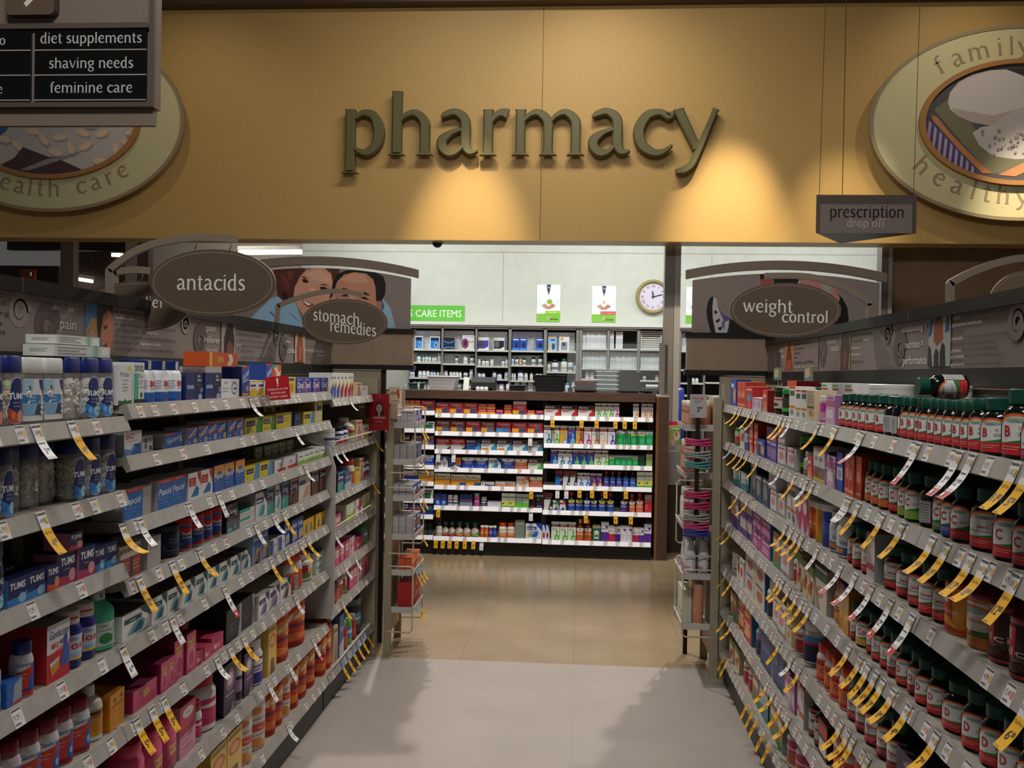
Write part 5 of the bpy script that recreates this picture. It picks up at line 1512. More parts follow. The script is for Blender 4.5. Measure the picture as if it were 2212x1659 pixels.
kind('brio', AB, BB, 'white-capped blue bottle with red lettering', BT('wide', '2a2f86/0.3', 'd8d2d0', None, [('r', 0, .02, 1, .98, 'b8c8d8'), ('p', [(0, .0), (1, .0), (1, .3), (0, .2)], '8fb4d4'), ('r', 0, .0, 1, .1, 'd8b83a'), ('t', 'Brioschi', .55, .58, .3, 'bc2a34', {'w': .95, 'fit': 1, 'b': .02}), ('p', [(.1, .8), (.4, .95), (.6, .8), (.4, .75)], '8f8fc0')], (.16, .60), 1.9, capart=[('r', 0, .1, .9, .9, 'd8c4c4'), ('r', .1, .4, .7, .6, 'b84a54')]))
kind('mint', AB, BB, 'mint green rinse bottle', BT('tall', '4fc09a/0.2', 'b8c4c0', None, [('r', 0, .0, 1, .8, 'c8d2cc'), ('t', 'mint', .4, .68, .12, '1d2a2a', {'w': .6, 'i': .2}), ('e', .5, .24, .3, .18, '3f8a4a'), ('r', .2, .5, .8, .54, '6aa89a')], (.08, .56), 1.7, 3.2, capart=[('t', 'mint', .5, .6, .3, '2f8a74', {'w': .5}), ('c', .5, .3, .16, '2f8a74')]))
kind('lblu', AB, BB, 'pale blue bottle cut by the frame', BT('wide', 'b4c8dc', 'd0d4d8', None, [('e', .5, .6, .3, .2, '3a5aa8'), ('r', .1, .2, .9, .3, '5fae9a'), ('r', 0, 0, 1, .12, '3a7ac0')], (.05, .66), 1.8, 3))
kind('openB', MX, 'box', 'opened blue display box', BX('2a62b4', [('p', [(.4, 0), (1, .1), (1, 1), (.5, .8)], '9aa4ae'), ('p', [(.3, 0), (.95, 0), (1, .14), (.45, .1)], 'b83a34')], side='2a62b4', d=.05))
kind('tumsC', MX, 'box', 'small navy and blue tablet box', BX('1a2660', [('p', [(0, 0), (1, 0), (1, .42), (.5, .3), (0, .26)], '3a80c4'), ('e', .74, .22, .2, .18, '8fc0dc'), ('t', 'TUMS', .5, .72, .24, 'e4e6ea', {'w': .8, 'fit': 1, 'b': .03, 'i': .1})], side='4a88c0', top='14204c', d=.06))
kind('tumsD', MX, 'box', 'small navy and pink tablet box', BX('1a2258', [('p', [(0, 0), (1, 0), (1, .3), (.5, .26), (0, .3)], 'a8305a'), ('e', .76, .26, .2, .2, 'd8909a'), ('t', 'TUMS', .5, .74, .24, 'e4e6ea', {'w': .8, 'fit': 1, 'b': .03, 'i': .1}), ('r', .3, .46, .6, .5, '6a9a3a')], side='c07a94', top='14204c', d=.06))
kind('tumsE', MX, 'box', 'small navy and orange tablet box', BX('1a2258', [('p', [(0, 0), (1, 0), (1, .3), (.5, .2), (0, .3)], 'd0562a'), ('e', .8, .3, .18, .2, 'd8906a'), ('t', 'TUMS', .5, .74, .24, 'e4e6ea', {'w': .8, 'fit': 1, 'b': .03, 'i': .1})], side='1a2258', top='14204c', d=.06))
kind('fowl', AB, BB, 'white bottle with orange berry label', BT('tall', 'd4d4d0', 'c8c8c4', 'd0902e', [('e', .5, .86, .3, .07, '2a2f40'), ('c', .6, .85, .04, 'c0303a'), ('t', "FOWLER'S", .5, .72, .09, '2a2420', {'w': .95, 'b': .02})] + lines(.1, .9, (.58, .48, .4, .3, .2), '9a6a2a', .02), (.1, .58), 2.0))
kind('fowlX', MX, 'box', 'orange box with berry print', BX('d08a26', [('e', .6, .82, .16, .06, '5a4a3a'), ('t', "FOWLER'S", .52, .66, .09, '7a4a1a', {'w': .8, 'rot': 12})] + lines(.12, .85, (.5, .42, .3, .2), 'b06a1c', .02), side='c87e22', top='a86a1c', d=.07))
kind('pinkB', AB, BB, 'pink liquid bottle with pink cap', BT('wide', 'd0507c/0.25', 'c83a5a', None, [('r', 0, 0, 1, .9, 'c24a72'), ('t', 'Pepto', .5, .74, .18, 'd0c83a', {'w': .9, 'b': .02, 'rot': 8}), ('t', 'Bismol', .54, .54, .15, 'd0c83a', {'w': .9, 'b': .02, 'rot': 8}), ('e', .6, .24, .4, .2, 'a83a5a')], (.05, .6), 2.0, 2.8))
kind('pinkX', MX, 'carton', 'tall pink and red carton', BX('c23a5a', [('r', 0, 0, 1, .5, 'd08aa0'), ('p', [(0, .5), (1, .6), (1, .46), (0, .4)], 'a82a48'), ('e', .5, .82, .34, .1, 'd8d0d4'), ('t', 'relief', .5, .82, .06, '6a3a4a', {'w': .4})] + lines(.1, .8, (.36, .26, .16), 'a86a80', .02), side='b08a98', top='b02a3c', d=.07))
kind('magn', AB, BB, 'white bottle with magenta label', BT('wide', 'd4d2d4', 'a81f34', 'b81f5c', [('e', .66, .74, .28, .09, 'd8d4d8'), ('t', 'MAX', .66, .74, .07, '2a2f50', {'w': .34, 'b': .02}), ('r', .1, .3, .9, .33, 'd0608c')] + lines(.1, .7, (.5, .42), 'd0708c', .02), (.12, .56), 2.3))
kind('darkM', AB, BB, 'white bottle with purple photo label', BT('wide', 'd0ccd0', '5a1226/0.3', '3a2040', [('e', .5, .6, .3, .25, '9a7a9a'), ('r', .1, .1, .9, .3, '2a1630')], (.08, .56), 2.2))
kind('purpX', MX, 'box', 'dark purple box with pale flower', BX('3a2440', [('e', .5, .66, .38, .22, '8a6a8a'), ('e', .5, .68, .22, .13, 'd0c4c8'), ('r', .15, .36, .85, .4, 'a890a8'), ('r', .15, .28, .7, .31, '7a6080'), ('p', [(.5, 0), (.9, 0), (.8, .2)], '8a8290')], side='241830', top='1c1226', d=.07))
kind('relax', AB, BB, 'white bottle with purple foot', BT('wide', 'd4d4d8', 'd0d0d0', None, [('r', 0, .0, 1, .42, '2f2a7a'), ('r', 0, .9, 1, 1, '2f2a7a'), ('t', 'RestoraLAX', .5, .68, .14, '22263c', {'w': .95, 'b': .02}), ('r', .1, .5, .9, .54, '7a4a90')], (.06, .62), 2.2))
kind('cream', MX, 'carton', 'cream carton with orange oval', BX('d4b25a', [('e', .5, .66, .4, .14, 'c06a34'), ('e', .5, .66, .28, .09, 'd8a070'), ('p', [(.2, .0), (.8, .0), (.7, .3), (.3, .3)], '6a5a44'), ('r', .1, .86, .9, .92, 'a8842e')], side='caa850', top='5a2a22', d=.1))
kind('metaR', AB, 'canister', 'large red-orange fibre canister', BT('can', 'c4381c/0.35', 'b02418', None, [('p', [(.3, .62), (.7, .55), (1.0, .75), (1.0, .95), (.5, .9)], 'd8842a'), ('t', 'Meta', .52, .74, .16, 'ecd8c8', {'w': .7, 'rot': 14, 'i': .2, 'b': .02, 'fit': 1}), ('t', 'mucil', .62, .6, .1, 'ecd8c8', {'w': .7, 'rot': 14, 'i': .2}), ('r', .3, .42, .85, .5, '6a2f4a'), ('e', .4, .2, .22, .1, 'd8742a'), ('p', [(.7, .1), (1.0, .12), (.9, .24)], '3a4a90'), ('r', 0, 0, 1, .06, 'a01c20')], (.04, .86), 2.2))
kind('metaW', AB, 'canister', 'tall white and orange fibre canister', BT('can', 'd6d2cc', 'd4d0cc', None, [('p', [(.0, .0), (.7, .0), (.5, .2), (.0, .25)], 'd08a4a'), ('e', .3, .82, .25, .1, 'd08a4a'), ('r', .1, .36, 1, .52, 'd0472a'), ('t', 'Fibre', .5, .44, .06, 'e8dcd4', {'w': .5}), ('r', .3, .62, .9, .64, '9a9aa0'), ('r', .3, .26, .8, .28, '9a9aa0')], (.05, .86), 2.2))
kind('pinkS', MX, 'box', 'small pink tablet box', BX('c84a78', [('r', .1, .4, .9, .8, 'd8c8b8'), ('t', 'Gas', .45, .62, .2, '8a3a3a', {'w': .5}), ('e', .5, .2, .3, .14, 'd87a9a')], d=.06))
kind('limeS', MX, 'box', 'lime green and white box', BX('cfd4b8', [('p', [(0, 0), (1, 0), (1, .6), (.5, .3), (0, .5)], '9ab83a'), ('r', .5, .4, .8, .9, 'dcdcd4')], d=.06))
kind('pinkW', MX, 'box', 'white box with pink band', BX('d8d4d4', [('r', .45, 0, .75, 1, 'c8406a'), ('r', .2, .4, .9, .6, 'c8406a')], d=.06))
kind('orgS', MX, 'box', 'orange and maroon box', BX('d0582a', [('p', [(.0, .4), (1, .7), (1, 1), (0, 1)], '6a2438'), ('r', .1, .1, .5, .25, 'e0a060')], d=.08))
kind('jarD', AB, BB, 'dark shelf-end jar with grey cap', BT('jar', '2f3438/0.3', '5a5e62', None, [('r', .1, .3, .9, .8, '5a7a8a'), ('r', .2, .5, .7, .6, '9ac0d0')], (.1, .74), 1.8))
kind('blueB', MX, 'box', 'blue-grey carton with white foot', BX('4a5a88', [('p', [(0, 0), (1, 0), (1, .4), (0, .3)], 'b0b4c0'), ('r', .2, .6, .8, .7, '9aa4c4')], d=.08))
kind('redB', AB, BB, 'red syrup bottle', BT('wide', 'a82a24/0.25', '9a9a98', None, [('r', .1, .2, .9, .8, 'c04a3a')], (.06, .6), 1.7))
kind('grnT', AB, BB, 'green and blue rinse bottle', BT('tall', '5a9a4a/0.25', '3a7ab8', None, [('r', .0, .2, 1, .9, '4a8ac0'), ('r', .2, .5, .8, .7, 'b8d0d8')], (.1, .58), 1.8))

# ---- vitamins
VB = 'vitamin_bottle'
kind('B6', VB, BB, 'small dark red-B bottle', vit('B', sup='6'))
kind('B12', VB, BB, 'dark red-B bottle', vit('B', sup='12'))
kind('B50', VB, BB, 'dark B vitamin bottle marked fifty', vit('B', sup='50'))
kind('B75', VB, BB, 'dark B vitamin bottle marked seventy-five', vit('B', sup='75'))
kind('B100', VB, BB, 'large dark B bottle marked hundred', vit('B', sup='100'))
kind('Btn', VB, BB, 'dark bottle turned to its barcode', vit('B', turned=1.1))
kind('Bry', VB, BB, 'dark berry vitamin bottle', vit('Berry', '9a1f4a'))
kind('Cr', VB, BB, 'dark red-C bottle', vit('C'))
kind('Co', VB, BB, 'dark C bottle with orange foot', vit('C', 'd0622a'))
kind('Cg', VB, BB, 'dark C bottle with lime foot', vit('C', '6fae3a'))
kind('Cd', VB, BB, 'dark C bottle with green foot', vit('C', '2f7a3c'))
kind('Cb', VB, BB, 'dark C bottle with blue foot', vit('C', '2a4aa0'))
kind('Ctn', VB, BB, 'dark C bottle turned to its back', vit('C', turned=1.2))
kind('Cal', VB, BB, 'dark calcium bottle with white label', vit('Calcium'))
kind('CalT', VB, BB, 'large dark calcium bottle', vit('Calcium', lc='b82a5a'))
kind('Cam', VB, BB, 'dark chewable C bottle', vit('cam-C'))
kind('D', VB, BB, 'dark red-D bottle', vit('D'))
kind('Do', VB, BB, 'dark D bottle with orange foot', vit('D', 'd0522a'))
kind('CoQ', VB, BB, 'dark bottle with yellow foot', vit('Co', 'c8a82e'))
kind('E', VB, BB, 'dark mineral bottle with red foot', vit('Zinc'))
kind('Mg', VB, BB, 'dark magnesium bottle', vit('Magnesium', 'b82a40'))
kind('gumO', 'gummy_jar', 'jar', 'orange gummy jar with dark red lid', BT('can', 'c8862e/0.25', '7a1420/0.35', None, [('r', .0, .0, .42, 1, 'c43028'), ('r', .06, .7, .38, .95, 'd0ccc4'), ('t', 'calcium', .4, .5, .12, 'e8dcd0', {'w': .8}), ('p', [(.1, .1), (.3, .2), (.5, .1), (.4, .36), (.15, .34)], 'd8962e'), ('r', 0, 0, 1, .08, 'b83428')], (.05, .84), 2.2))
kind('gumD', 'gummy_jar', 'jar', 'white and orange D3 gummy jar', BT('can', 'd07a34/0.3', '7a1420/0.35', None, [('p', [(0, .34), (1, .34), (1, 1), (0, 1)], 'd0cdc6'), ('e', .4, .82, .2, .08, '8fa79c'), ('s', [(.2, .84, .04), (.4, .92, .05), (.6, .84, .04)], 'd0562c'), ('t', 'calcium+D3', .5, .6, .12, 'b8403a', {'w': .9}), ('p', [(.3, .2), (1, .26), (1, .44), (.4, .34)], '4a6a2a')], (.05, .84), 2.2))
kind('choc', 'gummy_jar', 'jar', 'brown calcium chew jar with red lid', BT('can', '2f1713/0.3', '7a1420/0.35', None, [('r', .0, .35, .4, 1, 'b82a28'), ('r', .06, .72, .34, .96, 'd0ccc4'), ('e', .2, .84, .1, .06, '8fa79c'), ('t', 'Calcium', .46, .5, .16, 'e8dcd4', {'w': .86, 'fit': 1}), ('p', [(.2, .2), (.45, .3), (.5, .16), (.3, .08)], '4a2418'), ('p', [(.55, .3), (.9, .36), (.9, .16), (.58, .1)], 'b82a2a'), ('r', 0, 0, 1, .05, 'b02a26')], (.05, .84), 2.4))
kind('whtB', AB, BB, 'white vitamin bottle with blue label', BT('wide', 'd0d2d2', 'c8cac8', '2a5a94', [('p', [(0, .4), (1, .3), (1, 1), (0, 1)], 'c8ccc8'), ('t', 'Vita', .5, .55, .2, '1d4a78', {'w': .8, 'b': .02}), ('r', .1, .1, .5, .3, 'd0802e')], (.06, .62), 2.0))
kind('tubO', 'tablet_tube', 'tube', 'orange effervescent tablet tube', BT('stick', 'd0542a', 'd4d4d0', None, [('r', .2, .2, .8, .8, 'd8762e'), ('r', .3, .4, .7, .5, 'e8d0b8')], (.1, .8), 1.4))
kind('tubY', 'tablet_tube', 'tube', 'yellow effervescent tablet tube', BT('stick', 'd0a42a', 'd4d4d0', None, [('r', .2, .2, .8, .8, 'd8882e')], (.1, .8), 1.4))
kind('tubB', 'tablet_tube', 'tube', 'blue effervescent tablet tube', BT('stick', '2a4ab0', 'd4d4d0', None, [('r', .2, .3, .8, .7, '4a6ac8')], (.1, .8), 1.4))
kind('tubP', 'tablet_tube', 'tube', 'purple effervescent tablet tube', BT('stick', '5a3a90', 'd4d4d0', None, [('r', .2, .3, .8, .7, '9a80b8')], (.1, .8), 1.4))
VX = 'vitamin_box'
kind('redO', VX, 'carton', 'tall red-orange vitamin carton', BX('c8482a', [('e', .5, .5, .3, .16, 'd88a7a'), ('t', 'Vita', .5, .86, .09, 'e8dcd0', {'w': .7, 'rot': 90}), ('r', .1, .08, .9, .14, 'd8a08a'), ('e', .5, .3, .2, .1, 'a83424')], side='b03a24', top='a02f20', d=.09))
kind('bluT', VX, 'carton', 'slim blue vitamin carton', BX('2a4aa8', [('r', .0, .3, 1, .62, 'c8ccd8'), ('e', .5, .44, .3, .12, '8a94b0'), ('c', .5, .7, .05, 'c04a5a')], side='24409a', d=.08))
kind('pnkT', VX, 'box', 'lilac and pink vitamin box', BX('c8a0bc', [('r', 0, .6, 1, .82, 'b05a8a'), ('r', .1, .2, .8, .5, 'd8ccd4'), ('r', .2, .86, .8, .92, '8a4a78')], side='9a6a9a', d=.08))
kind('prpT', VX, 'box', 'purple vitamin box with orange spot', BX('5a3a94', [('e', .5, .7, .3, .1, 'd0743a'), ('r', .1, .1, .9, .4, '8a70b0'), ('r', .1, .5, .9, .56, 'c8b8d8')], side='442c74', d=.08))
kind('whtY', VX, 'box', 'white box with fruit and yellow foot', BX('d0d0cc', [('r', 0, 0, 1, .1, 'c8b83a'), ('p', [(0, .1), (1, .1), (1, .36), (.6, .42), (0, .32)], '8a5a4a'), ('e', .3, .24, .16, .08, 'a8343a'), ('e', .7, .24, .18, .08, '5a8a3a'), ('r', .0, .36, 1, .42, '6a5a90')] + [('r', .15, .6, .35, .72, '8a9aa8'), ('r', .55, .6, .8, .72, '8a9aa8'), ('r', 0, .95, 1, 1, 'b83034')], d=.08))
kind('whtP', VX, 'box', 'white and pink swirl box', BX('d0cccc', [('s', [(.2, .3, .06), (.5, .6, .1), (.8, .4, .06)], 'c05a6a'), ('e', .5, .5, .3, .2, 'c88a90'), ('r', .1, .82, .9, .9, 'b84a54'), ('r', .0, .0, 1, .12, '8a8a8c')], d=.09))
kind('grnJ', VB, BB, 'dark jar with bright green lid', BT('jar', '141a17/0.2', '2f8a3a', None, [('r', .1, .2, .9, .9, '3a3a34'), ('r', .2, .1, .8, .3, '4aa83a')], (.1, .74), 1.8))
kind('grnK', VB, BB, 'green jar with dark lid', BT('jar', '3a8a3a/0.3', '15382c', None, [('r', .0, .4, 1, .8, 'c8c4a8'), ('e', .4, .3, .2, .2, 'c04a3a'), ('e', .7, .5, .2, .2, 'd8a83a')], (.06, .76), 2.0))
kind('redX', VX, 'box', 'red and peach vitamin box', BX('c8503a', [('p', [(0, .0), (1, .0), (1, .4), (.4, .5)], 'd89a80'), ('r', .1, .66, .7, .8, 'e0ccc0'), ('e', .7, .3, .2, .16, 'd8702e')], side='a82f28', d=.09))
kind('redS', VX, 'box', 'bright red vitamin box', BX('c0242c', [('e', .5, .5, .3, .18, '4a90b0'), ('r', .1, .82, .9, .9, 'e0b0a8'), ('p', [(.2, .1), (.8, .1), (.6, .4)], 'd8603a')], side='a82028', d=.08))
kind('bluS', VX, 'box', 'small blue box with orange photo', BX('2a52a4', [('e', .7, .4, .22, .3, 'd09a60'), ('r', .1, .7, .6, .84, 'c8d0e0')], side='1f3f86', d=.07))
kind('lilB', VX, 'box', 'lilac eye drop box', BX('c8bccc', [('r', .2, .3, .36, .7, '8a7aa0'), ('r', .5, .3, .66, .7, '8a7aa0'), ('r', 0, .84, 1, .92, 'a87aa8')], d=.06))
kind('whtR', VX, 'box', 'white box with red circle', BX('d0ccc6', [('e', .5, .5, .3, .2, 'b8443a'), ('r', .1, .84, .9, .92, '3a7a3a')], d=.08))
kind('darkR', VB, BB, 'black jar with leafy white label', BT('jar', '17191a/0.2', '233630', None, [('r', .04, .2, .96, .8, 'c4bcb8'), ('r', .04, .62, .96, .72, 'b83a4a'), ('e', .3, .4, .12, .1, '22362a'), ('e', .7, .36, .14, .12, '22362a')], (.08, .76), 1.8))
kind('bigW', VX, 'box', 'large plain white box set back', BX('cfcfcc', [('r', .05, .8, .6, .86, 'b83a34'), ('r', .05, .9, .5, .95, '2f9a4a')] + lines(.08, .6, (.7, .64, .56), '9a9aa0', .02), d=.1))
kind('whtO', VX, 'carton', 'slim white carton with orange band', BX('d2d0ca', [('r', 0, .3, 1, .38, 'd0702e'), ('e', .5, .16, .3, .1, '7a8a90'), ('r', .1, .7, .9, .86, '3a5a4a'), ('r', 0, .94, 1, 1, 'c8402a')], d=.07))
kind('crmB', VX, 'carton', 'cream carton with oval seal', BX('cdbd9c', [('r', 0, .42, 1, .48, '6a5a48'), ('e', .5, .24, .2, .1, 'b08a4a')] + lines(.2, .8, (.8, .7, .6), 'a89a80', .02), d=.07))
kind('pnkW', VB, BB, 'white jar with magenta box front', BT('jar', 'd2d0d0', 'd0d0ce', 'b83a94', [('t', 'diet', .5, .78, .14, '2a1a40', {'w': .7, 'b': .03}), ('e', .5, .3, .36, .2, 'c88ab0'), ('p', [(.4, .1), (.9, .2), (.6, .44)], 'd8c4d0')], (.05, .76), 2.2))
kind('whtT', VB, BB, 'white supplement tub', BT('can', 'd0d0cc', 'cfd2d0', None, [('r', .1, .4, .8, .6, 'b8b4ac'), ('e', .5, .2, .14, .06, '4a7a4a')], (.08, .84), 2.0))
kind('magT', VX, 'carton', 'tall magenta and white carton', BX('c8c4c4', [('e', .5, .5, .5, .5, 'b82a6a'), ('e', .4, .66, .34, .2, 'd8c8cc'), ('e', .5, .9, .3, .08, 'd0702e')], d=.08))
kind('frut', VX, 'box', 'fruit tea box with green top', BX('cbbf9a', [('e', .4, .3, .3, .16, 'b8642e'), ('e', .7, .5, .2, .14, 'a83a34'), ('p', [(0, .8), (1, .7), (1, 1), (0, 1)], '4a7a34'), ('r', .2, .6, .8, .68, 'd8d4c8')], side='b0a284', d=.08))
kind('crmD', VX, 'box', 'cream box with dark green band', BX('c8c0ae', [('r', 0, .7, 1, .92, '2a5a44'), ('e', .4, .4, .3, .14, 'b08a78')], side='9a9488', d=.09))
kind('gold', VX, 'carton', 'gold vitamin carton with oval seal', BX('c08a3a', [('r', 0, .88, 1, 1, '4a3a78'), ('e', .5, .6, .3, .08, '8a9a90'), ('e', .5, .34, .24, .1, 'd0a86a')], side='9a6a2c', top='3a2a5c', d=.08))
kind('orgB', AB, BB, 'orange and white C bottle with red cap', BT('wide', 'd4d0cc', 'c02a24', 'd0582a', [('r', .1, .5, .9, .86, 'd8d0c8'), ('t', 'C', .4, .66, .24, '2a2a3a', {'w': .3, 'b': .02}), ('e', .5, .24, .3, .14, 'd89a4a')], (.05, .64), 2.0))
kind('blkO', VB, BB, 'black bottle with orange cap', BT('tall', '121212/0.15', 'd0421f', None, [('r', 0, 0, 1, .9, 'b8b4b0'), ('r', 0, 0, 1, .2, '8a4a2a'), ('t', 'OMEGA', .5, .6, .14, '22242c', {'w': .86, 'b': .02}), ('s', [(.0, .9, .08), (.5, 1.04, .1), (1, .9, .08)], 'c8302a')], (.06, .6), 2.0))
kind('vitA', AB, BB, 'white multivitamin bottle with orange cap', BT('wide', 'd2d0cc', 'c83c20/0.4', None, [('r', 0, 0, 1, 1, 'd06a30'), ('r', 0, .7, 1, 1, 'c04028'), ('t', 'VITAMIN', .5, .8, .12, '2a2430', {'w': .9, 'b': .02}), ('t', 'C', .5, .5, .2, '2a3a7a', {'w': .3, 'b': .02}), ('r', 0, 0, 1, .16, 'c02a28')], (.06, .62), 2.2))
kind('tub2', VB, BB, 'large white protein tub', BT('can', 'd0cecb', 'cac8c4', None, [('p', [(.3, .3), (.7, .24), (.8, .4), (.5, .48)], 'c0706a'), ('e', .6, .2, .1, .05, '4a7a4a')], (.06, .84), 2.0))
kind('toyR', VB, BB, 'small white jar with red gummy picture', BT('tall', 'd0cdc8', 'd8d4ce', None, [('e', .5, .34, .42, .34, 'a82a34'), ('r', .2, .8, .8, .95, 'c84a3a')], (.06, .6), 2.2))
kind('bigB', VX, 'pack', 'big blue-sided pack with magenta front', BX('a8488c', [('p', [(.1, .1), (.9, .1), (.8, .45), (.2, .5)], 'c88ab0'), ('r', 0, .8, 1, 1, '5a3a80'), ('r', .2, .6, .9, .7, 'd8c4d8'), ('c', .25, .88, .1, 'd8b83a')], side='1f5a88', top='1d5480', d=.2))
kind('bigC', VX, 'pack', 'big blue-sided pack with cream front', BX('c8beb4', [('e', .5, .4, .3, .24, 'a8685a'), ('r', .1, .78, .8, .9, '3a6a90'), ('e', .7, .7, .14, .1, 'd89a8a')], side='1f5f92', top='1d5a8a', d=.2))
kind('bigR', VX, 'pack', 'big blue-sided pack with red front', BX('b83a34', [('e', .5, .5, .36, .3, 'd8a070'), ('r', .1, .8, .8, .9, 'd8d0c0'), ('e', .3, .3, .16, .14, 'd8c04a')], side='236a92', top='1f6088', d=.2))
kind('prpB', VX, 'box', 'purple and white tablet box', BX('c4bac8', [('r', 0, .0, 1, .4, '5a3a80'), ('c', .5, .64, .2, 'd8a83a'), ('r', .2, .9, .8, .96, '8a5a90')], side='8a9a9c', d=.1))
kind('darkC', VX, 'box', 'dark blue photo box', BX('34506a', [('e', .5, .5, .3, .3, '8a8a80'), ('r', .1, .84, .9, .94, 'b8c0c4')], side='2a4458', d=.1))
kind('grfx', VX, 'box', 'teal and white herbal box', BX('9ab0ae', [('p', [(0, 0), (1, 0), (1, .5), (0, .3)], '3a7a84'), ('r', .1, .7, .9, .84, 'd0ccc4')], side='3a6a74', d=.1))
kind('bwhB', VB, BB, 'white bottle with blue and magenta label', BT('wide', 'd2d2d2', 'd4d4d4', '26284a', [('r', 0, .78, 1, 1, '4a90c8'), ('r', 0, .66, 1, .78, 'b83a8c')], (.06, .66), 2.0))
kind('navX', VX, 'carton', 'navy carton with pale label', BX('23386e', [('r', .1, .1, .9, .8, '2c447f'), ('r', .2, .5, .8, .6, '5a74a8')], side='b8b0a8', d=.1))
kind('whtX', VX, 'carton', 'white and red tonic carton', BX('d0cac6', [('r', 0, .2, 1, .34, 'c04a50'), ('r', .1, .66, .6, .8, 'c8a0a4'), ('r', 0, .92, 1, 1, 'b0242c')], side='9aa09e', top='a82028', d=.08))
kind('magB', VB, BB, 'white shampoo bottle with magenta label', BT('wide', 'd6d2d2', 'cfcbcb', 'a82a60', [('r', 0, 0, 1, .5, 'b05a3a'), ('r', .2, .6, .8, .7, 'd8a0b8')], (.1, .66), 2.0))
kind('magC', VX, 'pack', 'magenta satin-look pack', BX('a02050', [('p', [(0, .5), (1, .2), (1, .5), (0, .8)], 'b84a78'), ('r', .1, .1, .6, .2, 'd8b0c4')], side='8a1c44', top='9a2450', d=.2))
kind('multi', VX, 'box', 'mixed colour cereal bar box', BX('b87a4a', [('p', [(0, 0), (1, 0), (1, .4), (0, .5)], '4a8a5a'), ('r', .1, .6, .9, .8, 'd8cfc0'), ('e', .5, .3, .2, .14, 'c8403a')], side='8a9a90', d=.1))
kind('blkR', VX, 'box', 'black box with red stripe', BX('1c1c1e', [('r', 0, .6, 1, .9, 'b83428'), ('r', .1, .1, .9, .5, 'c8c4c0')], side='141416', top='b03424', d=.1))
kind('prpK', VX, 'box', 'dark purple box with silver star', BX('2a1c46', [('p', [(.4, .9), (.55, .7), (.75, .7), (.6, .55), (.68, .35), (.5, .46), (.3, .38), (.36, .58), (.2, .7)], '8a84a4'), ('r', .1, .1, .8, .24, '7a5a44')], side='1c1430', d=.12))

# ---- cold remedies
kind('tyC', MX, 'box', 'red cold tablet box', BX('b3202a', tylenol('COLD', 'd8a22a', '2f4a70'), side='d6d0cc', d=.06))
kind('tyS', MX, 'box', 'small red and gold box', BX('b3202a', [('t', 'TYLENOL', .5, .7, .26, 'ecebe8', {'w': .8, 'i': .15}), ('r', 0, .05, 1, .42, 'd89a2a')], d=.05))
kind('tyP', MX, 'box', 'small red and purple box', BX('b3202a', [('t', 'TYLENOL', .5, .7, .26, 'ecebe8', {'w': .8, 'i': .15}), ('p', [(.1, .05), (.9, .05), (.8, .45), (.2, .45)], '6a3a8a')], d=.05))
kind('tyW', MX, 'box', 'white carton on a red box', BX('d8c8c4', lines(.1, .9, (.7, .45, .2), 'b89a98', .1), d=.06))
kind('tyD', MX, 'box', 'dark red cold box with gold band', BX('7a2426', tylenol('COLD & FLU', 'c89a2e', '4a6a80'), d=.06))
kind('tyB', MX, 'box', 'red cold box with blue capsule', BX('b3202a', tylenol('Complete', '2f8fd0', '2f7ac0'), d=.06))
kind('tyK', MX, 'box', 'red complete cold box with grey foot', BX('a82028', [('t', 'TYLENOL', .5, .8, .18, 'ecebe8', {'w': .8, 'fit': 1, 'i': .15}), ('t', 'COMPLETE', .4, .58, .11, 'ecd8d4', {'w': .5}), ('r', 0, .02, 1, .44, 'b0b0b2'), ('e', .88, .38, .14, .1, '5a9a3a'), ('p', [(.7, .02), (1, .02), (1, .3)], '2a1c1c')], d=.06))
kind('bnB', MX, 'box', 'blue all-in-one cold box', BX('27459c', benylin_box('', '3a90c0', '1c2238'), d=.06))
kind('bnW', MX, 'box', 'white all-in-one box with blue bottle', BX('d8dade', benylin_box('', '2f8ab0') + [('p', [(.05, .02), (.5, .02), (.5, .26), (.05, .2)], 'c8822e')], d=.06))
kind('bnG', MX, 'box', 'pale box with blue bottle print', BX('cfd2d2', benylin_box('', '3a84a8'), d=.06))
kind('bnV', MX, 'box', 'pale box with green foot print', BX('d0d4c8', benylin_box('', '4aa84a', '2f1c1c'), d=.06))
kind('bnR', MX, 'box', 'white and red extra strength box', BX('dcd8d6', benylin_box('', 'b8262e'), d=.06))
kind('nyB', MX, 'box', 'blue night capsule box', BX('233f9a', nyquil('NyQuil', '', 0, 'd0d2d4', '4a74c0'), d=.06))
kind('nyY', MX, 'box', 'blue night box with yellow corner', BX('233f9a', nyquil('NyQuil', '', 0, 'd0d2d4', '4a74c0') + [('p', [(0, 1), (.4, 1), (.1, .84), (0, .82)], 'd8cf3a')], d=.06))
kind('dyO', MX, 'box', 'orange day capsule box', BX('d06a26', nyquil('DayQuil', '', 0, 'd8d4cc', '9a78a8'), d=.06))
kind('cpO', MX, 'box', 'blue and white capsule box', BX('d8dade', [('p', [(0, 1), (.7, 1), (.6, .7), (0, .6)], '2a58b0'), ('p', [(.75, 1), (1, 1), (1, .6)], '2a4a9c'), ('r', .1, .2, .5, .45, 'c07a34'), ('c', .72, .32, .17, '8a94b4')], d=.06))
kind('cpN', MX, 'box', 'navy and orange tablet box', BX('27408c', [('r', .62, .3, 1, 1, 'd8722e'), ('t', 'PLUS', .36, .4, .14, 'd8dce4', {'w': .5}), ('p', [(0, 0), (1, 0), (.5, .3)], 'd0d0d2')], d=.06))
kind('cpW', MX, 'box', 'white box with blue shaded capsule', BX('dadcde', wave('232f6a', '6fb4d0', '2a7aa8'), d=.06))
kind('bkO', MX, 'box', 'cream and orange cold box', BX('d4d2b8', buckley('d8962e', 'c87a2e'), d=.06))
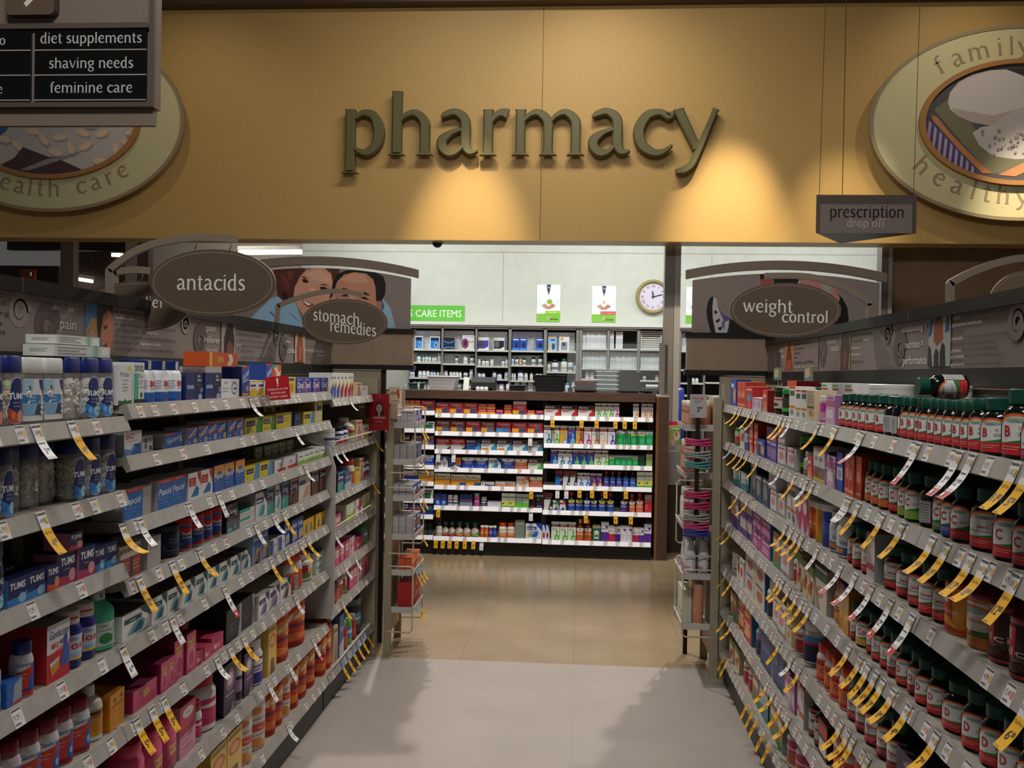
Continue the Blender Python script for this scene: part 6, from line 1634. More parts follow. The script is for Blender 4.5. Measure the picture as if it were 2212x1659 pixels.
kind('bkB', MX, 'box', 'cream, orange and blue cold box', BX('d4d2b8', buckley('d8962e', '2a4a94'), d=.06))
kind('bkN', MX, 'box', 'cream and deep blue cold box', BX('d4d2c4', buckley('23409a', '2a4aa8'), d=.06))
kind('bkS', MX, 'box', 'small cream and navy box', BX('d4d0c8', [('t', "Buckley's", .45, .68, .24, '22264a', {'w': .66}), ('p', [(0, 0), (1, 0), (1, .3), (0, .44)], '2f3a80'), ('r', 0, .44, 1, .5, 'b83a34')], d=.05))
kind('bkT', MX, 'box', 'small cream and orange box', BX('d4d0c8', [('t', "Buckley's", .4, .68, .24, '22264a', {'w': .66}), ('p', [(0, 0), (1, 0), (1, .3), (0, .44)], 'c8762e'), ('r', 0, .44, 1, .5, 'b83a34')], d=.05))
kind('orW', MX, 'box', 'white box with orange corner', BX('d8d4ce', wave('d0582a', 'd8b08a', 'd89a50'), d=.06))
kind('bluK', MX, 'carton', 'tall blue vapour carton', BX('26449c', [('r', 0, .66, 1, .72, 'b83a54'), ('e', .5, .3, .34, .2, '4f8fd0'), ('c', .5, .3, .07, 'd0d8e4')], d=.05))
kind('wtB', AB, BB, 'white bottle with red and green label', BT('wide', 'd6d8d8', 'd2d4d6', None, [('r', 0, .8, 1, .95, 'b83a4a'), ('r', 0, .3, 1, .5, '2f5a4a'), ('e', .5, .36, .3, .1, '1f3f64')], (.06, .64), 2.0))
kind('dbX', MX, 'box', 'wide dark blue and grey box', BX('25346c', [('r', 0, 0, 1, .36, '7f8894'), ('r', 0, .46, 1, .52, 'a83a54'), ('c', .82, .3, .06, '9aa0b0')], d=.07))
kind('pkB', AB, BB, 'pink syrup bottle with grey cap', BT('wide', 'c85a9a/0.3', '8f9a98', None, [('r', 0, 0, 1, .9, 'b84a94'), ('r', .1, .5, .9, .7, 'd89ac0')], (.06, .64), 2.0))
kind('mdB', AB, BB, 'white bottle with dark round label', BT('wide', 'd2d4d4', 'aab0ae', '22305c', [('e', .5, .66, .3, .16, 'c8ccd4'), ('r', .2, .2, .8, .3, '8a94b0')], (.1, .64), 1.9))
kind('flat', MX, 'carton', 'flat white carton', BX('d4d2dc', lines(.1, .9, (.5,), 'a8a4b4', .2), d=.08))
kind('limK', MX, 'carton', 'white carton with yellow-green foot', BX('d0d4c4', [('r', 0, .7, 1, .78, '6a7078'), ('p', [(0, 0), (1, 0), (1, .4), (.5, .5), (0, .4)], 'c8cc5a'), ('p', [(0, 0), (1, 0), (1, .12), (0, .1)], '4a9a3a'), ('c', .3, .28, .06, '3a3a3a')], d=.05))
kind('grnC', MX, 'carton', 'grey-green carton with green foot', BX('a8b4a4', [('r', 0, .7, 1, .78, '5a6068'), ('p', [(0, 0), (1, 0), (1, .34), (0, .4)], '5fb83a')], d=.05))
kind('drkC', MX, 'carton', 'black carton with pink foot', BX('241d24', [('r', .1, .04, .7, .16, 'b83a5a'), ('r', 0, .8, 1, .9, '6a7064'), ('c', .4, .7, .05, '9a9a9c')], d=.05))
kind('drkP', MX, 'carton', 'black carton with purple foot', BX('241f2c', [('r', .1, .06, .8, .18, '7a4aa0'), ('r', 0, .78, 1, .92, '8a9088'), ('c', .3, .6, .06, 'a0a0a4')], d=.05))
kind('orV', AB, BB, 'white gummy bottle with orange cap', BT('wide', 'd8cfc8', 'c8441f', None, [('r', 0, 0, 1, .9, 'd0905a'), ('r', .15, .5, .85, .8, 'd8d4cc'), ('r', 0, 0, 1, .14, 'c84a24')], (.06, .64), 2.2))
kind('gyG', MX, 'box', 'grey-green carton', BX('7a8476', [('r', .1, .8, .9, .9, 'a0a89a')], d=.06))
kind('blW', MX, 'box', 'white and blue shaded decongestant box', BX('d8dce4', wave('2a3f98', '8fb4d8', '2a58a8') + [('c', .18, .2, .1, 'd0bc3a')], side='2a3f98', d=.06))
kind('rdW', MX, 'carton', 'slim white and red carton', BX('cfd4e0', [('p', [(.4, 1), (1, 1), (1, .5)], '2a3f98'), ('e', .4, .3, .3, .2, 'b02a3c')], side='2a3f98', d=.06))
for kk, lk, bgc, fg, tp, ha in (('t1', 'white carton with blue figure', 'd4dade', '2a7098', '2a1c20', '9ad0e0'), ('t2', 'white carton with green figure', 'd2d8c8', '4fae3a', '2f1c1c', 'b8e0a8'), ('t3', 'gold carton with grey-blue figure', 'd8a22a', '7a9ab0', '6a2420', 'c8d8e0'),
                               ('t4', 'blue carton with pale figure', '2a48a4', '7fb0d8', '241c30', '4aa86a'), ('t5', 'gold carton with pink figure', 'd0a030', 'c83a6a', '5a2420', 'd8d0a0'), ('t6', 'white carton with pink figure', 'd6d2d8', 'b82a7a', '6a2024', 'd8b0c8'),
                               ('t7', 'pale carton with orange figure', 'd4d2d0', 'd8842a', '26305a', 'd8c8a8'), ('t8', 'peach carton with faint figure', 'd8cfc8', 'd8b49a', '8a3a30', 'd8d0c8'), ('t9', 'white carton with purple figure', 'd4d4e0', '5a3a98', '1c2448', 'c8c0e0'),
                               ('ta', 'blue and green split carton', '2f44a0', '6fc050', '6a2c24', '4aa86a'), ('tb', 'purple carton with orange figure', '4a3488', 'd88a3a', '3a1c28', 'c8b8d8'), ('tc', 'white carton with bright blue figure', 'd6dae2', '2a58b8', '2a1c24', 'b8d0f0')):
    kind(kk, MX, 'carton', lk, BX(bgc, benylin_tall(bgc, fg, tp, ha), d=.05))
kind('grS', MX, 'carton', 'green lozenge carton with white top', BX('1f9a54', [('r', 0, .76, 1, .9, 'd0d4d4'), ('r', .2, .78, .9, .84, '9a4a90'), ('r', 0, .66, 1, .72, '2fa864'), ('e', .5, .3, .34, .18, '3fb070'), ('r', 0, .9, 1, 1, '5a5a60')], d=.05))
kind('grY', MX, 'carton', 'green lozenge carton with yellow band', BX('1f9a54', [('r', 0, .76, 1, .9, 'd0d4d4'), ('r', .2, .78, .9, .84, 'a04a8a'), ('r', 0, .64, 1, .72, 'd0cf3a'), ('e', .5, .3, .34, .18, '3fb070'), ('r', 0, .9, 1, 1, '5a5a60')], d=.05))
kind('grD', MX, 'carton', 'dark green carton', BX('14402c', [('r', .1, .7, .9, .8, '3a6a4a')], d=.05))
kind('grL', MX, 'carton', 'light green carton', BX('8ab05a', [('r', 0, .7, 1, .95, 'c8b8b0'), ('r', .2, .8, .8, .86, 'b04a54')], d=.05))
kind('pu1', MX, 'carton', 'dark purple carton with blue foot', BX('3a1c3c', [('p', [(0, 0), (.7, 0), (.6, .6), (0, .6)], '2a70c0'), ('c', .8, .4, .1, '8a8aa0'), ('r', 0, .8, 1, .92, '8a2a34')], d=.05))
kind('pu2', MX, 'carton', 'dark purple and white carton', BX('2f1c34', [('p', [(0, .0), (.5, .0), (.8, .6), (0, .6)], 'cfcfd0'), ('c', .85, .14, .08, 'b8b8c0'), ('r', 0, .76, 1, .94, '7a2430'), ('r', .2, .66, .8, .72, '7a9a3a')], d=.05))
kind('grR', MX, 'box', 'white box with green corner', BX('d6d8dc', [('p', [(.4, 1), (.6, .8), (1, .4), (1, 1)], '2f9a4a'), ('r', 0, .6, .6, .8, '2f9a4a'), ('p', [(0, 0), (.8, 0), (.6, .4)], '2a58a8')], d=.05))
kind('rdR', MX, 'box', 'white box with red corner', BX('d6d8dc', [('p', [(.4, 1), (.6, .8), (1, .4), (1, 1)], 'a8242c'), ('r', 0, .6, .6, .8, 'a8242c'), ('p', [(0, 0), (.8, 0), (.6, .4)], '2a58a8')], d=.05))
nqb = lambda txt, body, cap, l1, l2, tp: BT('tall', body, cap, l1, [('p', [(0, 1), (0, .82), (.3, .7), (.7, .7), (1, .82), (1, 1)], tp), ('p', [(.42, .94), (.58, .94), (.56, .8), (.5, .76), (.44, .8)], '3c4a52'), ('t', txt, .5, .54, .16, 'e6e8ec', {'w': .9}), ('r', .2, .36, .8, .42, l2), ('r', .1, .1, .9, .16, l2)], (.02, .6), 2.2, 3.0)
kind('nq', 'syrup_bottle', BB, 'blue night syrup bottle', nqb('NyQuil', '10162e/0.12', '0f1a24/0.3', '233f9a', '4a74c0', 'd0d2d4'))
kind('nqY', 'syrup_bottle', BB, 'blue night syrup bottle with yellow band', nqb('NyQuil', '10162e/0.12', '8a1f20/0.3', '233f9a', '4a74c0', 'd0c83a'))
kind('nqR', 'syrup_bottle', BB, 'blue night syrup bottle with red print', nqb('NyQuil', '10162e/0.12', '8a1f20/0.3', '233080', 'b83a44', 'c8ccd0'))
kind('dq', 'syrup_bottle', BB, 'orange day syrup bottle', nqb('DayQuil', '6a2414/0.12', 'c8301f/0.3', 'd06228', 'b88aa0', 'd8d4cc'))
kind('dqC', 'syrup_bottle', BB, 'orange day syrup bottle with orange cap', nqb('DayQuil', '5a2614/0.12', 'c8742a/0.3', 'd06228', 'b84a2a', 'd8d4cc'))
kind('vbR', 'syrup_bottle', BB, 'red-capped blue and pink syrup bottle', nqb('Vicks', '101420/0.12', 'a01c20/0.3', '2a48a0', 'c84a74', '4a6ac0'))
kind('vbN', 'syrup_bottle', BB, 'bright blue syrup bottle with dark cap', nqb('Vicks', '101420/0.12', '10141c/0.3', '2a5ab8', '6a8ad0', '4a7ad0'))
kind('gjX', MX, 'box', 'green box with white jar print', BX('2a6444', [('e', .5, .56, .3, .1, 'd4d6d4'), ('r', .24, .16, .76, .52, 'd4d6d4'), ('r', .3, .26, .7, .4, '3a5a44'), ('r', 0, .8, 1, .9, 'b88a84'), ('r', 0, .9, 1, 1, '7a8078')], d=.06))
kind('puX', MX, 'carton', 'white and purple carton', BX('d4d2dc', [('r', 0, 0, 1, .5, '5a2a8c'), ('p', [(.5, .84), (.9, .84), (.75, .6)], '3a2060'), ('r', .1, .64, .5, .7, '8a5ab0')], d=.06))
kind('rdX', MX, 'carton', 'white and red carton', BX('d8d2d4', [('r', 0, 0, 1, .5, 'c02440'), ('r', .1, .64, .7, .7, 'c85a6a')], d=.06))
kind('whK', MX, 'carton', 'white carton with violet logo', BX('d8d4dc', [('p', [(.3, .84), (.9, .84), (.8, .64)], '4a2a7a')] + lines(.1, .8, (.4, .3, .2), 'c8a8b4', .03), d=.06))
kind('rdT', MX, 'carton', 'tall red and grey carton', BX('c02630', [('r', 0, .72, 1, .98, '8a8490'), ('r', .1, .6, .9, .66, 'd87a80')] + lines(.1, .5, (.4, .3, .22), 'd88a8a', .03), d=.06))
kind('adv', MX, 'box', 'black and yellow pain box', BX('1c1a2a', [('t', 'Advil', .5, .68, .3, 'd0c43a', {'w': .8, 'fit': 1, 'b': .02}), ('s', [(.2, .3, .05), (.5, .2, .08), (.85, .34, .05)], '3a7ab8')], d=.06))
kind('advW', MX, 'box', 'purple and yellow pain box', BX('2a2450', [('t', 'Advil', .5, .78, .22, 'b8b84a', {'w': .8, 'fit': 1, 'b': .02}), ('r', 0, .0, .46, .5, 'd8c03a'), ('r', .46, 0, 1, .5, '5a58a0'), ('r', 0, .52, 1, .58, 'c84a3a')], d=.06))
kind('reac', MX, 'box', 'green and white allergy box', BX('d0d4d0', [('r', 0, .0, .8, .6, '1f5a3c'), ('r', .3, .66, .9, .8, '22302c'), ('c', .7, .3, .14, '3a7a5a'), ('p', [(0, 1), (.2, 1), (0, .7)], '2f8a4a')], d=.06))
kind('claB', MX, 'box', 'blue and white allergy box', BX('2a3a90', [('p', [(0, .5), (1, .6), (1, 1), (0, 1)], 'c8c8d4'), ('r', .2, .7, .8, .82, '3a3a50'), ('c', .5, .24, .12, '4a6ad0')], d=.06))
kind('claR', MX, 'box', 'blue allergy box with red band', BX('27348c', [('r', 0, .4, 1, .6, 'c0442e'), ('t', 'Claritin', .5, .78, .2, 'd8d8e0', {'w': .8}), ('r', 0, .6, 1, .64, 'd8d0c8')], d=.06))
kind('claT', MX, 'box', 'blue allergy box with teal band', BX('23348a', [('r', 0, .4, 1, .62, '2a7a90'), ('t', 'Claritin', .5, .78, .2, 'd8d8e0', {'w': .8})], d=.06))
kind('brnB', AB, BB, 'dark green shelf jar', BT('wide', '1c2a26/0.2', '22302c', None, [('r', 0, .1, 1, .7, '2f4a40')], (.06, .64), 1.8))
kind('gryJ', AB, BB, 'grey-white jar with black cap', BT('wide', 'b8bcb8', '22262a', None, [('r', .1, .2, .9, .8, 'd0d0cc'), ('r', .3, .1, .9, .4, 'c8a080')], (.06, .64), 1.8))
for q in 'DC':
    kind('s' + q, VB, BB, 'green-capped %s vitamin bottle' % q, vit(q))
kind('sG', VB, BB, 'green-capped C bottle with lime foot', vit('C', '6fae3a'))
kind('sO', VB, BB, 'green-capped C bottle with orange foot', vit('C', 'd0762a'))

# ================================================================== filling the shelves
PL = []
YAW = set('metaR metaW gav gavB brio magn darkM citr pcR pcJ relax mint fowl appl'.split())
MESHES = {}


def place_kind(key, w, h, rk, xyz, label, group, tilt=None):
    name, cat, look, mk = K[key]
    mkk = (key, round(w, 3), round(h, 3))
    if mkk not in MESHES:
        MESHES[mkk] = [(pn, b.mesh(name + ('_' + pn if pn else '')), lab, kd) for pn, b, lab, kd in mk(round(w, 3), round(h, 3))]
    parts = MESHES[mkk]
    x, y, z = xyz
    if rk.side in 'LR' and not tilt:
        y = max(.009, min(y, GD - .004 - max(v.co.y for p in parts for v in p[1].vertices)))
    yaw = 0 if tilt else (.7 if rk.side == 'R' and name in ('vitamin_bottle', 'gummy_jar', 'antacid_bottle') else -.42 if key in YAW and rk.side == 'L' else 0)
    if yaw:
        b_ = max(v.co.y for v in parts[0][1].vertices) / 2
        x, y = x + b_ * math.sin(yaw), y + b_ - b_ * math.cos(yaw)
    loc, rot = rk.w(x, y, z), rk.rot + yaw
    if len(parts) == 1:
        o = tag(put(name, parts[0][1], None, loc, rot), label, cat, group)
    else:
        o = thing(name, label, cat, loc, rot, group)
        for pn, me, lab, kd in parts:
            c = put(pn, me, o)
            if kd:
                c['kind'] = kd
    if tilt:
        o.rotation_euler = (tilt[0], tilt[1], rot + tilt[2])
    return o


def run(rack, place, z, entries, y0=.012, rowdir=None):
    for e in entries:
        key, n, pa, pb, h = e[:5]
        o = e[5] if len(e) > 5 else {}
        zz = z + .0008 + o.get('dz', 0)
        xa, xb = rack.lx(pa, zz, y0), rack.lx(pb, zz, y0)
        pitch = (xb - xa) / n
        w = pitch * o.get('f', .96)
        rows = o.get('rows', 1)
        for r in range(rows):
            for i in range(n):
                x = xa + pitch * (i + .5) + random.uniform(-.006, .006) * min(pitch, .1)
                y = y0 + o.get('y', 0) + r * o.get('ry', w * 1.04) + (random.uniform(0, .008) if not o.get('st') else 0)
                for s in range(o.get('stack', 1)):
                    PL.append((rack, key, w, h, x, y, zz + s * (h + .0008), (place if not (r or o.get('y', 0) > .05) else place.replace(' shelf', '') + ' back row'), o.get('tilt'), s))


def finish_goods():
    by = {}
    for p in PL:
        by.setdefault((K[p[1]][2], p[7]), []).append(p)
    for (look, place), ps in by.items():
        side = ps[0][0].side
        ps.sort(key=lambda p: ((p[4] if side == 'L' else -p[4]), p[5], p[6]))
        end = {'L': 'near end', 'R': 'near end', 'P': 'post end', 'B': 'clock end', 'C': 'post end', 'W': 'near side'}[side]
        for i, p in enumerate(ps):
            rk, key, w, h, x, y, z, pl, tl, s = p
            lab = (look + ', ' + place) if len(ps) == 1 else '%s, %s from %s, %s' % (look, ordinal(i + 1), end, place)
            grp = None if len(ps) == 1 else look + 's on ' + place
            place_kind(key, w, h, rk, (x, y, z), lab, grp, tl)


A_ = 'near antacid bay %s shelf'
run(RL, A_ % 'top', ZA[0], [('tumsF', 2, -28, 56, .142), ('calc', 2, 56, 148, .140), ('tumsN', 1, 148, 184, .143), ('tumsM', 2, 184, 256, .143), ('diovF', 1, 128, 248, .025, {'dz': .145, 'y': .01, 'f': 1}), ('diovF', 1, 140, 232, .02, {'dz': .172, 'y': .012, 'f': 1})])
run(RL, A_ % 'second', ZA[1], [('tumsF', 1, -32, 2, .14), ('tumsX', 1, 2, 36, .14), ('tumsT', 3, 40, 160, .14, {'y': .03}), ('tumsX', 3, 160, 256, .14)])
run(RL, A_ % 'third', ZA[2], [('tumsX', 1, -30, 18, .14), ('tumsC', 2, 19, 104, .055), ('tumsC', 2, 30, 112, .065, {'y': .075}), ('tumsE', 1, 105, 133, .055), ('tumsD', 2, 133, 208, .07), ('tumsD', 1, 150, 180, .04, {'dz': .072}), ('tumsC', 2, 208, 256, .06)])
run(RL, A_ % 'fourth', ZA[3], [('lblu', 1, -22, 17, .12), ('openB', 1, 18, 52, .05), ('gavB', 1, 54, 82, .115, {'f': .9}), ('gavX', 1, 104, 155, .125), ('brio', 2, 157, 225, .13), ('mint', 1, 226, 258, .148), ('tallW', 2, 10, 90, .11, {'y': .11})])
run(RL, A_ % 'fifth', ZA[4], [('gav', 6, -24, 205, .125, {'f': .86}), ('fowl', 1, 207, 239, .13), ('fowlX', 2, 240, 274, .088)])
run(RL, A_ % 'sixth', ZA[5], [('magn', 3, 30, 150, .16), ('pinkX', 2, 152, 230, .15)])
L_ = 'long antacid rack %s shelf'
run(RL, L_ % 'top', ZBc[0], [('phil', 1, 258, 288, .098), ('diov', 1, 290, 313, .107), ('enoB', 3, 314, 403, .115, {'f': .98}), ('alka', 2, 404, 478, .082), ('gelu', 1, 480, 521, .062), ('tallW', 3, 446, 520, .10, {'y': .115}), ('lactT', 1, 522, 539, .105), ('yelS', 2, 540, 573, .057), ('tallW', 1, 542, 575, .108, {'y': .07}),
                             ('lactT', 1, 576, 589, .118), ('orgT', 1, 590, 611, .115), ('orgL', 1, 463, 528, .045, {'dz': .102, 'y': .02}), ('yelP', 1, 622, 640, .068), ('ovol', 4, 641, 709, .064), ('skin', 3, 612, 640, .06, {'y': .08})])
run(RL, L_ % 'second', ZBc[1], [('enoX', 1, 268, 307, .062), ('smlW', 1, 321, 346, .042, {'y': .02}), ('lacL', 1, 361, 400, .042), ('lact', 2, 408, 452, .05), ('lact', 4, 453, 531, .06), ('preG', 1, 532, 569, .056), ('preG', 1, 570, 597, .056), ('preN', 1, 598, 634, .06), ('navy', 1, 636, 649, .05), ('preB', 1, 656, 681, .052), ('preT', 1, 682, 699, .09), ('preT', 2, 630, 668, .09, {'y': .11})])
run(RL, L_ % 'third', ZBc[2], [('pepB', 1, 267, 311, .078), ('gryT', 1, 313, 338, .075, {'y': .01}), ('pepB', 2, 341, 407, .08), ('acid', 2, 408, 464, .078), ('pepO', 3, 465, 531, .082), ('preB', 2, 532, 593, .052), ('anus', 2, 594, 643, .046), ('grnS', 5, 644, 704, .048), ('grnB', 5, 612, 690, .085, {'y': .11})])
run(RL, L_ % 'fourth', ZBc[3], [('imod', 2, 258, 306, .085), ('gryT', 1, 322, 351, .08), ('pcJ', 1, 369, 403, .088), ('pcR', 4, 405, 491, .094), ('zanG', 1, 492, 517, .092), ('tealF', 1, 518, 550, .028, {'stack': 2}), ('ranW', 1, 552, 578, .095), ('zanT', 1, 579, 595, .1), ('ranW', 1, 596, 609, .1), ('zanT', 1, 610, 626, .098), ('zanB', 1, 627, 646, .1), ('skin', 1, 648, 674, .098), ('zanB', 2, 675, 706, .105), ('gryT', 2, 520, 552, .075, {'y': .11})])
run(RL, L_ % 'fifth', ZBc[4], [('tealR', 1, 262, 325, .064, {'st': 1}), ('tealR', 8, 327, 541, .07, {'st': 1}), ('exlB', 2, 549, 583, .105), ('exlW', 1, 585, 602, .05), ('exlP', 3, 617, 655, .09), ('exlW', 1, 603, 616, .05), ('exlY', 2, 657, 704, .062), ('exlY', 1, 660, 702, .054, {'y': .13, 'stack': 2})])
run(RL, L_ % 'sixth', ZBc[5], [('peptoL', 1, 292, 345, .055), ('pepto', 2, 348, 381, .082), ('pepto', 2, 382, 424, .115), ('peptoO', 2, 426, 458, .04), ('pepto', 3, 426, 474, .12, {'y': .10}), ('peptoO', 1, 460, 486, .05), ('black', 2, 488, 553, .105), ('purpW', 2, 557, 604, .082, {'st': 1}), ('brnW', 1, 605, 628, .082, {'st': 1}), ('citr', 2, 630, 655, .15), ('citN', 1, 638, 650, .14, {'y': .10}), ('appl', 1, 662, 685, .115), ('tealF', 1, 687, 703, .03, {'stack': 3})])
run(RL, L_ % 'seventh', ZBc[6], [('pinkB', 3, 290, 392, .15), ('pinkX', 1, 393, 428, .15), ('magn', 1, 430, 446, .12), ('magn', 1, 447, 485, .18), ('purpX', 1, 487, 514, .165), ('darkM', 1, 515, 530, .17), ('purpX', 1, 531, 552, .15), ('relax', 1, 553, 577, .165), ('cream', 1, 580, 598, .185), ('metaR', 2, 600, 672, .205)])
run(RL, L_ % 'bottom', ZBc[7], [('cream', 2, 455, 524, .17), ('metaW', 2, 527, 583, .198), ('metaR', 2, 584, 619, .2), ('metaW', 1, 620, 634, .2), ('metaR', 1, 635, 650, .2), ('metaR', 2, 651, 690, .205)])
E_ = 'end antacid bay %s shelf'
run(RL, E_ % 'top', ZD[0], [('gasx', 3, 715, 737, .118), ('gasr', 4, 737, 766, .118), ('beig', 1, 770, 782, .07), ('gryT', 1, 784, 797, .05)])
run(RL, E_ % 'second', ZD[1], [('jarW', 1, 712, 736, .085), ('botB', 2, 737, 758, .085), ('botW', 1, 760, 772, .12), ('beig', 1, 773, 785, .1), ('yelS', 1, 787, 798, .07), ('botW', 2, 740, 758, .125, {'y': .13})])
run(RL, E_ % 'third', ZD[2], [('jarD', 2, 722, 744, .13, {'y': .1}), ('zanT', 1, 731, 744, .09), ('blueB', 1, 745, 758, .08), ('citr', 1, 760, 768, .13), ('yelP', 1, 770, 776, .08), ('beig', 1, 778, 786, .12), ('botB', 2, 787, 802, .12)])
run(RL, E_ % 'fourth', ZD[3], [('pinkS', 1, 718, 740, .06), ('limeS', 1, 748, 767, .085), ('pinkW', 1, 768, 784, .085), ('limeS', 2, 785, 802, .09)])
run(RL, E_ % 'fifth', ZD[4], [('pinkS', 3, 716, 746, .09), ('pinkS', 1, 748, 757, .09), ('pinkW', 2, 758, 769, .085), ('peptoO', 1, 770, 788, .06), ('grnT', 1, 789, 797, .13), ('pepto', 2, 752, 775, .12, {'y': .09})])
run(RL, E_ % 'sixth', ZD[5], [('orgS', 2, 713, 733, .09), ('orgS', 1, 722, 742, .12, {'y': .1}), ('citr', 1, 734, 745, .12), ('appl', 1, 746, 754, .12), ('pinkS', 2, 755, 772, .11), ('pinkW', 2, 773, 786, .12), ('pepto', 1, 787, 799, .12)])
run(RL, E_ % 'bottom', ZD[6], [('metaR', 2, 697, 722, .21), ('beig', 1, 723, 731, .17), ('blueB', 1, 733, 743, .2), ('redB', 1, 745, 755, .14), ('grnT', 1, 756, 764, .17), ('redB', 1, 765, 771, .13), ('jarD', 1, 772, 786, .19)])

V_ = 'vitamin rack %s shelf'
rb = {'rows': 2, 'ry': .068}
run(RR, V_ % 'top', ZR[0], [('B6', 1, 1800, 1816, .096), ('B6', 5, 1818, 1893, .098, rb), ('Btn', 1, 1894, 1919, .098), ('Btn', 1, 1919, 1934, .098), ('B12', 9, 1935, 2078, .098, rb), ('B50', 1, 2079, 2102, .105), ('B75', 1, 2103, 2136, .107), ('B100', 1, 2138, 2180, .125), ('Bry', 2, 2184, 2252, .1), ('B100', 2, 2190, 2256, .115, {'y': .09}),
                            ('pnkW', 1, 1761, 1778, .085), ('pnkT', 1, 1779, 1799, .09), ('crmB', 1, 1742, 1758, .1), ('whtO', 2, 1717, 1740, .1), ('bigW', 3, 1702, 1772, .125, {'y': .11}), ('whtT', 1, 1780, 1806, .125, {'y': .11}), ('whtT', 1, 1862, 1884, .125, {'y': .19}),
                            ('darkR', 1, 1658, 1680, .105), ('grnJ', 1, 1681, 1697, .10), ('whtO', 1, 1699, 1712, .11), ('lilB', 2, 1624, 1644, .055), ('redS', 1, 1609, 1625, .1), ('redX', 1, 1646, 1656, .09), ('redO', 2, 1589, 1608, .12), ('bluS', 1, 1576, 1588, .13), ('grnJ', 1, 1620, 1634, .1, {'y': .085}), ('redX', 2, 1636, 1654, .13, {'y': .12})])
run(RR, V_ % 'second', ZR[1], [('Co', 3, 1858, 1905, .112, rb), ('Cr', 1, 1906, 1927, .112), ('Cg', 2, 1928, 1965, .112), ('Ctn', 1, 1966, 1995, .112), ('Cd', 1, 1998, 2021, .112), ('Cb', 1, 2022, 2041, .112), ('Cr', 1, 2042, 2066, .112), ('Cam', 1, 2069, 2118, .118, {'f': .86}), ('Cr', 1, 2120, 2164, .12, {'f': .9}), ('Cr', 2, 2166, 2234, .115), ('Cr', 4, 2020, 2180, .112, {'y': .09}),
                               ('redO', 3, 1819, 1856, .115), ('bluT', 1, 1805, 1818, .112), ('pnkT', 1, 1785, 1804, .095), ('prpT', 1, 1779, 1785, .1), ('whtY', 1, 1752, 1777, .108), ('redX', 1, 1741, 1751, .07), ('whtB', 1, 1729, 1741, .08), ('grnJ', 1, 1717, 1730, .13), ('whtP', 2, 1679, 1715, .075), ('whtP', 1, 1679, 1694, .07, {'dz': .077}), ('prpT', 2, 1651, 1677, .13), ('bluS', 1, 1633, 1650, .07), ('redX', 2, 1617, 1633, .065, {'stack': 2}), ('bluT', 1, 1608, 1616, .12), ('whtR', 1, 1597, 1607, .1), ('grnK', 1, 1580, 1595, .11), ('redX', 1, 1634, 1650, .15, {'y': .1})])
run(RR, V_ % 'third', ZR[2], [('choc', 2, 2107, 2212, .108), ('choc', 1, 2214, 2262, .108), ('gumD', 1, 2062, 2106, .105), ('gumO', 1, 2021, 2061, .105), ('CalT', 1, 1996, 2020, .115), ('CalT', 1, 1975, 1996, .115), ('CalT', 1, 1947, 1974, .115), ('Cal', 2, 1892, 1944, .105), ('whtX', 1, 1869, 1886, .12), ('Cal', 3, 1818, 1868, .11), ('whtB', 2, 1782, 1817, .12), ('tubB', 1, 1768, 1781, .13), ('tubY', 1, 1757, 1767, .125), ('tubO', 2, 1744, 1757, .12),
                              ('magT', 2, 1719, 1743, .13), ('whtO', 2, 1695, 1717, .14), ('whtP', 2, 1663, 1690, .08), ('whtP', 1, 1660, 1676, .08, {'dz': .082}), ('darkC', 2, 1630, 1660, .11), ('darkC', 1, 1617, 1630, .15), ('grfx', 2, 1582, 1614, .08), ('darkC', 2, 1585, 1614, .15, {'y': .12}), ('Cal', 4, 1900, 2010, .105, {'y': .12})])
run(RR, V_ % 'fourth', ZR[3], [('E', 4, 1858, 1925, .105, rb), ('D', 4, 1926, 2012, .1, {'rows': 2, 'ry': .075}), ('D', 1, 2014, 2056, .1, {'f': .9}), ('D', 2, 2060, 2132, .115, {'rows': 2, 'ry': .085}), ('Do', 2, 2136, 2218, .115), ('CoQ', 1, 1840, 1857, .105), ('E', 1, 1831, 1840, .1), ('gold', 2, 1806, 1830, .13), ('orgB', 1, 1790, 1805, .125), ('crmD', 1, 1758, 1784, .13), ('frut', 2, 1728, 1757, .11), ('frut', 1, 1716, 1727, .12), ('toyR', 1, 1704, 1716, .12), ('whtP', 1, 1685, 1702, .12), ('multi', 1, 1668, 1684, .13), ('bigB', 2, 1622, 1662, .078, {'stack': 2}), ('prpB', 2, 1597, 1620, .078, {'stack': 2}), ('prpB', 1, 1578, 1594, .14)])
run(RR, V_ % 'fifth', ZR[4], [('Mg', 5, 1818, 1928, .125), ('prpK', 1, 1932, 2006, .09), ('E', 3, 2010, 2110, .11), ('vitA', 4, 1757, 1817, .12), ('tub2', 1, 1736, 1770, .19, {'y': .08}), ('bwhB', 1, 1724, 1737, .14), ('toyR', 1, 1709, 1722, .12), ('crmB', 1, 1696, 1707, .14), ('whtP', 2, 1664, 1694, .11), ('bwhB', 1, 1650, 1663, .15), ('bigC', 2, 1606, 1648, .088, {'stack': 2}), ('whtR', 2, 1588, 1605, .11), ('whtT', 1, 1572, 1588, .1)])
run(RR, V_ % 'sixth', ZR[5], [('vitA', 3, 1786, 1850, .13), ('blkR', 1, 1765, 1784, .11), ('blkO', 2, 1736, 1764, .14), ('whtX', 2, 1716, 1735, .13), ('pnkT', 2, 1690, 1715, .11), ('navX', 2, 1668, 1689, .15), ('bwhB', 1, 1626, 1640, .15), ('navX', 1, 1641, 1665, .14), ('bigR', 2, 1590, 1622, .085, {'stack': 2}), ('multi', 1, 1576, 1589, .12), ('Mg', 3, 1856, 1920, .125)])
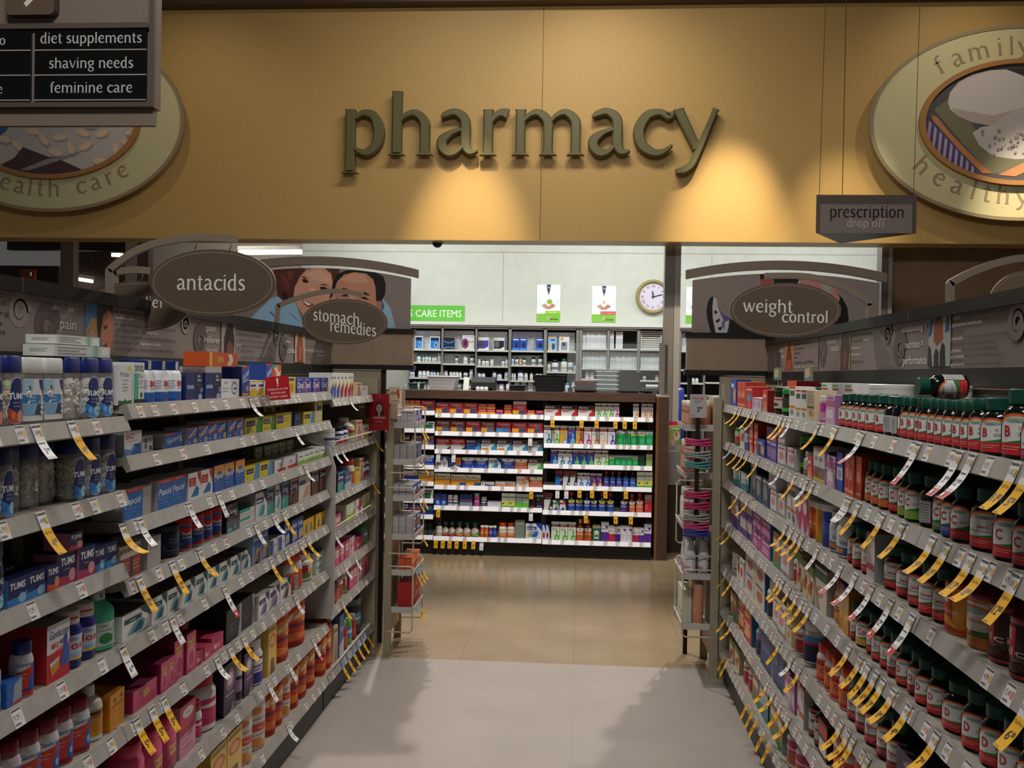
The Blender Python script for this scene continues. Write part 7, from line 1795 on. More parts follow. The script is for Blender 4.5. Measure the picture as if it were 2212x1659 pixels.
run(RR, V_ % 'bottom', ZR[6], [('magC', 1, 1738, 1800, .09), ('magB', 2, 1692, 1728, .15), ('multi', 2, 1660, 1688, .13), ('grfx', 1, 1636, 1656, .13), ('multi', 1, 1622, 1635, .12), ('toyR', 2, 1600, 1620, .14), ('frut', 2, 1574, 1594, .1)])
# bottles lying on the caps of the top row
PL.append((RR, 'Btn', .052, .105, RR.lx(1962, 1.5), .125, ZR[0] + .0995, 'lying on the B bottle caps', (PI / 2, 0, 0), 0))
PL.append((RR, 'B100', .06, .115, RR.lx(2206, 1.52), .135, ZR[0] + .1265, 'lying on the big B bottle', (PI / 2, 0, 0), 0))

C1, C2, C0 = 'middle cold bay %s shelf', 'post-side cold bay %s shelf', 'far cold bay %s shelf'
cp = lambda a: 820 + a / 6.144
cq = lambda a: 1140 + a / 6.144
def conv(f, L):
    return [(k, n, f(a), f(c), h) + tuple(r) for k, n, a, c, h, *r in L]
run(RP, C1 % 'top', ZP1[0], conv(cp, [('tyC', 3, 742, 1302, .092), ('tyS', 2, 1308, 1535, .044, {'stack': 2}), ('tyP', 1, 1540, 1642, .042), ('tyS', 1, 1648, 1752, .042, {'stack': 2}), ('tyC', 1, 1760, 1952, .086), ('tyW', 1, 1772, 1952, .028, {'dz': .0875}), ('tyS', 1, 1956, 2062, .042), ('tyP', 1, 2068, 2178, .042)]))
run(RP, C1 % 'second', ZP1[1], conv(cp, [('tyD', 2, 742, 1135, .092), ('tyC', 1, 1140, 1338, .088), ('tyD', 1, 1342, 1535, .09), ('tyB', 1, 1540, 1750, .088), ('tyC', 2, 1755, 2165, .086)]))
run(RP, C1 % 'third', ZP1[2], conv(cp, [('tyK', 2, 742, 1135, .09), ('bnB', 1, 1140, 1338, .088), ('bnW', 2, 1342, 1758, .09), ('bnG', 2, 1762, 2165, .09)]))
run(RP, C1 % 'fourth', ZP1[3], conv(cp, [('cpO', 1, 732, 906, .09), ('cpN', 1, 912, 1082, .088), ('nyY', 2, 1090, 1436, .09), ('cpW', 1, 1440, 1612, .088), ('nyB', 1, 1616, 1786, .088), ('dyO', 1, 1790, 1962, .086), ('bnV', 1, 1966, 2165, .088)]))
run(RP, C1 % 'fifth', ZP1[4], conv(cp, [('bkO', 1, 727, 937, .098), ('bkB', 2, 941, 1338, .092), ('smlW', 1, 1345, 1402, .036), ('bkS', 1, 1406, 1520, .036), ('bkT', 2, 1532, 1805, .042), ('orW', 1, 1810, 1984, .088), ('dyO', 1, 1987, 2160, .088)]))
run(RP, C1 % 'sixth', ZP1[5], conv(cp, [('bluK', 2, 730, 890, .098), ('wtB', 2, 893, 1042, .09), ('dbX', 1, 1060, 1232, .098), ('pkB', 1, 1246, 1326, .11), ('mdB', 1, 1340, 1422, .08), ('flat', 1, 1428, 1610, .014, {'stack': 3}), ('limK', 2, 1616, 1798, .117), ('grnC', 2, 1800, 1980, .115), ('drkC', 1, 1982, 2068, .12), ('drkP', 1, 2074, 2168, .122)]))
run(RP, C1 % 'bottom', ZP1[6], conv(cp, [('gryJ', 1, 737, 826, .11), ('sD', 2, 828, 1000, .12), ('sO', 2, 1004, 1206, .122), ('sG', 1, 1210, 1314, .122), ('tubO', 2, 1334, 1442, .1), ('tubP', 1, 1447, 1497, .098), ('tubB', 1, 1500, 1548, .1), ('orV', 2, 1572, 1796, .125), ('gyG', 1, 1792, 1926, .15), ('blW', 1, 1932, 2156, .13)]))
run(RP, C2 % 'top', ZP2[0], conv(cq, [('bnR', 3, 216, 886, .09), ('t2', 3, 889, 1133, .115), ('t6', 1, 1136, 1214, .115), ('t7', 1, 1398, 1474, .115), ('t7', 2, 1506, 1664, .118)]))
run(RP, C2 % 'second', ZP2[1], conv(cq, [(k, 1, 210 + 106 * i, 313 + 106 * i, .152 - .006 * (i > 4)) for i, k in enumerate(('t1', 't2', 't3', 't4', 't5', 't6', 't7', 't8', 't9'))] + [('grS', 2, 1166, 1362, .127), ('grY', 2, 1366, 1562, .127), ('grS', 1, 1566, 1660, .125)]))
run(RP, C2 % 'third', ZP2[2], conv(cq, [('t4', 1, 300, 394, .125), ('t1', 2, 398, 586, .122), ('ta', 3, 590, 876, .126), ('t2', 2, 880, 1070, .124), ('grY', 1, 1076, 1152, .09), ('grS', 3, 1156, 1386, .09), ('grY', 1, 1388, 1464, .088), ('grD', 1, 1472, 1552, .09), ('grL', 1, 1570, 1654, .1)]))
run(RP, C2 % 'fourth', ZP2[3], conv(cq, [('pu1', 1, 362, 460, .128), ('pu2', 2, 466, 654, .128), ('tc', 2, 656, 824, .108), ('tb', 2, 826, 988, .11), ('vbR', 3, 998, 1256, .128, {'f': .94}), ('vbN', 2, 1258, 1440, .125, {'f': .94}), ('limK', 2, 1446, 1656, .13)]))
run(RP, C2 % 'fifth', ZP2[4], conv(cq, [('pu2', 1, 214, 326, .15), ('grR', 1, 330, 418, .084), ('rdR', 1, 422, 510, .084), ('nqY', 2, 524, 734, .155), ('nq', 2, 738, 924, .15), ('nqY', 2, 932, 1150, .155), ('nqR', 1, 1224, 1334, .152), ('dq', 1, 1338, 1430, .15), ('dq', 1, 1432, 1540, .16), ('rdT', 1, 1550, 1646, .15), ('vbR', 2, 440, 560, .14, {'y': .07})]))
run(RP, C2 % 'bottom', ZP2[5], conv(cq, [('rdW', 2, 192, 290, .125), ('t2', 3, 308, 640, .15), ('dqC', 2, 640, 850, .178), ('gjX', 1, 856, 966, .138), ('puX', 1, 972, 1074, .158), ('rdX', 1, 1076, 1150, .13), ('puX', 1, 1152, 1228, .128), ('whK', 2, 1230, 1388, .132), ('rdX', 1, 1390, 1466, .12), ('puX', 1, 1468, 1540, .12), ('puX', 1, 1544, 1640, .15)]))
run(RP, C0 % 'top', ZP0[0], conv(cp, [('tyC', 1, 545, 728, .088), ('tyS', 4, 250, 540, .045, {'stack': 2})]))
run(RP, C0 % 'second', ZP0[1], conv(cp, [('reac', 1, 610, 728, .06), ('grS', 3, 280, 600, .09)]))
run(RP, C0 % 'third', ZP0[2], conv(cp, [('adv', 1, 285, 405, .085), ('advW', 2, 415, 722, .086)]))
run(RP, C0 % 'fourth', ZP0[3], conv(cp, [('nyB', 1, 588, 720, .085), ('cpN', 1, 440, 580, .08)]))
run(RP, C0 % 'fifth', ZP0[4], conv(cp, [('bkN', 1, 285, 502, .09), ('bkO', 1, 512, 718, .09)]))
run(RP, C0 % 'sixth', ZP0[5], conv(cp, [('reac', 1, 545, 712, .09), ('reac', 1, 380, 540, .09)]))
run(RP, C0 % 'seventh', ZP0[6], conv(cp, [('claB', 1, 276, 376, .085), ('claR', 1, 380, 576, .086), ('claT', 1, 578, 706, .086)]))
run(RP, C0 % 'bottom', ZP0[7], conv(cp, [('brnB', 3, 520, 690, .1)]))

# ------------------------------------------------------------------ wire side racks
RWL = Rack((-.888, 0, 0), PI / 2, 'W')
RWR = Rack((.552, 0, 0), -PI / 2, 'W')
ZWL = [1.231, 1.03, .831, .62, .424, .219]
ZWR = [1.262, 1.018, .75, .504, .248]


def wire_rack(rk, y0, y1, zs, deep, ztop, label, hoops):
    """tan pegboard wing with shallow wire trays; local x = along the pegboard"""
    a, c = (y0, y1) if rk is RWL else (-y1, -y0)
    xm = (a + c) / 2
    t = thing('wire_side_rack', label, 'display rack', rk.w(xm, 0, 0), rk.rot)
    hw = (c - a) / 2
    b = MB()
    b.box(-hw, hw, deep, deep + .02, .10, ztop, m_peg)
    r = 0
    z = .16
    while z < ztop - .04:
        for i in range(12):
            x = -hw + .02 + i * (2 * hw - .04) / 11
            b.add([(x - .004, deep - .0006, z - .003), (x + .004, deep - .0006, z - .003), (x + .004, deep - .0006, z + .003), (x - .004, deep - .0006, z + .003)], [(0, 1, 2, 3)], '5d5040')
        z += .05
    b.obj('pegboard', t)
    b = MB()
    for x in (-hw, hw):
        b.box(x - .012, x + .012, deep - .01, deep + .03, 0, ztop + .0, m_up)
    b.obj('side_post', t)
    for z in zs:
        b = MB()
        b.box(-hw + .004, hw - .004, 0, deep - .001, z - .003, z, 'a9a6a0')
        b.box(-hw, -hw + .003, 0, deep - .002, z - .003, z + .03, 'b4b2ae')
        b.box(hw - .003, hw, 0, deep - .002, z - .003, z + .03, 'b4b2ae')
        b.extrude_x([(-.002, z - .004), (.002, z - .004), (-.008, z + .032), (-.012, z + .032)], -hw, hw, 'c2c0bc')
        b.art([('r', .08 + .3 * i, .1, .28 + .3 * i, .9, 'd0cfcc') for i in range(3)], 2 * hw, .03, lambda u, v, o: (u, -.0035 - v * .27 - o, z + v), eps=.00015)
        s = b.obj('tray', t)
    for (z0, z1) in hoops:
        b = MB()
        for x in (-hw - .01, hw + .008):
            b.tube([(x, deep + .01, z1), (x, .01, z1), (x, -.004, z1 - .015), (x, -.004, z0 + .015), (x, .01, z0), (x, deep + .01, z0)], .0045, 'b5ae9e/0.4', 6)
        b.obj('wire_hoop', t)
    return t


zf = lambda y, Y, yh: 1.53 - (y - yh) * Y / FPX
wire_rack(RWL, 5.13, 5.44, ZWL, .125, 1.43, 'tan pegboard wire rack on the antacid end with small medicine boxes',
          [(zf(1022, 5.15, 805), zf(882, 5.15, 805)), (zf(1198, 5.15, 805), zf(1055, 5.15, 805)), (zf(1369, 5.15, 805), zf(1226, 5.15, 805))])
wire_rack(RWR, 4.88, 5.24, ZWR, .145, 1.43, 'tan pegboard wire rack on the vitamin end with lotions',
          [(zf(1195, 4.9, 816), zf(1052, 4.9, 816)), (zf(1368, 4.9, 816), zf(1225, 4.9, 816))])
T1 = 'wire rack %s tray by antacids'
kind('wbx', MX, 'box', 'small white box with blue print', BX('c8c8d2', [('r', .4, 0, 1, 1, '3a4a94'), ('r', .1, .3, .4, .7, 'b86a8a')], side='b9b6bc', d=.036))
kind('gbx', MX, 'box', 'tall grey box with blue front', BX('4a5a90', [('r', .2, .2, .8, .5, 'b8604a')], side='9a9896', d=.036))
kind('sbx', MX, 'box', 'silver red-fronted box', BX('34508c', [('r', 0, 0, 1, .4, 'a8483a'), ('r', .2, .6, .8, .8, 'c8c8cc')], side='a8a4a8', d=.036))
kind('obx', MX, 'box', 'orange box with barcode side', BX('c8582a', [('r', .1, .2, .5, .8, 'c0b4a8'), ('r', .6, .3, .9, .7, 'd88a4a')], side='c0562a', d=.036))
kind('rbx', MX, 'box', 'red box with barcode side', BX('9c2426', [('r', .1, .1, .6, .5, 'c8803a')], side='a02628', d=.038))
wl = lambda k, z, n, h, **o: [PL.append((RWL, k, .27 / n, h, 5.155 + .27 / n * (i + .5) * .98, .008 + r * .0385, z + .0008 + s * (h + .0008), T1 % nm, None, 0)) for i in range(n) for r in range(o.get('rows', 3)) for s in range(o.get('stack', 1)) for nm in (o['nm'],)]
wl('wbx', ZWL[0], 3, .062, stack=1, nm='top')
wl('wbx', ZWL[0] + .0635, 2, .03, nm='top', rows=2)
wl('gbx', ZWL[1], 2, .052, stack=2, nm='second')
wl('sbx', ZWL[2], 2, .085, nm='third')
wl('sbx', ZWL[3], 2, .058, stack=2, nm='fourth')
wl('obx', ZWL[4], 2, .045, stack=2, nm='fifth', rows=2)
wl('rbx', ZWL[4], 1, .075, nm='fifth', rows=1) if 0 else None
wl('rbx', ZWL[5], 2, .052, stack=3, nm='bottom', rows=2)
T2 = 'wire rack %s tray by vitamins'
kind('lotO', 'lotion_bottle', BB, 'orange cream-capped lotion bottle', BT('jar', 'b8785a/0.3', 'd8cdb8', None, [('r', .2, .2, .8, .8, 'c89a80'), ('p', [(.4, .8), (.6, .8), (.5, 1)], '3a4a2a')], (.1, .7), 1.8))
kind('lotW', 'lotion_tube', 'tube', 'white tapered lotion tube', BT('tube', 'c8ccd0', None, 'c8ccd0', [('r', .1, .1, .9, .5, 'b08a8a'), ('c', .5, .8, .04, '3a6ab0')], (.14, .5), 1.8))
kind('lotG', 'lotion_bottle', BB, 'white and green lotion bottle', BT('wide', 'c4ccc2', 'b8c8b0', None, [('r', .3, .2, .9, .9, 'd0d4cc'), ('r', 0, .0, .3, 1, '4a9a5a')], (.06, .66), 1.8))
kind('lotP', 'lotion_bottle', BB, 'tall peach lotion bottle', BT('can', 'b87f62/0.3', 'a88f80', None, [('r', .2, .3, .8, .7, 'c08a6e')], (.05, .84), 1.6))
kind('lotS', 'lotion_box', 'box', 'pale speckled carton on its tray', BX('c4c6b0', [('c', .3, .8, .03, '4a5a6a'), ('c', .6, .5, .03, '3a4a8a'), ('r', .2, .28, .8, .34, '4a4a50'), ('c', .5, .15, .03, '6a6a4a')], d=.05))
wr = lambda k, z, n, w, h, nm, x0=-5.22, y=.008: [PL.append((RWR, k, w * .95, h, x0 + w * (i + .5), y, z + .0008, T2 % nm, None, 0)) for i in range(n)]
wr('lotO', ZWR[0], 5, .065, .145, 'top')
wr('lotO', ZWR[0], 4, .065, .15, 'top back', y=.075)
wr('lotO', ZWR[1], 4, .07, .18, 'second')
wr('lotG', ZWR[2], 4, .07, .19, 'third')
wr('lotG', ZWR[2], 3, .06, .2, 'third back', y=.08)
wr('lotW', ZWR[3], 4, .06, .19, 'fourth', x0=-5.13)
wr('lotW', ZWR[3], 4, .06, .19, 'fourth back', x0=-5.13, y=.075)
wr('lotS', ZWR[4], 3, .07, .17, 'bottom', x0=-5.22)
wr('lotP', ZWR[4], 3, .05, .22, 'bottom back', x0=-5.06, y=.06)

# ================================================================== dispensary shelves behind the counter
zB = lambda y: 1.53 - (y - 809.4) * 9.95 / FPX


def dispensary(pa, pb, divs, shelves, label, head, light='c6c4ba'):
    xa, xb = RB.lx(pa, 1.7), RB.lx(pb, 1.7)
    xm = (xa + xb) / 2
    t = thing('dispensary_shelving', label, 'shelving unit', (xm, 9.86, 0))
    b = MB()
    b.box(xa - xm, xb - xm, .36, .38, .1, zB(704), '5a5650')
    b.obj('back_panel', t)
    b = MB()
    b.box(xa - xm, xb - xm, -.02, .385, zB(704), zB(697), 'c9c9c0')
    b.box(xa - xm, xb - xm, -.015, .0, zB(708), zB(704) - .0005, '6a6866')
    b.obj('top_ledge', t)
    for p, q in divs:
        x0, x1 = RB.lx(p, 1.7), RB.lx(q, 1.7)
        b = MB()
        b.box(x0 - xm, x1 - xm, 0, .36, 0, zB(704) - .001, '7d7a76')
        b.obj('upright', t)
    for p, q, y in shelves:
        x0, x1 = RB.lx(p, 1.7), RB.lx(q, 1.7)
        b = MB()
        b.box(x0 - xm + .001, x1 - xm - .001, -.012, .36, zB(y) - .018, zB(y), light)
        b.obj('shelf', t)
    for p, q in head:
        x0, x1 = RB.lx(p, 2.0), RB.lx(q, 2.0)
        b = MB()
        b.box(x0 - xm, x1 - xm, .004, .012, zB(712), zB(708.5), 'd8d0c0')
        b.obj('label_strip', t)
    return t


b5 = [(885, 953), (957, 1026), (1030, 1098), (1104, 1174), (1181, 1244)]
dispensary(882, 1250, [(882, 885), (953, 957), (1026, 1030), (1098, 1104), (1174, 1181), (1244, 1250)],
           [(a, c, 757) for a, c in b5] + [(885, 953, 785), (957, 1026, 787), (1030, 1098, 791), (1104, 1174, 788), (1181, 1244, 801)] + [(885, 1026, 818), (1030, 1098, 819), (1104, 1174, 821)] + [(a, c, 846) for a, c in b5],
           'grey dispensary shelving with five bays of bottles behind the counter', b5)
b3 = [(1257, 1311), (1316, 1376), (1382, 1432)]
dispensary(1251, 1440, [(1251, 1257), (1311, 1316), (1376, 1382), (1432, 1440)], [(a, c, y) for a, c in b3 for y in (750, 792)] + [(1257, 1311, 815), (1382, 1432, 816), (1257, 1311, 846), (1316, 1376, 846), (1382, 1432, 846)],
           'grey dispensary shelving with files below the round clock', [(1257, 1376)])
dispensary(1468, 1570, [(1468, 1471), (1520, 1524), (1566, 1570)], [(1471, 1520, y) for y in (752, 792, 820, 846)] + [(1524, 1566, y) for y in (752, 792, 818, 846)],
           'grey dispensary shelving half hidden behind the vitamin end', [(1471, 1520)])
b = MB()
for i in range(9):
    b.box(RB.lx(1384.5, 1.85), RB.lx(1429.5, 1.85), .05, .056, zB(749 - i * 4.4), zB(746.4 - i * 4.4), 'd3d0c6')
b.box(RB.lx(1384, 1.85), RB.lx(1386, 1.85), .03, .35, zB(749.5), zB(711), 'c6c4ba')
b.box(RB.lx(1428, 1.85), RB.lx(1430, 1.85), .03, .35, zB(749.5), zB(711), 'c6c4ba')
tag(b.obj('paper_sorter', None, (0, 9.86, 0)), 'cream slotted paper sorter on the dispensary shelves', 'paper sorter')

kind('file', 'file_box', 'file box', 'narrow white medicine file', BX('c9cacb', [('r', .2, .3 + .2 * 0, .8, .6, 'a4a6ac'), ('r', .3, .72, .7, .82, '9a9cb0')], side='b4b5b6', d=.12))
kind('filg', 'file_box', 'file box', 'low white medicine file', BX('c2c4c2', [('r', .2, .3, .8, .5, 'a8aaac')], side='aeb0b0', d=.12))
DS = 'dispensary %s bay, %s row'
BN = ('poster-side', 'second', 'third', 'fourth', 'fifth')
kind('mBl', 'meter_box', 'box', 'white and bright blue meter box', BX('c8d0dc', [('r', .08, .05, .92, .92, '2a7ac0'), ('r', .08, .68, .92, .92, '1a2038'), ('e', .62, .34, .2, .22, '9ac0e0'), ('e', .62, .34, .12, .14, '3a4a6a')], d=.06))
kind('mBk', 'meter_box', 'box', 'black and blue meter box', BX('1a2a50', [('r', 0, .8, 1, 1, '15161c'), ('r', .2, .2, .8, .5, '23252c'), ('s', [(0, .7, .06), (.5, .55, .06), (1, .7, .06)], '5a9ad0'), ('s', [(0, .1, .06), (.5, .2, .06), (1, .1, .06)], '5a9ad0')], d=.06))
kind('mPu', 'meter_box', 'box', 'white and plum meter box', BX('c8c8d0', [('e', .22, .42, .3, .36, '7a3a5a'), ('e', .25, .45, .1, .2, '1e1c24'), ('t', 'ACCU-CHEK', .55, .9, .1, '3a3a5c', {'w': .8}), ('r', .5, .5, .95, .6, 'c89a4a')], d=.06))
kind('mVi', 'meter_box', 'box', 'white meter box with violet panel', BX('c8ccd0', [('r', 0, .1, .96, .76, '4a3a90'), ('e', .3, .45, .2, .26, '3a3f44'), ('r', 0, .82, .3, .94, 'b8b03a'), ('p', [(0, 0), (1, 0), (1, .3), (.5, .06)], 'd0d0d0')], d=.06))
kind('mGr', 'meter_box', 'box', 'white meter box with black panel', BX('c8ccd0', [('r', .02, .1, .96, .76, '1e2030'), ('e', .3, .45, .22, .28, '5a5e66'), ('r', 0, .82, .3, .94, 'b8b03a'), ('p', [(0, 0), (1, 0), (1, .3), (.5, .06)], 'd0d0d0')], d=.06))
kind('mDB', 'meter_box', 'box', 'deep blue meter box', BX('23489c', [('e', .6, .42, .22, .24, '1c2434'), ('r', .1, .84, .9, .93, 'c8d0e4'), ('r', 0, 0, 1, .2, '3a7ac8')], d=.06))
kind('mYe', 'meter_box', 'box', 'pale blue meter box with orange top', BX('8fb4d4', [('r', 0, .92, 1, 1, 'd0842e'), ('e', .64, .3, .2, .24, '3a4a60'), ('p', [(0, .2), (.5, .5), (.3, .0), (0, 0)], 'c8b47a'), ('r', .3, .7, .85, .82, '2a4a84')], d=.06))
kind('mWh', 'meter_box', 'box', 'white meter box with grey device', BX('cfd0d0', [('r', .18, .04, .8, .64, '8a8e98'), ('r', .3, .36, .6, .58, '3a3e48'), ('r', .15, .74, .4, .96, 'd0902e')], d=.06))
kind('dW', AB, BB, 'small white medicine bottle', BT('wide', 'ccd0d0', 'c8caca', None, [('r', .2, .2, .8, .6, 'a8acb4')], (.1, .6), 1.8))
kind('dB', AB, BB, 'white medicine bottle with blue cap', BT('wide', 'ccd0d0', '2a3a84', None, [('r', .2, .2, .8, .6, '9aa4b8')], (.1, .6), 1.8))
kind('dT', AB, BB, 'white medicine bottle with teal cap', BT('wide', 'ccd0d0', '2f8ab0', None, [('r', .2, .2, .8, .6, '9ab0b8')], (.1, .6), 1.8))
kind('dG', AB, BB, 'white medicine bottle with green cap', BT('wide', 'ccd0cc', '1f5a44', None, [('r', .2, .2, .8, .5, 'b8a87a')], (.1, .6), 1.8))
kind('dK', AB, BB, 'white medicine bottle with black cap', BT('wide', 'c8cacc', '1c2030', None, [('r', .1, .1, .9, .6, '6a7078')], (.1, .6), 1.8))
kind('dO', AB, BB, 'amber medicine bottle', BT('wide', 'c07a2a', 'c8c8c4', None, [('r', .2, .2, .8, .6, 'd0cfc8')], (.1, .6), 1.8))
for i, (a, c) in enumerate(b5):
    n = int((c - a) / 4.6)
    run(RB, DS % (BN[i], 'top'), zB(757), [('file', n, a + 2, c - 2.5, .195 + .006 * (i % 2))], y0=.08)
    run(RB, DS % (BN[i], 'lower'), zB((785, 787, 791, 788, 801)[i]), [('filg', n, a + 2, c - 2.5, .105)], y0=.10)
run(RB, 'dispensary file bay top row', zB(750), [('file', 11, 1258, 1310, .185), ('file', 2, 1317, 1326, .18), ('file', 3, 1330, 1345, .175)], y0=.03)
run(RB, 'dispensary file bay lower row', zB(792), [('filg', 11, 1258, 1310, .165), ('filg', 13, 1317, 1375, .165), ('filg', 11, 1383, 1431, .16)], y0=.03)
run(RB, 'dispensary far bay rows', zB(752), [('file', 9, 1472, 1518, .18)], y0=.05)
run(RB, 'dispensary far bay rows', zB(820), [('dW', 2, 1493, 1510, .05)], y0=.02)
M_ = 'dispensary meter row'
run(RB, M_, zB(757), [('mBl', 1, 896, 913, .135), ('mBl', 1, 928, 950, .132), ('mBk', 1, 958, 981, .122), ('mPu', 1, 998, 1025, .15), ('mVi', 1, 1032, 1056, .13), ('mGr', 1, 1066, 1090, .128), ('mDB', 2, 1106, 1138, .126), ('mDB', 1, 1157, 1174, .128), ('mYe', 1, 1183, 1202, .15), ('mWh', 1, 1207, 1230, .148)], y0=.01)
R2, R3 = 'dispensary second row', 'dispensary third row'
run(RB, R2, zB(785), [('dT', 1, 899, 909, .075), ('dT', 3, 911, 931, .068), ('dW', 2, 932, 943, .05), ('dW', 1, 944, 952, .095)], y0=.02)
run(RB, R2, zB(787), [('dK', 1, 982, 989, .075), ('dW', 1, 1000, 1010, .08), ('dK', 1, 1014, 1024, .08)], y0=.02)
run(RB, R2, zB(791), [('dW', 1, 1030, 1038, .065), ('dG', 2, 1040, 1056, .065), ('dW', 1, 1058, 1066, .065), ('dB', 1, 1083, 1090, .066), ('dW', 1, 1091, 1098, .066)], y0=.02)
run(RB, R2, zB(788), [('dB', 1, 1104, 1110, .08), ('dK', 1, 1112, 1120, .075), ('dO', 1, 1121, 1127, .06), ('dK', 1, 1128, 1136, .07), ('dK', 1, 1147, 1157, .08), ('dK', 1, 1162, 1172, .085)], y0=.02)
run(RB, R2, zB(801), [('dG', 1, 1181, 1189, .1), ('dK', 1, 1190, 1206, .12), ('dG', 1, 1211, 1225, .135), ('dK', 1, 1226, 1238, .125), ('dG', 1, 1239, 1245, .085)], y0=.02)
run(RB, R3, zB(818), [('dB', 2, 885, 901 - 6, .07), ('dW', 3, 902, 931 - 3, .066), ('dB', 2, 929, 941, .068), ('dG', 1, 942, 949, .066), ('dW', 2, 950, 967, .07), ('dW', 4, 970, 997, .06), ('dK', 1, 1000, 1010, .07), ('dW', 1, 1013, 1022, .09)], y0=.02)
run(RB, R3, zB(819), [('dB', 2, 1030, 1048, .07), ('dB', 1, 1063, 1072, .085), ('dT', 1, 1073, 1084, .06), ('dB', 1, 1089, 1099, .09)], y0=.02)
run(RB, R3, zB(821), [('dW', 2, 1104, 1114, .07), ('dB', 1, 1117, 1131, .1), ('dW', 1, 1132, 1140, .075), ('dW', 1, 1144, 1151, .075), ('dW', 2, 1156, 1172, .07)], y0=.02)
run(RB, 'dispensary fourth row', zB(846), [('dB', 3, 1184, 1206, .09), ('dT', 1, 1220, 1230, .1), ('dW', 1, 1234, 1244, .11), ('dW', 4, 890, 930, .09), ('dK', 5, 960, 1022, .1), ('dB', 4, 1034, 1090, .1), ('dW', 4, 1108, 1168, .1)], y0=.02)
run(RB, 'dispensary file bay third row', zB(815), [('dW', 2, 1263, 1284, .075)], y0=.02)
run(RB, 'dispensary file bay third row', zB(816), [('dK', 1, 1388, 1396, .05), ('dO', 1, 1415, 1423, .05)], y0=.02)

# ------------------------------------------------------------------ on the counter
zC = ZCT + .0008


def bin_(name, label, cat, pa, pb, Y, h, col, dep=.26, flare=.02, rims=True, holes=None, lid=None):
    xa, xb = at(pa, 830, Y=Y).x, at(pb, 830, Y=Y).x
    w = xb - xa
    t = thing(name, label, cat, ((xa + xb) / 2, Y, zC))
    b = MB()
    n = 4
    lo, hi = [(-w / 2 + flare, flare), (w / 2 - flare, flare), (w / 2 - flare, dep - flare), (-w / 2 + flare, dep - flare)], [(-w / 2, 0), (w / 2, 0), (w / 2, dep), (-w / 2, dep)]
    th = .004
    inn = lambda q, k: [(x * (1 - 2 * k / w), dep / 2 + (y - dep / 2) * (1 - 2 * k / dep)) for x, y in q]
    rings = [[(x, y, 0) for x, y in lo], [(x, y, h) for x, y in hi], [(x, y, h) for x, y in inn(hi, th)], [(x, y, th) for x, y in inn(lo, th)]]
    vs = [v for r in rings for v in r]
    fs = [(r * 4 + i, r * 4 + (i + 1) % 4, r * 4 + 4 + (i + 1) % 4, r * 4 + 4 + i) for r in range(3) for i in range(4)] + [(3, 2, 1, 0), (12, 13, 14, 15)]
    b.add(vs, fs, col)
    if holes:
        for i in range(int(w / .025)):
            for j in range(int(h / .03)):
                x, z = -w / 2 + .025 + i * .025, .02 + j * .03
                if abs(x) < w / 2 - flare - .01:
                    y = flare * (1 - z / h) - .0008
                    b.add([(x - .006, y, z), (x + .006, y, z), (x + .006, y, z + .014), (x - .006, y, z + .014)], [(0, 1, 2, 3)], holes)
    b.obj('bin_body', t)
    if rims:
        b = MB()
        b.tube([(x, y, h) for x, y in hi + hi[:2]], .005, lid or col, 6)
        b.obj('rim', t)
    return t


bin_('plastic_basket', 'white perforated basket flaring over the counter', 'basket', 922, 986, 8.25, .115, 'c8ccce', flare=.035, holes='6a7072')
bin_('plastic_basket', 'black perforated basket on the counter before the meters', 'basket', 1152, 1221, 8.15, .14, '141518', flare=.02, holes='26282c')
bin_('plastic_tray', 'dark red tray heaped on a black tray', 'tray', 1238, 1288, 8.1, .045, '1a1416')
t = bin_('plastic_tray', 'crimson plastic tray stacked on the black tray', 'tray', 1239, 1287, 8.105, .05, '7a1428')
t.location.z += .046
for i in range(5):
    t = bin_('plastic_tray', 'white plastic tray, %s from the top of its stack' % ordinal(5 - i), 'tray', 1287, 1336, 8.12 , .032, ('c4cac6', 'cdd2ce')[i % 2], rims=True)
    t['group'] = 'stacked white trays on the counter'
    t.location.z += i * .0375
bin_('plastic_bin', 'tall black bin beside the white trays', 'bin', 1338, 1384, 8.12, .175, '1c1f24', flare=.015)
bin_('plastic_tray', 'low charcoal tray near the glass edge', 'tray', 1388, 1424, 8.15, .035, '26292e')
b = MB()
p0 = at(1395, 838, Y=8.22)
b.tube([(p0.x, 8.22, zC + .056), (p0.x + .1, 8.22, zC + .056)], .02, 'c4c4c8', 10)
b.tube([(p0.x + .1, 8.22, zC + .056), (p0.x + .13, 8.22, zC + .056)], .021, '8a2a3c', 10)
tag(b.obj('label_roll'), 'white label roll with a red end on the charcoal tray', 'roll')
xa, xb = at(1017, 830, Y=8.3).x, at(1069, 830, Y=8.3).x
t = thing('desktop_printer', 'black desktop printer on the pharmacy counter', 'printer', ((xa + xb) / 2, 8.3, zC))
hw = (xb - xa) / 2
b = MB()
b.extrude_x([(0, 0), (.2, 0), (.2, .115), (.03, .115), (0, .07)], -hw, hw, '15171a/0.7')
b.obj('printer_body', t)
b = MB()
b.box(-hw * .8, hw * .8, -.03, .0, .02, .028, '2a2d31')
b.obj('paper_tray', t)
b = MB()
for i in range(4):
    b.tube([(-hw * .6 + i * hw * .34, -.02, .029), (-hw * .6 + i * hw * .34, -.02, .07)], .016, ('9aa4a8', 'b0b8ba')[i % 2], 10)
b.obj('vial_row', t) if 0 else None
run(RC, 'pharmacy counter front', ZCT, [('dW', 1, 1078, 1087, .05), ('dW', 1, 1092, 1100, .06), ('dK', 1, 1012, 1016, .05), ('dW', 3, 1027, 1054, .035), ('dW', 1, 901, 906, .06), ('dW', 1, 871, 876, .06)], y0=.10)
xa, xb = at(882, 835, Y=8.25).x, at(908, 835, Y=8.25).x
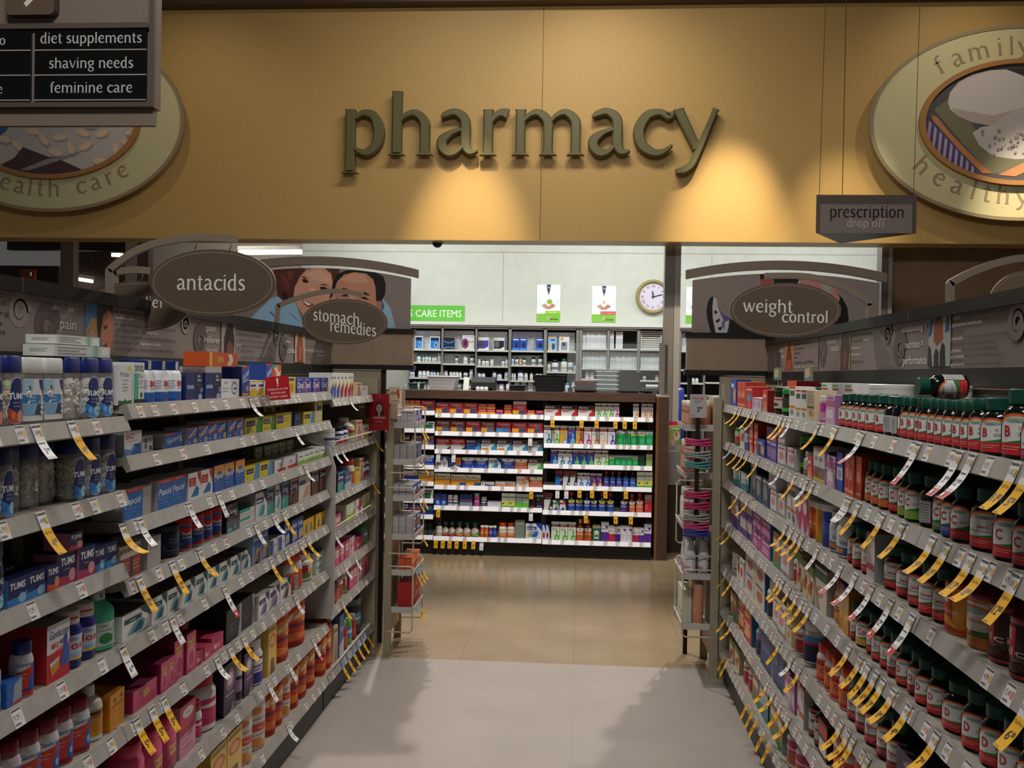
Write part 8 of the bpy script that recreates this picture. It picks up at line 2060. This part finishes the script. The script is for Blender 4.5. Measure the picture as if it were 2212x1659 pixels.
bin_('plastic_tray', 'teal and black tray at the far counter end', 'tray', 882, 908, 8.28, .05, '1f4a50', flare=.01)
bin_('plastic_tray', 'black tray with handle beside the white basket', 'tray', 1098, 1134, 8.3, .045, '17181c', flare=.01)
xa, xb = at(996, 835, Y=8.2).x, at(1008, 835, Y=8.2).x
b = MB()
b.extrude_x([(0, 0), (.1, 0), (.07, .11), (.05, .11)], xa, xb, '9aa0a0')
tag(b.obj('card_stand', None, (0, 8.35, zC)), 'small grey card stand between basket and printer', 'stand')
# glass screen on the counter
b = MB()
xa, xb = at(1225, 800, Y=8.04).x, at(1423, 800, Y=8.04).x
b.box(xa, xb, 8.04, 8.046, zC + .02, at(1300, 742, Y=8.04).z, 'glass')
t = thing('glass_screen', 'clear glass screen standing on the counter before the trays', 'glass screen', ((xa + xb) / 2, 8.04, zC))
o = b.obj('glass_pane', t)
o.location = -t.location
for x in (xa + .03, xb - .03):
    b = MB()
    b.box(x - .02, x + .02, 8.03, 8.056, zC, zC + .04, '8a8a8a/0.3m')
    o = b.obj('clamp', t)
    o.location = -t.location
b = MB()
xe = at(1424, 800, Y=8.04).x
b.box(xe, xe + .045, 8.03, 8.07, zC, at(1424, 740, Y=8.04).z, '77726c')
b.box(xe + .045, xe + .07, 8.03, 8.07, zC, at(1424, 745, Y=8.04).z, '4a403c')
o = b.obj('end_frame', t)
o.location = -t.location
xa, xb = at(1464, 830, Y=8.7).x, at(1486, 830, Y=8.7).x
t = thing('water_jug', 'dark blue plastic container beside the grey column', 'container', ((xa + xb) / 2, 8.98, at(1475, 858, Y=8.9).z))
b = MB()
b.lathe([(.9, -.4), (1, -.38), (1, .19), (.8, .215), (.4, .22)], (xb - xa) / 2, .1, '1f2f7a/0.3', 5, 20, 0, .05)
b.obj('jug_body', t)
b = MB()
b.lathe([(.36, .219), (.36, .25), (.3, .255)], (xb - xa) / 2, .1, '26388a', 2, 14, 0, .05)
b.obj('jug_cap', t)
t.location.z = at(1455, 980, Y=8.95).z + .4008 if 1 else 0

# magazine stand beyond the post
Y = 8.36
xa, xb = at(1443, 940, Y=Y).x, at(1470, 940, Y=Y).x
z0, z1 = at(1455, 973, Y=Y).z, at(1455, 910, Y=Y).z
t = thing('leaflet_holder', 'clear leaflet holder with a health leaflet beside the counter post', 'leaflet holder', ((xa + xb) / 2, Y, z0))
b = MB()
w = xb - xa
b.box(-w / 2, w / 2, 0, .006, 0, z1 - z0, 'd0d0c8')
b.art([('r', 0, .0, 1, .86, '7a9a4a'), ('p', [(0, .2), (.5, .3), (.4, .86), (0, .86)], '98ac5a'), ('r', 0, .86, 1, 1, 'c8285a'), ('r', 0, .82, 1, .86, 'd8c83a'), ('t', 'Manage', .5, .77, .08, 'e4e4e0', {'w': .86, 'b': .02}), ('e', .68, .5, .26, .16, 'c8c4c0'), ('e', .66, .56, .12, .08, 'b07a60'), ('e', .4, .3, .2, .14, 'd0a0a8'), ('e', .4, .42, .1, .06, 'b88a70'), ('e', .4, .08, .3, .07, '4a2a6a')], w, z1 - z0, flat, eps=.0001)
b.obj('leaflet', t)
b = MB()
b.box(-w / 2 - .008, w / 2 + .008, -.02, -.017, -.01, .05, 'clear')
b.box(-w / 2 - .008, w / 2 + .008, -.02, .03, -.3, -.01, '8a8782')
b.box(-w / 2 - .02, w / 2 + .05, .0, .03, -z0, -.3, '3a2a22')
b.obj('holder_stand', t)

# ------------------------------------------------------------------ on the white wall
def wall_card(name, label, cat, Y, x0, y0, x1, y1, items, base='d6d8da', th=.006):
    a, c = at(x0, y1, Y=Y), at(x1, y0, Y=Y)
    t = ((a.x + c.x) / 2, Y, a.z)
    w, h = c.x - a.x, c.z - a.z
    b = MB()
    b.box(-w / 2, w / 2, 0, th, 0, h, base)
    b.art(items, w, h, flat, eps=.0002)
    return tag(b.obj(name, None, t), label, cat)


def pharmacist(obj_c, band):
    return [('r', 0, .0, 1, .22, '6ea83a'), ('p', [(0, .22), (1, .22), (1, .9), (.8, 1), (.2, 1), (0, .9)], 'dfe3e8'), ('p', [(.36, 1), (.64, 1), (.5, .68)], 'b8c0d0'), ('p', [(.42, 1), (.58, 1), (.56, .86), (.5, .72), (.44, .86)], '2a3048'), ('p', [(.46, .96), (.56, .92), (.54, .88), (.46, .92)], '8a94b0'),
            ('p', [(.0, .6), (.14, .62), (.3, .42), (.2, .36), (0, .44)], 'ccd4de'), ('p', [(1, .6), (.86, .62), (.7, .42), (.8, .36), (1, .44)], 'ccd4de'), ('p', [(.2, .44), (.36, .5), (.48, .42), (.5, .36), (.3, .38)], 'b98a70'), ('p', [(.8, .44), (.66, .5), (.52, .42), (.5, .36), (.7, .38)], 'a87860'),
            ('e', .5, .38, .16, .04, 'b07e66')] + ([('e', .54, .54, .12, .065, '7aa832')] if obj_c else [('r', .46, .5, .56, .62, 'c8a890'), ('r', .45, .6, .57, .65, 'd8d8d4')]) + [('r', .36, .22, 1, .30, band), ('t', 'nutrition' if obj_c else 'health management', .68, .26, .035, 'e0e4dc', {'w': .58}), ('c', .5, .10, .035, 'd8d0cc'), ('c', .5, .10, .022, 'b03030'), ('t', 'LIVE', .68, .125, .03, 'c87a2a', {'w': .2}), ('t', 'ADVISOR', .74, .075, .04, '2a3420', {'w': .36, 'b': .02})]


Yw = 10.244
wall_card('pharmacist_poster', 'poster of white-coated hands holding a green apple', 'poster', Yw, 1159, 615, 1211, 695, pharmacist(1, '8ab832'))
wall_card('pharmacist_poster', 'poster of white-coated hands holding a pill jar', 'poster', Yw, 1278, 618, 1331, 696, pharmacist(0, 'b8283a'))
wall_card('pharmacist_poster', 'white-coat poster cut off by the stretching person poster', 'poster', Yw, 1481, 620, 1534, 698, pharmacist(0, '8ab832'))
wall_card('pharmacist_poster', 'green footed poster far beside the brown wall', 'poster', Yw, 1896, 640, 1932, 705, pharmacist(0, '8ab832'))
wall_card('wall_banner', 'bright green care items banner with white capitals', 'banner', Yw, 806, 660.5, 1004, 692, [('t', 'DIABETES CARE ITEMS', .5, .5, .46, 'd8e4d0', {'w': .93})], '5aa83c')
c = at(1411, 641, Y=10.22)
rc = 37 * 10.22 / FPX
t = thing('wall_clock', 'round gold-rimmed wall clock with roman numerals', 'clock', (c.x, 10.246, c.z))
b = MB()
P = [(1.0, 0), (1.0, -.02), (.95, -.045), (.88, -.05), (.80, -.035), (.78, -.02)]
n = 48
vs = [(rc * s * math.cos(2 * PI * i / n), y, rc * s * math.sin(2 * PI * i / n)) for s, y in P for i in range(n)]
b.add(vs, [(r * n + i, r * n + (i + 1) % n, r * n + n + (i + 1) % n, r * n + n + i) for r in range(5) for i in range(n)], '8c7c4c/0.35', True)
b.obj('clock_rim', t)
b = MB()
b.prism(ell(0, 0, rc * .8, rc * .8, 40), -.02, -.002, 'c6bccb')
for i, s in enumerate(('XII', 'I', 'II', 'III', 'IIII', 'V', 'VI', 'VII', 'VIII', 'IX', 'X', 'XI')):
    a = PI / 2 - i * PI / 6
    ps, w = text_polys(s)
    k = rc * .17
    for q in ps:
        pts = []
        for x, y in q:
            u, v = (x - w / 2) * k * .8, (y - .5) * k
            ro = a - PI / 2
            pts.append((rc * .62 * math.cos(a) + u * math.cos(ro) - v * math.sin(ro), -.0206, rc * .62 * math.sin(a) + u * math.sin(ro) + v * math.cos(ro)))
        b.add(pts, [list(range(len(pts)))], '3a3640')
b.obj('clock_face', t)
for nm, ang, ln, wd in (('hour_hand', 98, .3, .03), ('minute_hand', 14, .5, .022)):
    a = math.radians(ang)
    b = MB()
    d, nn = Vector((math.cos(a), 0, math.sin(a))), Vector((-math.sin(a), 0, math.cos(a)))
    q = [d * -rc * .1 - nn * rc * wd, d * rc * ln * .8 - nn * rc * wd * 1.4, d * rc * ln * 1.2, d * rc * ln * .8 + nn * rc * wd * 1.4, d * -rc * .1 + nn * rc * wd]
    b.prism([(p.x, p.z) for p in q], -.026, -.023, '22202a')
    b.obj(nm, t)
# camera dome under the fascia
c = at(945, 523, Y=YF + .14)
t = thing('security_camera', 'black dome security camera under the yellow fascia', 'security camera', (c.x, YF + .14, ZFB - .004))
k = 11.5 * (YF + .14) / FPX
b = MB()
b.lathe([(.02, -1.0 * k), (.4, -.93 * k), (.75, -.68 * k), (.95, -.34 * k), (1, 0)], k, k, '0a0c14/0.1', 2, 24)
b.obj('dome', t)
b = MB()
b.lathe([(1.1, -.006), (1.1, 0.0)], k, k, 'b8b0a0', 2, 24)
b.obj('mount_ring', t)

# ------------------------------------------------------------------ cards and flags
b = MB()
Y = 3.33
a, c2 = at(573, 872, Y=Y), at(628, 816, Y=Y)
cx, cz = (a.x + c2.x) / 2, (a.z + c2.z) / 2
w = .085
b.box(-w / 2, w / 2, 0, .003, -.033, .052, 'b41a26')
b.art([('p', [(.46, .92), (.56, .92), (.54, .66), (.48, .66)], 'e0d4d0'), ('e', .51, .60, .035, .03, 'e0d4d0'), ('t', 'PRODUCTS IN THIS', .5, .46, .075, 'e0d0cc', {'w': .86, 'b': .02}), ('t', 'SECTION ARE', .5, .30, .075, 'e0d0cc', {'w': .62, 'b': .02}), ('t', 'SECURITY CODED', .5, .14, .075, 'e0d0cc', {'w': .78, 'b': .02})], w, .085, lambda u, v, o: (u, -o, v - .033))
b.box(-w / 2 - .03, -w / 2, .0, .002, -.02, -.012, 'c8c4c0')
o = b.obj('security_card', None, (cx, Y, cz))
o.rotation_euler = (0, -math.radians(6), 0)
tag(o, 'small tilted red security coded card clipped to the top antacid shelf', 'card')
Y = 5.03
a, c2 = at(797, 929, Y=Y), at(841, 851, Y=Y)
w, h = c2.x - a.x, c2.z - a.z
t = thing('tip_card', 'large red card with a dark-haired face at the antacid aisle end', 'card', ((a.x + c2.x) / 2, Y, a.z))
b = MB()
b.box(-w / 2, w / 2, 0, .004, 0, h, '8f1220')
b.art([('c', .5, .93, .012, 'd8c8c4'), ('p', [(.3, .42), (.32, .66), (.42, .78), (.58, .78), (.7, .66), (.74, .42), (.6, .4), (.4, .4)], '2c1a16'), ('e', .5, .6, .15, .12, 'b89a88'), ('p', [(.44, .36), (.56, .36), (.56, .5), (.44, .5)], 'b08e7c'), ('e', .44, .62, .025, .014, '3a2620'), ('e', .57, .62, .025, .014, '3a2620'), ('e', .5, .54, .05, .014, '7a3a34'), ('r', .2, .32, .82, .37, 'c88a8c'), ('r', .3, .25, .72, .265, 'b86a6c'), ('r', .3, .215, .7, .23, 'b86a6c'), ('r', .24, .14, .78, .15, 'a85054'), ('r', .3, .11, .7, .12, 'a85054')], w, h, flat, eps=.00015)
b.obj('front_sheet', t)
b = MB()
b.box(-w / 2 - .025, -w / 2 + .03, .006, .01, h * .35, h * .93, '6a0e1a')
b.box(-w / 2 - .06, w / 2 - .01, .0105, .013, h * .6, h * .66, 'c0bab0')
b.obj('back_sheet', t)
Y = 5.10
a, c2 = at(840, 872, Y=Y), at(864, 836, Y=Y)
w, h = c2.x - a.x, c2.z - a.z
b = MB()
b.box(-w / 2, w / 2, 0, .003, 0, h, 'b8a68e')
b.box(-w * .3, w * .3, .001, .003, -.08, .001, 'a8967e')
b.art([('t', 'SAFEWAY', .42, .62, .2, '2a2420', {'w': .66, 'b': .02}), ('s', [(.86, .86, .1), (.8, .7, .12), (.9, .5, .12), (.84, .36, .1)], 'b8261f'), ('r', .2, .14, .85, .2, '8a7a68')], w, h, flat, eps=.0001)
tag(b.obj('rack_card', None, ((a.x + c2.x) / 2, Y, a.z)), 'small beige store card standing above the antacid wire rack', 'card')
Y = 4.80
a, c2 = at(1490, 902, Y=Y), at(1527, 852, Y=Y)
w, h = c2.x - a.x, c2.z - a.z
t = thing('price_card', 'white everyday price card above a black hanging strip', 'price card', ((a.x + c2.x) / 2, Y, a.z))
b = MB()
b.box(-w / 2, w / 2, 0, .002, 0, h, 'a8a6a8')
b.art([('t', 'Every Day', .5, .84, .1, 'a02a3c', {'w': .68, 'b': .03}), ('t', 'LOW PRICE', .5, .73, .05, '3a3a40', {'w': .6}), ('r', .25, .64, .6, .67, '6a6a70'), ('t', '2', .5, .36, .2, '26262c', {'b': .02}), ('t', '99', .66, .42, .11, '26262c', {'b': .02}), ('r', .04, .08, .3, .11, '77777c')], w, h, flat, eps=.0001)
b.obj('card_sheet', t)
Y = 4.81
z1, z0 = at(1506, 895, Y=Y).z, at(1506, 1146, Y=Y).z
xc = at(1506, 1000, Y=Y).x
t2 = thing('hanging_strip', 'black hanging strip of hair elastics on the vitamin wire rack', 'hanging strip', (xc, Y, z0))
b = MB()
b.box(-.011, .011, 0, .003, 0, z1 - z0, '101112')
b.box(-.008, .008, .003, .10, z1 - z0 - .02, z1 - z0 - .014, '101112')
b.obj('strip', t2)
# packs of elastics on the strip
r = random.Random(4)
ys = [(955, 'b8386a', 'pink', 'first'), (982, '8d918f', 'clear beaded', 'first'), (1004, '4f8a84', 'teal', 'only'), (1068, 'b03060', 'pink', 'second'), (1092, 'a82c5a', 'pink', 'third'), (1118, '8d8a7c', 'clear beaded', 'second'), (1136, 'b03a68', 'pink', 'fourth'), (1150, '2a3a8c', 'blue', 'only')]
for y, col, nm, od in ys:
    z = at(1506, y, Y=Y).z
    t = thing('hair_elastic_pack', '%s hair elastic pack, %s down the black strip' % (nm, od) if od != 'only' else '%s hair elastic pack on the black strip' % nm, 'hair elastics', (xc, Y - .012, z))
    t['group'] = 'hair elastic packs on the black strip'
    b = MB()
    for k in range(3):
        zz = (k - 1) * .013
        pts = [(.062 * math.cos(2 * PI * i / 20), .008 * math.sin(2 * PI * i / 20), zz + .004 * math.sin(4 * PI * i / 20 + k)) for i in range(21)]
        b.tube(pts, .0055, col, 5)
    b.obj('elastics', t)
    b = MB()
    b.box(-.014, .014, .002, .0095, -.02, .024, '15161a')
    b.obj('card', t)
# small shelf talkers above the vitamins
for px0, px1, y0, y1, lab in ((1671, 1687, 798, 818, 'small green leafy shelf card nearest the aisle end'), (1737, 1756, 800, 822, 'small green leafy shelf card nearer the viewer')):
    yv = .2
    xa, xb = RR.lx(px0, 1.52, yv), RR.lx(px1, 1.52, yv)
    b = MB()
    w = xb - xa
    b.box(-w / 2, w / 2, 0, .003, 0, .06, '6f7a58')
    b.art([('p', [(.1, .1), (.7, .3), (.6, .9), (.1, .8)], 'a8a890'), ('r', .0, .0, 1, .2, '4a7a8a')], w, .06, flat, eps=.0001)
    b.box(-.004, .004, .003, .005, -.13, .03, '8a8a84')
    tag(b.obj('shelf_card', None, RR.w((xa + xb) / 2, yv, ZR[0] + .131), RR.rot), lab, 'card')

# ================================================================== hanging price tags
def tag_mesh(kind_, price, th1, wv=.033):
    Ls = {'y': (.037, .063, 0), 'w': (.036, .045, 0), 'r': (.036, .05, .022), 'b': (.04, .06, 0), 's': (.0, .07, 0)}[kind_]
    L = sum(Ls)
    N = 40
    pos = [(0.0, 0.0)]
    n0 = int(N * Ls[0] * .9 / L)
    ang = lambda s: math.radians(21.8 if s < n0 else 26 + (th1 - 26) * (s - n0) / (N - n0))
    for i in range(N):
        th = ang(i)
        p = pos[-1]
        pos.append((p[0] - math.sin(th) * L / N, p[1] - math.cos(th) * L / N))

    def mp(u, v, off):
        s = (1 - v / L) * N
        i = min(max(int(s), 0), N - 1)
        f = s - i
        y = pos[i][0] + (pos[i + 1][0] - pos[i][0]) * f
        z = pos[i][1] + (pos[i + 1][1] - pos[i][1]) * f
        th = ang(s)
        return (u, y - (.0052 if n0 else .0175) - off * math.cos(th), z + off * math.sin(th) * 0.9)

    b = MB()
    y0 = 1 - Ls[0] / L
    y1 = y0 - Ls[1] / L
    cols = {'y': ('c9c7c4', 'd29c08/0.7', ''), 'w': ('c9c7c4', 'd2d0d0', ''), 'r': ('c9c7c4', 'd2d0d0', '9e1c24'), 'b': ('5f86b8', 'd29c08/0.7', ''), 's': ('', 'd29c08/0.7', '')}[kind_]
    items = []
    for (ya, yb, c) in ((y0, 1, cols[0]), (y1, y0, cols[1]), (0, y1, cols[2])):
        if c and yb - ya > 1e-6:
            n = max(2, int((yb - ya) * 10))
            items += [('r', 0, ya + (yb - ya) * i / n, 1, ya + (yb - ya) * (i + 1) / n, c) for i in range(n)]
    b.art(items, wv, L, mp, eps=0, base=0)
    a, c = price.split('.')
    ink = '1d1a18'
    k = Ls[1] / L
    d = [('t', a, .40 if len(a) == 1 else .36, y1 + k * .46, k * .30, ink, {'b': .02, 'w': .5}), ('t', c, .74, y1 + k * .53, k * .16, ink, {'b': .02, 'w': .3})]
    if kind_ in 'ybs':
        d += [('t', 'Club Price', .5, y1 + k * .86, k * .11, '4a3410', {'w': .8}), ('r', .1, y1 + k * .04, .5, y1 + k * .08, '8a6a1a')]
    else:
        d += [('r', .1, y1 + k * .84, .8, y1 + k * .9, '4a4a54'), ('t', 'Every Day', .5, y1 + k * .1, k * .1, '8a2434', {'w': .8})]
    if kind_ == 'r':
        d += [('r', .2, y1 * .3, .5, y1 * .7, 'd8c8c8')]
    if Ls[0] and kind_ != 'b':
        d += [('r', .06, y0 + (1 - y0) * .82, .94, y0 + (1 - y0) * .92, '4a4a55'), ('t', price, .36, y0 + (1 - y0) * .5, (1 - y0) * .26, '2b3050', {'w': .5}), ('r', .68, y0 + (1 - y0) * .3, .92, y0 + (1 - y0) * .66, 'c8a050')]
    b.art(d, wv, L, mp, eps=.0002, base=2)
    return b.mesh('price_tag')


TM = {}
TAGS = []
PR = '4.49 12.99 5.99 8.69 13.79 10.77 6.30 11.02 5.38 3.99 7.47 9.29'.split()


def tags(rack, place, z, lst, x_is_px=True):
    for i, e in enumerate(lst):
        px, kd = e[0], e[1]
        pr = e[2] if len(e) > 2 else PR[(int(px) * 7 + i) % 12]
        th = e[3] if len(e) > 3 else (44, 52, 62)[int(px) % 3]
        TAGS.append((rack, place, min(max(rack.lx(px, z - .01, -.016), -4.83 if rack is RR else -9), 5.115 if rack is RL else 9), z + (e[4] if len(e) > 4 else 0), kd, pr, th))


def finish_tags():
    by = {}
    nm = {'y': 'yellow price tag', 'w': 'white price tag', 'r': 'white price tag with red end', 'b': 'blue and yellow price tag', 's': 'short yellow price tag'}
    for t in TAGS:
        by.setdefault((nm[t[4]], t[1]), []).append(t)
    for (n, place), ts in by.items():
        side = ts[0][0].side
        ts.sort(key=lambda t: t[2] if side == 'L' else -t[2])
        for i, (rk, pl, x, z, kd, pr, th) in enumerate(ts):
            k = (kd, pr, th)
            if k not in TM:
                TM[k] = tag_mesh(*k)
            o = put('price_tag', TM[k], None, rk.w(x, 0, z + .004), rk.rot)
            tag(o, n + ', ' + place if len(ts) == 1 else '%s, %s from %s, %s' % (n, ordinal(i + 1), 'post end' if side == 'P' else 'near end', place), 'price tag', None if len(ts) == 1 else n + 's on ' + place)


tags(RL, A_ % 'top', ZA[0], [(86, 'w', '3.99', 46), (163, 'y', '4.49', 50)])
tags(RL, A_ % 'second', ZA[1], [(97, 'y', '4.49', 46)])
tags(RL, A_ % 'fourth', ZA[3], [(272, 'w', '6.49', 30)])
tags(RL, L_ % 'top', ZBc[0], [(546, 'w', '7.47', 60)])
tags(RL, L_ % 'second', ZBc[1], [(641, 'w', '9.29', 45)])
tags(RL, L_ % 'third', ZBc[2], [(272, 'y', '6.99', 84), (310, 'w', '5.99', 50), (414, 'w', '5.99', 40), (663, 'w', '9.29', 60), (478, 'w', '7.47', 20)])
tags(RL, L_ % 'fourth', ZBc[3], [(307, 'y', '12.99', 38), (378, 'y', '12.99', 36), (437, 'y', '12.99', 62), (557, 'w', '5.99', 40), (596, 'w', '5.99', 60), (616, 'y', '8.69', 40)])
tags(RL, L_ % 'fifth', ZBc[4], [(378, 'w', '5.99', 34), (490, 'r', '8.99', 34), (590, 'y', '7.47', 42), (622, 'y', '8.69', 44), (653, 'y', '6.49', 52), (668, 'y', '6.49', 60)])
tags(RL, L_ % 'sixth', ZBc[5], [(302, 'y', '5.99', 40), (334, 'y', '5.99', 34), (360, 'y', '5.99', 34), (473, 'w', '5.48', 58), (502, 'y', '6.99', 66), (531, 'y', '5.48', 56), (642, 'w', '9.29', 44)])
tags(RL, L_ % 'seventh', ZBc[6], [(585, 'w', '9.29', 40), (628, 'w', '9.29', 34), (680, 'r', '5.99', 30)])
tags(RL, L_ % 'bottom', ZBc[7], [(626, 'w', '5.99', 60)])
tags(RL, E_ % 'top', ZD[0], [(759, 'w', '5.99', 60)])
tags(RL, E_ % 'second', ZD[1], [(726, 'w', '5.99', 50), (740, 'w', '5.99', 44), (812, 'y', '5.99', 50)])
tags(RL, E_ % 'third', ZD[2], [(806, 'y', '5.99', 44)])
tags(RL, E_ % 'fourth', ZD[3], [(728, 'w', '5.99', 50)])
tags(RL, E_ % 'fifth', ZD[4], [(770, 'w', '5.99', 40), (748, 'w', '7.47', 44)])
tags(RL, E_ % 'sixth', ZD[5], [(743, 'y', '5.99', 40)])
tags(RL, E_ % 'bottom', ZD[6], [(p, 'b', '5.99', 36) for p in (741, 753, 764, 774, 784, 794)])
yy = lambda ps, k='y': [(p, k) for p in ps]
tags(RR, V_ % 'top', ZR[0], yy((1589, 1597, 1618, 1630, 1684, 1693, 1762, 1800)) + yy((1704,), 'w') + yy((1856, 1974, 2062), 'r') + [(2090, 'r', '12.59', 58), (2183, 'y', '11.02', 56), (2213, 'y', '5.38', 54)])
tags(RR, V_ % 'second', ZR[1], yy((1592, 1603, 1613, 1635, 1713, 1751, 1848, 1899, 1942, 2006)) + yy((1577, 1682, 1738, 1822, 1829), 'w') + [(2037, 'y', '10.77', 56), (2089, 'y', '13.79', 58), (2118, 'y', '8.69', 68), (2184, 'y', '12.05', 44)])
tags(RR, V_ % 'third', ZR[2], yy((1593, 1613, 1694, 1706, 1718, 1728)) + yy((1761,), 'w') + yy((1811, 1841, 1876, 1917, 1962), 'r') + [(2212, 'y', '6.30', 48)])
tags(RR, V_ % 'fourth', ZR[3], yy((1568, 1577, 1680, 1687, 1701, 1717, 1729, 1744, 1828, 1852, 1869, 1885, 1900, 1922, 1954)) + [(2014, 'y', '7.47', 56)])
tags(RR, V_ % 'fifth', ZR[4], yy((1567, 1578, 1680, 1723, 1811, 1826, 1837, 1868)) + yy((1706,), 'w'))
tags(RR, V_ % 'sixth', ZR[5], yy((1566, 1577, 1654, 1667, 1683, 1700, 1900)))
tags(RR, V_ % 'bottom', ZR[6], [(p, 's', '5.99', 24) for p in (1564, 1570, 1616, 1626, 1635, 1650, 1663)])
sg = lambda f, ps, k='s', th=8: [(f(p), k, '5.99', th, -.03) for p in ps]
tags(RP, C2 % 'top', ZP2[0], sg(cq, (330, 715, 915, 1165, 1287, 1422)))
tags(RP, C1 % 'second', ZP1[1], sg(cp, (2000,), 'w'))
tags(RP, C1 % 'third', ZP1[2], sg(cp, (780, 985), 'w'))
tags(RP, C1 % 'fifth', ZP1[4], sg(cp, (2014,)))
tags(RP, C1 % 'sixth', ZP1[5], sg(cp, (782,)) + sg(cp, (2010,), 'w'))
tags(RP, C1 % 'bottom', ZP1[6], sg(cp, (750, 842, 932, 1026, 1134, 1248)) + sg(cp, (1354,), 'w'))
tags(RP, C2 % 'fourth', ZP2[3], sg(cq, (688, 854, 1032, 1304)) + sg(cq, (395, 515), 'w'))
tags(RP, C2 % 'fifth', ZP2[4], sg(cq, (772, 1168, 1368)))
# tags on the wire rack trays
for nm, z, xs, k in (('top', ZWL[0], (5.24, 5.32), 'y'), ('second', ZWL[1], (5.33,), 'y'), ('third', ZWL[2], (5.22, 5.34), 'y'), ('fourth', ZWL[3], (5.34,), 'y'), ('fifth', ZWL[4], (5.2, 5.28, 5.37), 'b'), ('bottom', ZWL[5], (5.22, 5.32), 'b')):
    for x in xs:
        TAGS.append((RWL, T1 % nm, x, z + .012, k, '5.99', 30))
finish_goods()
finish_tags()
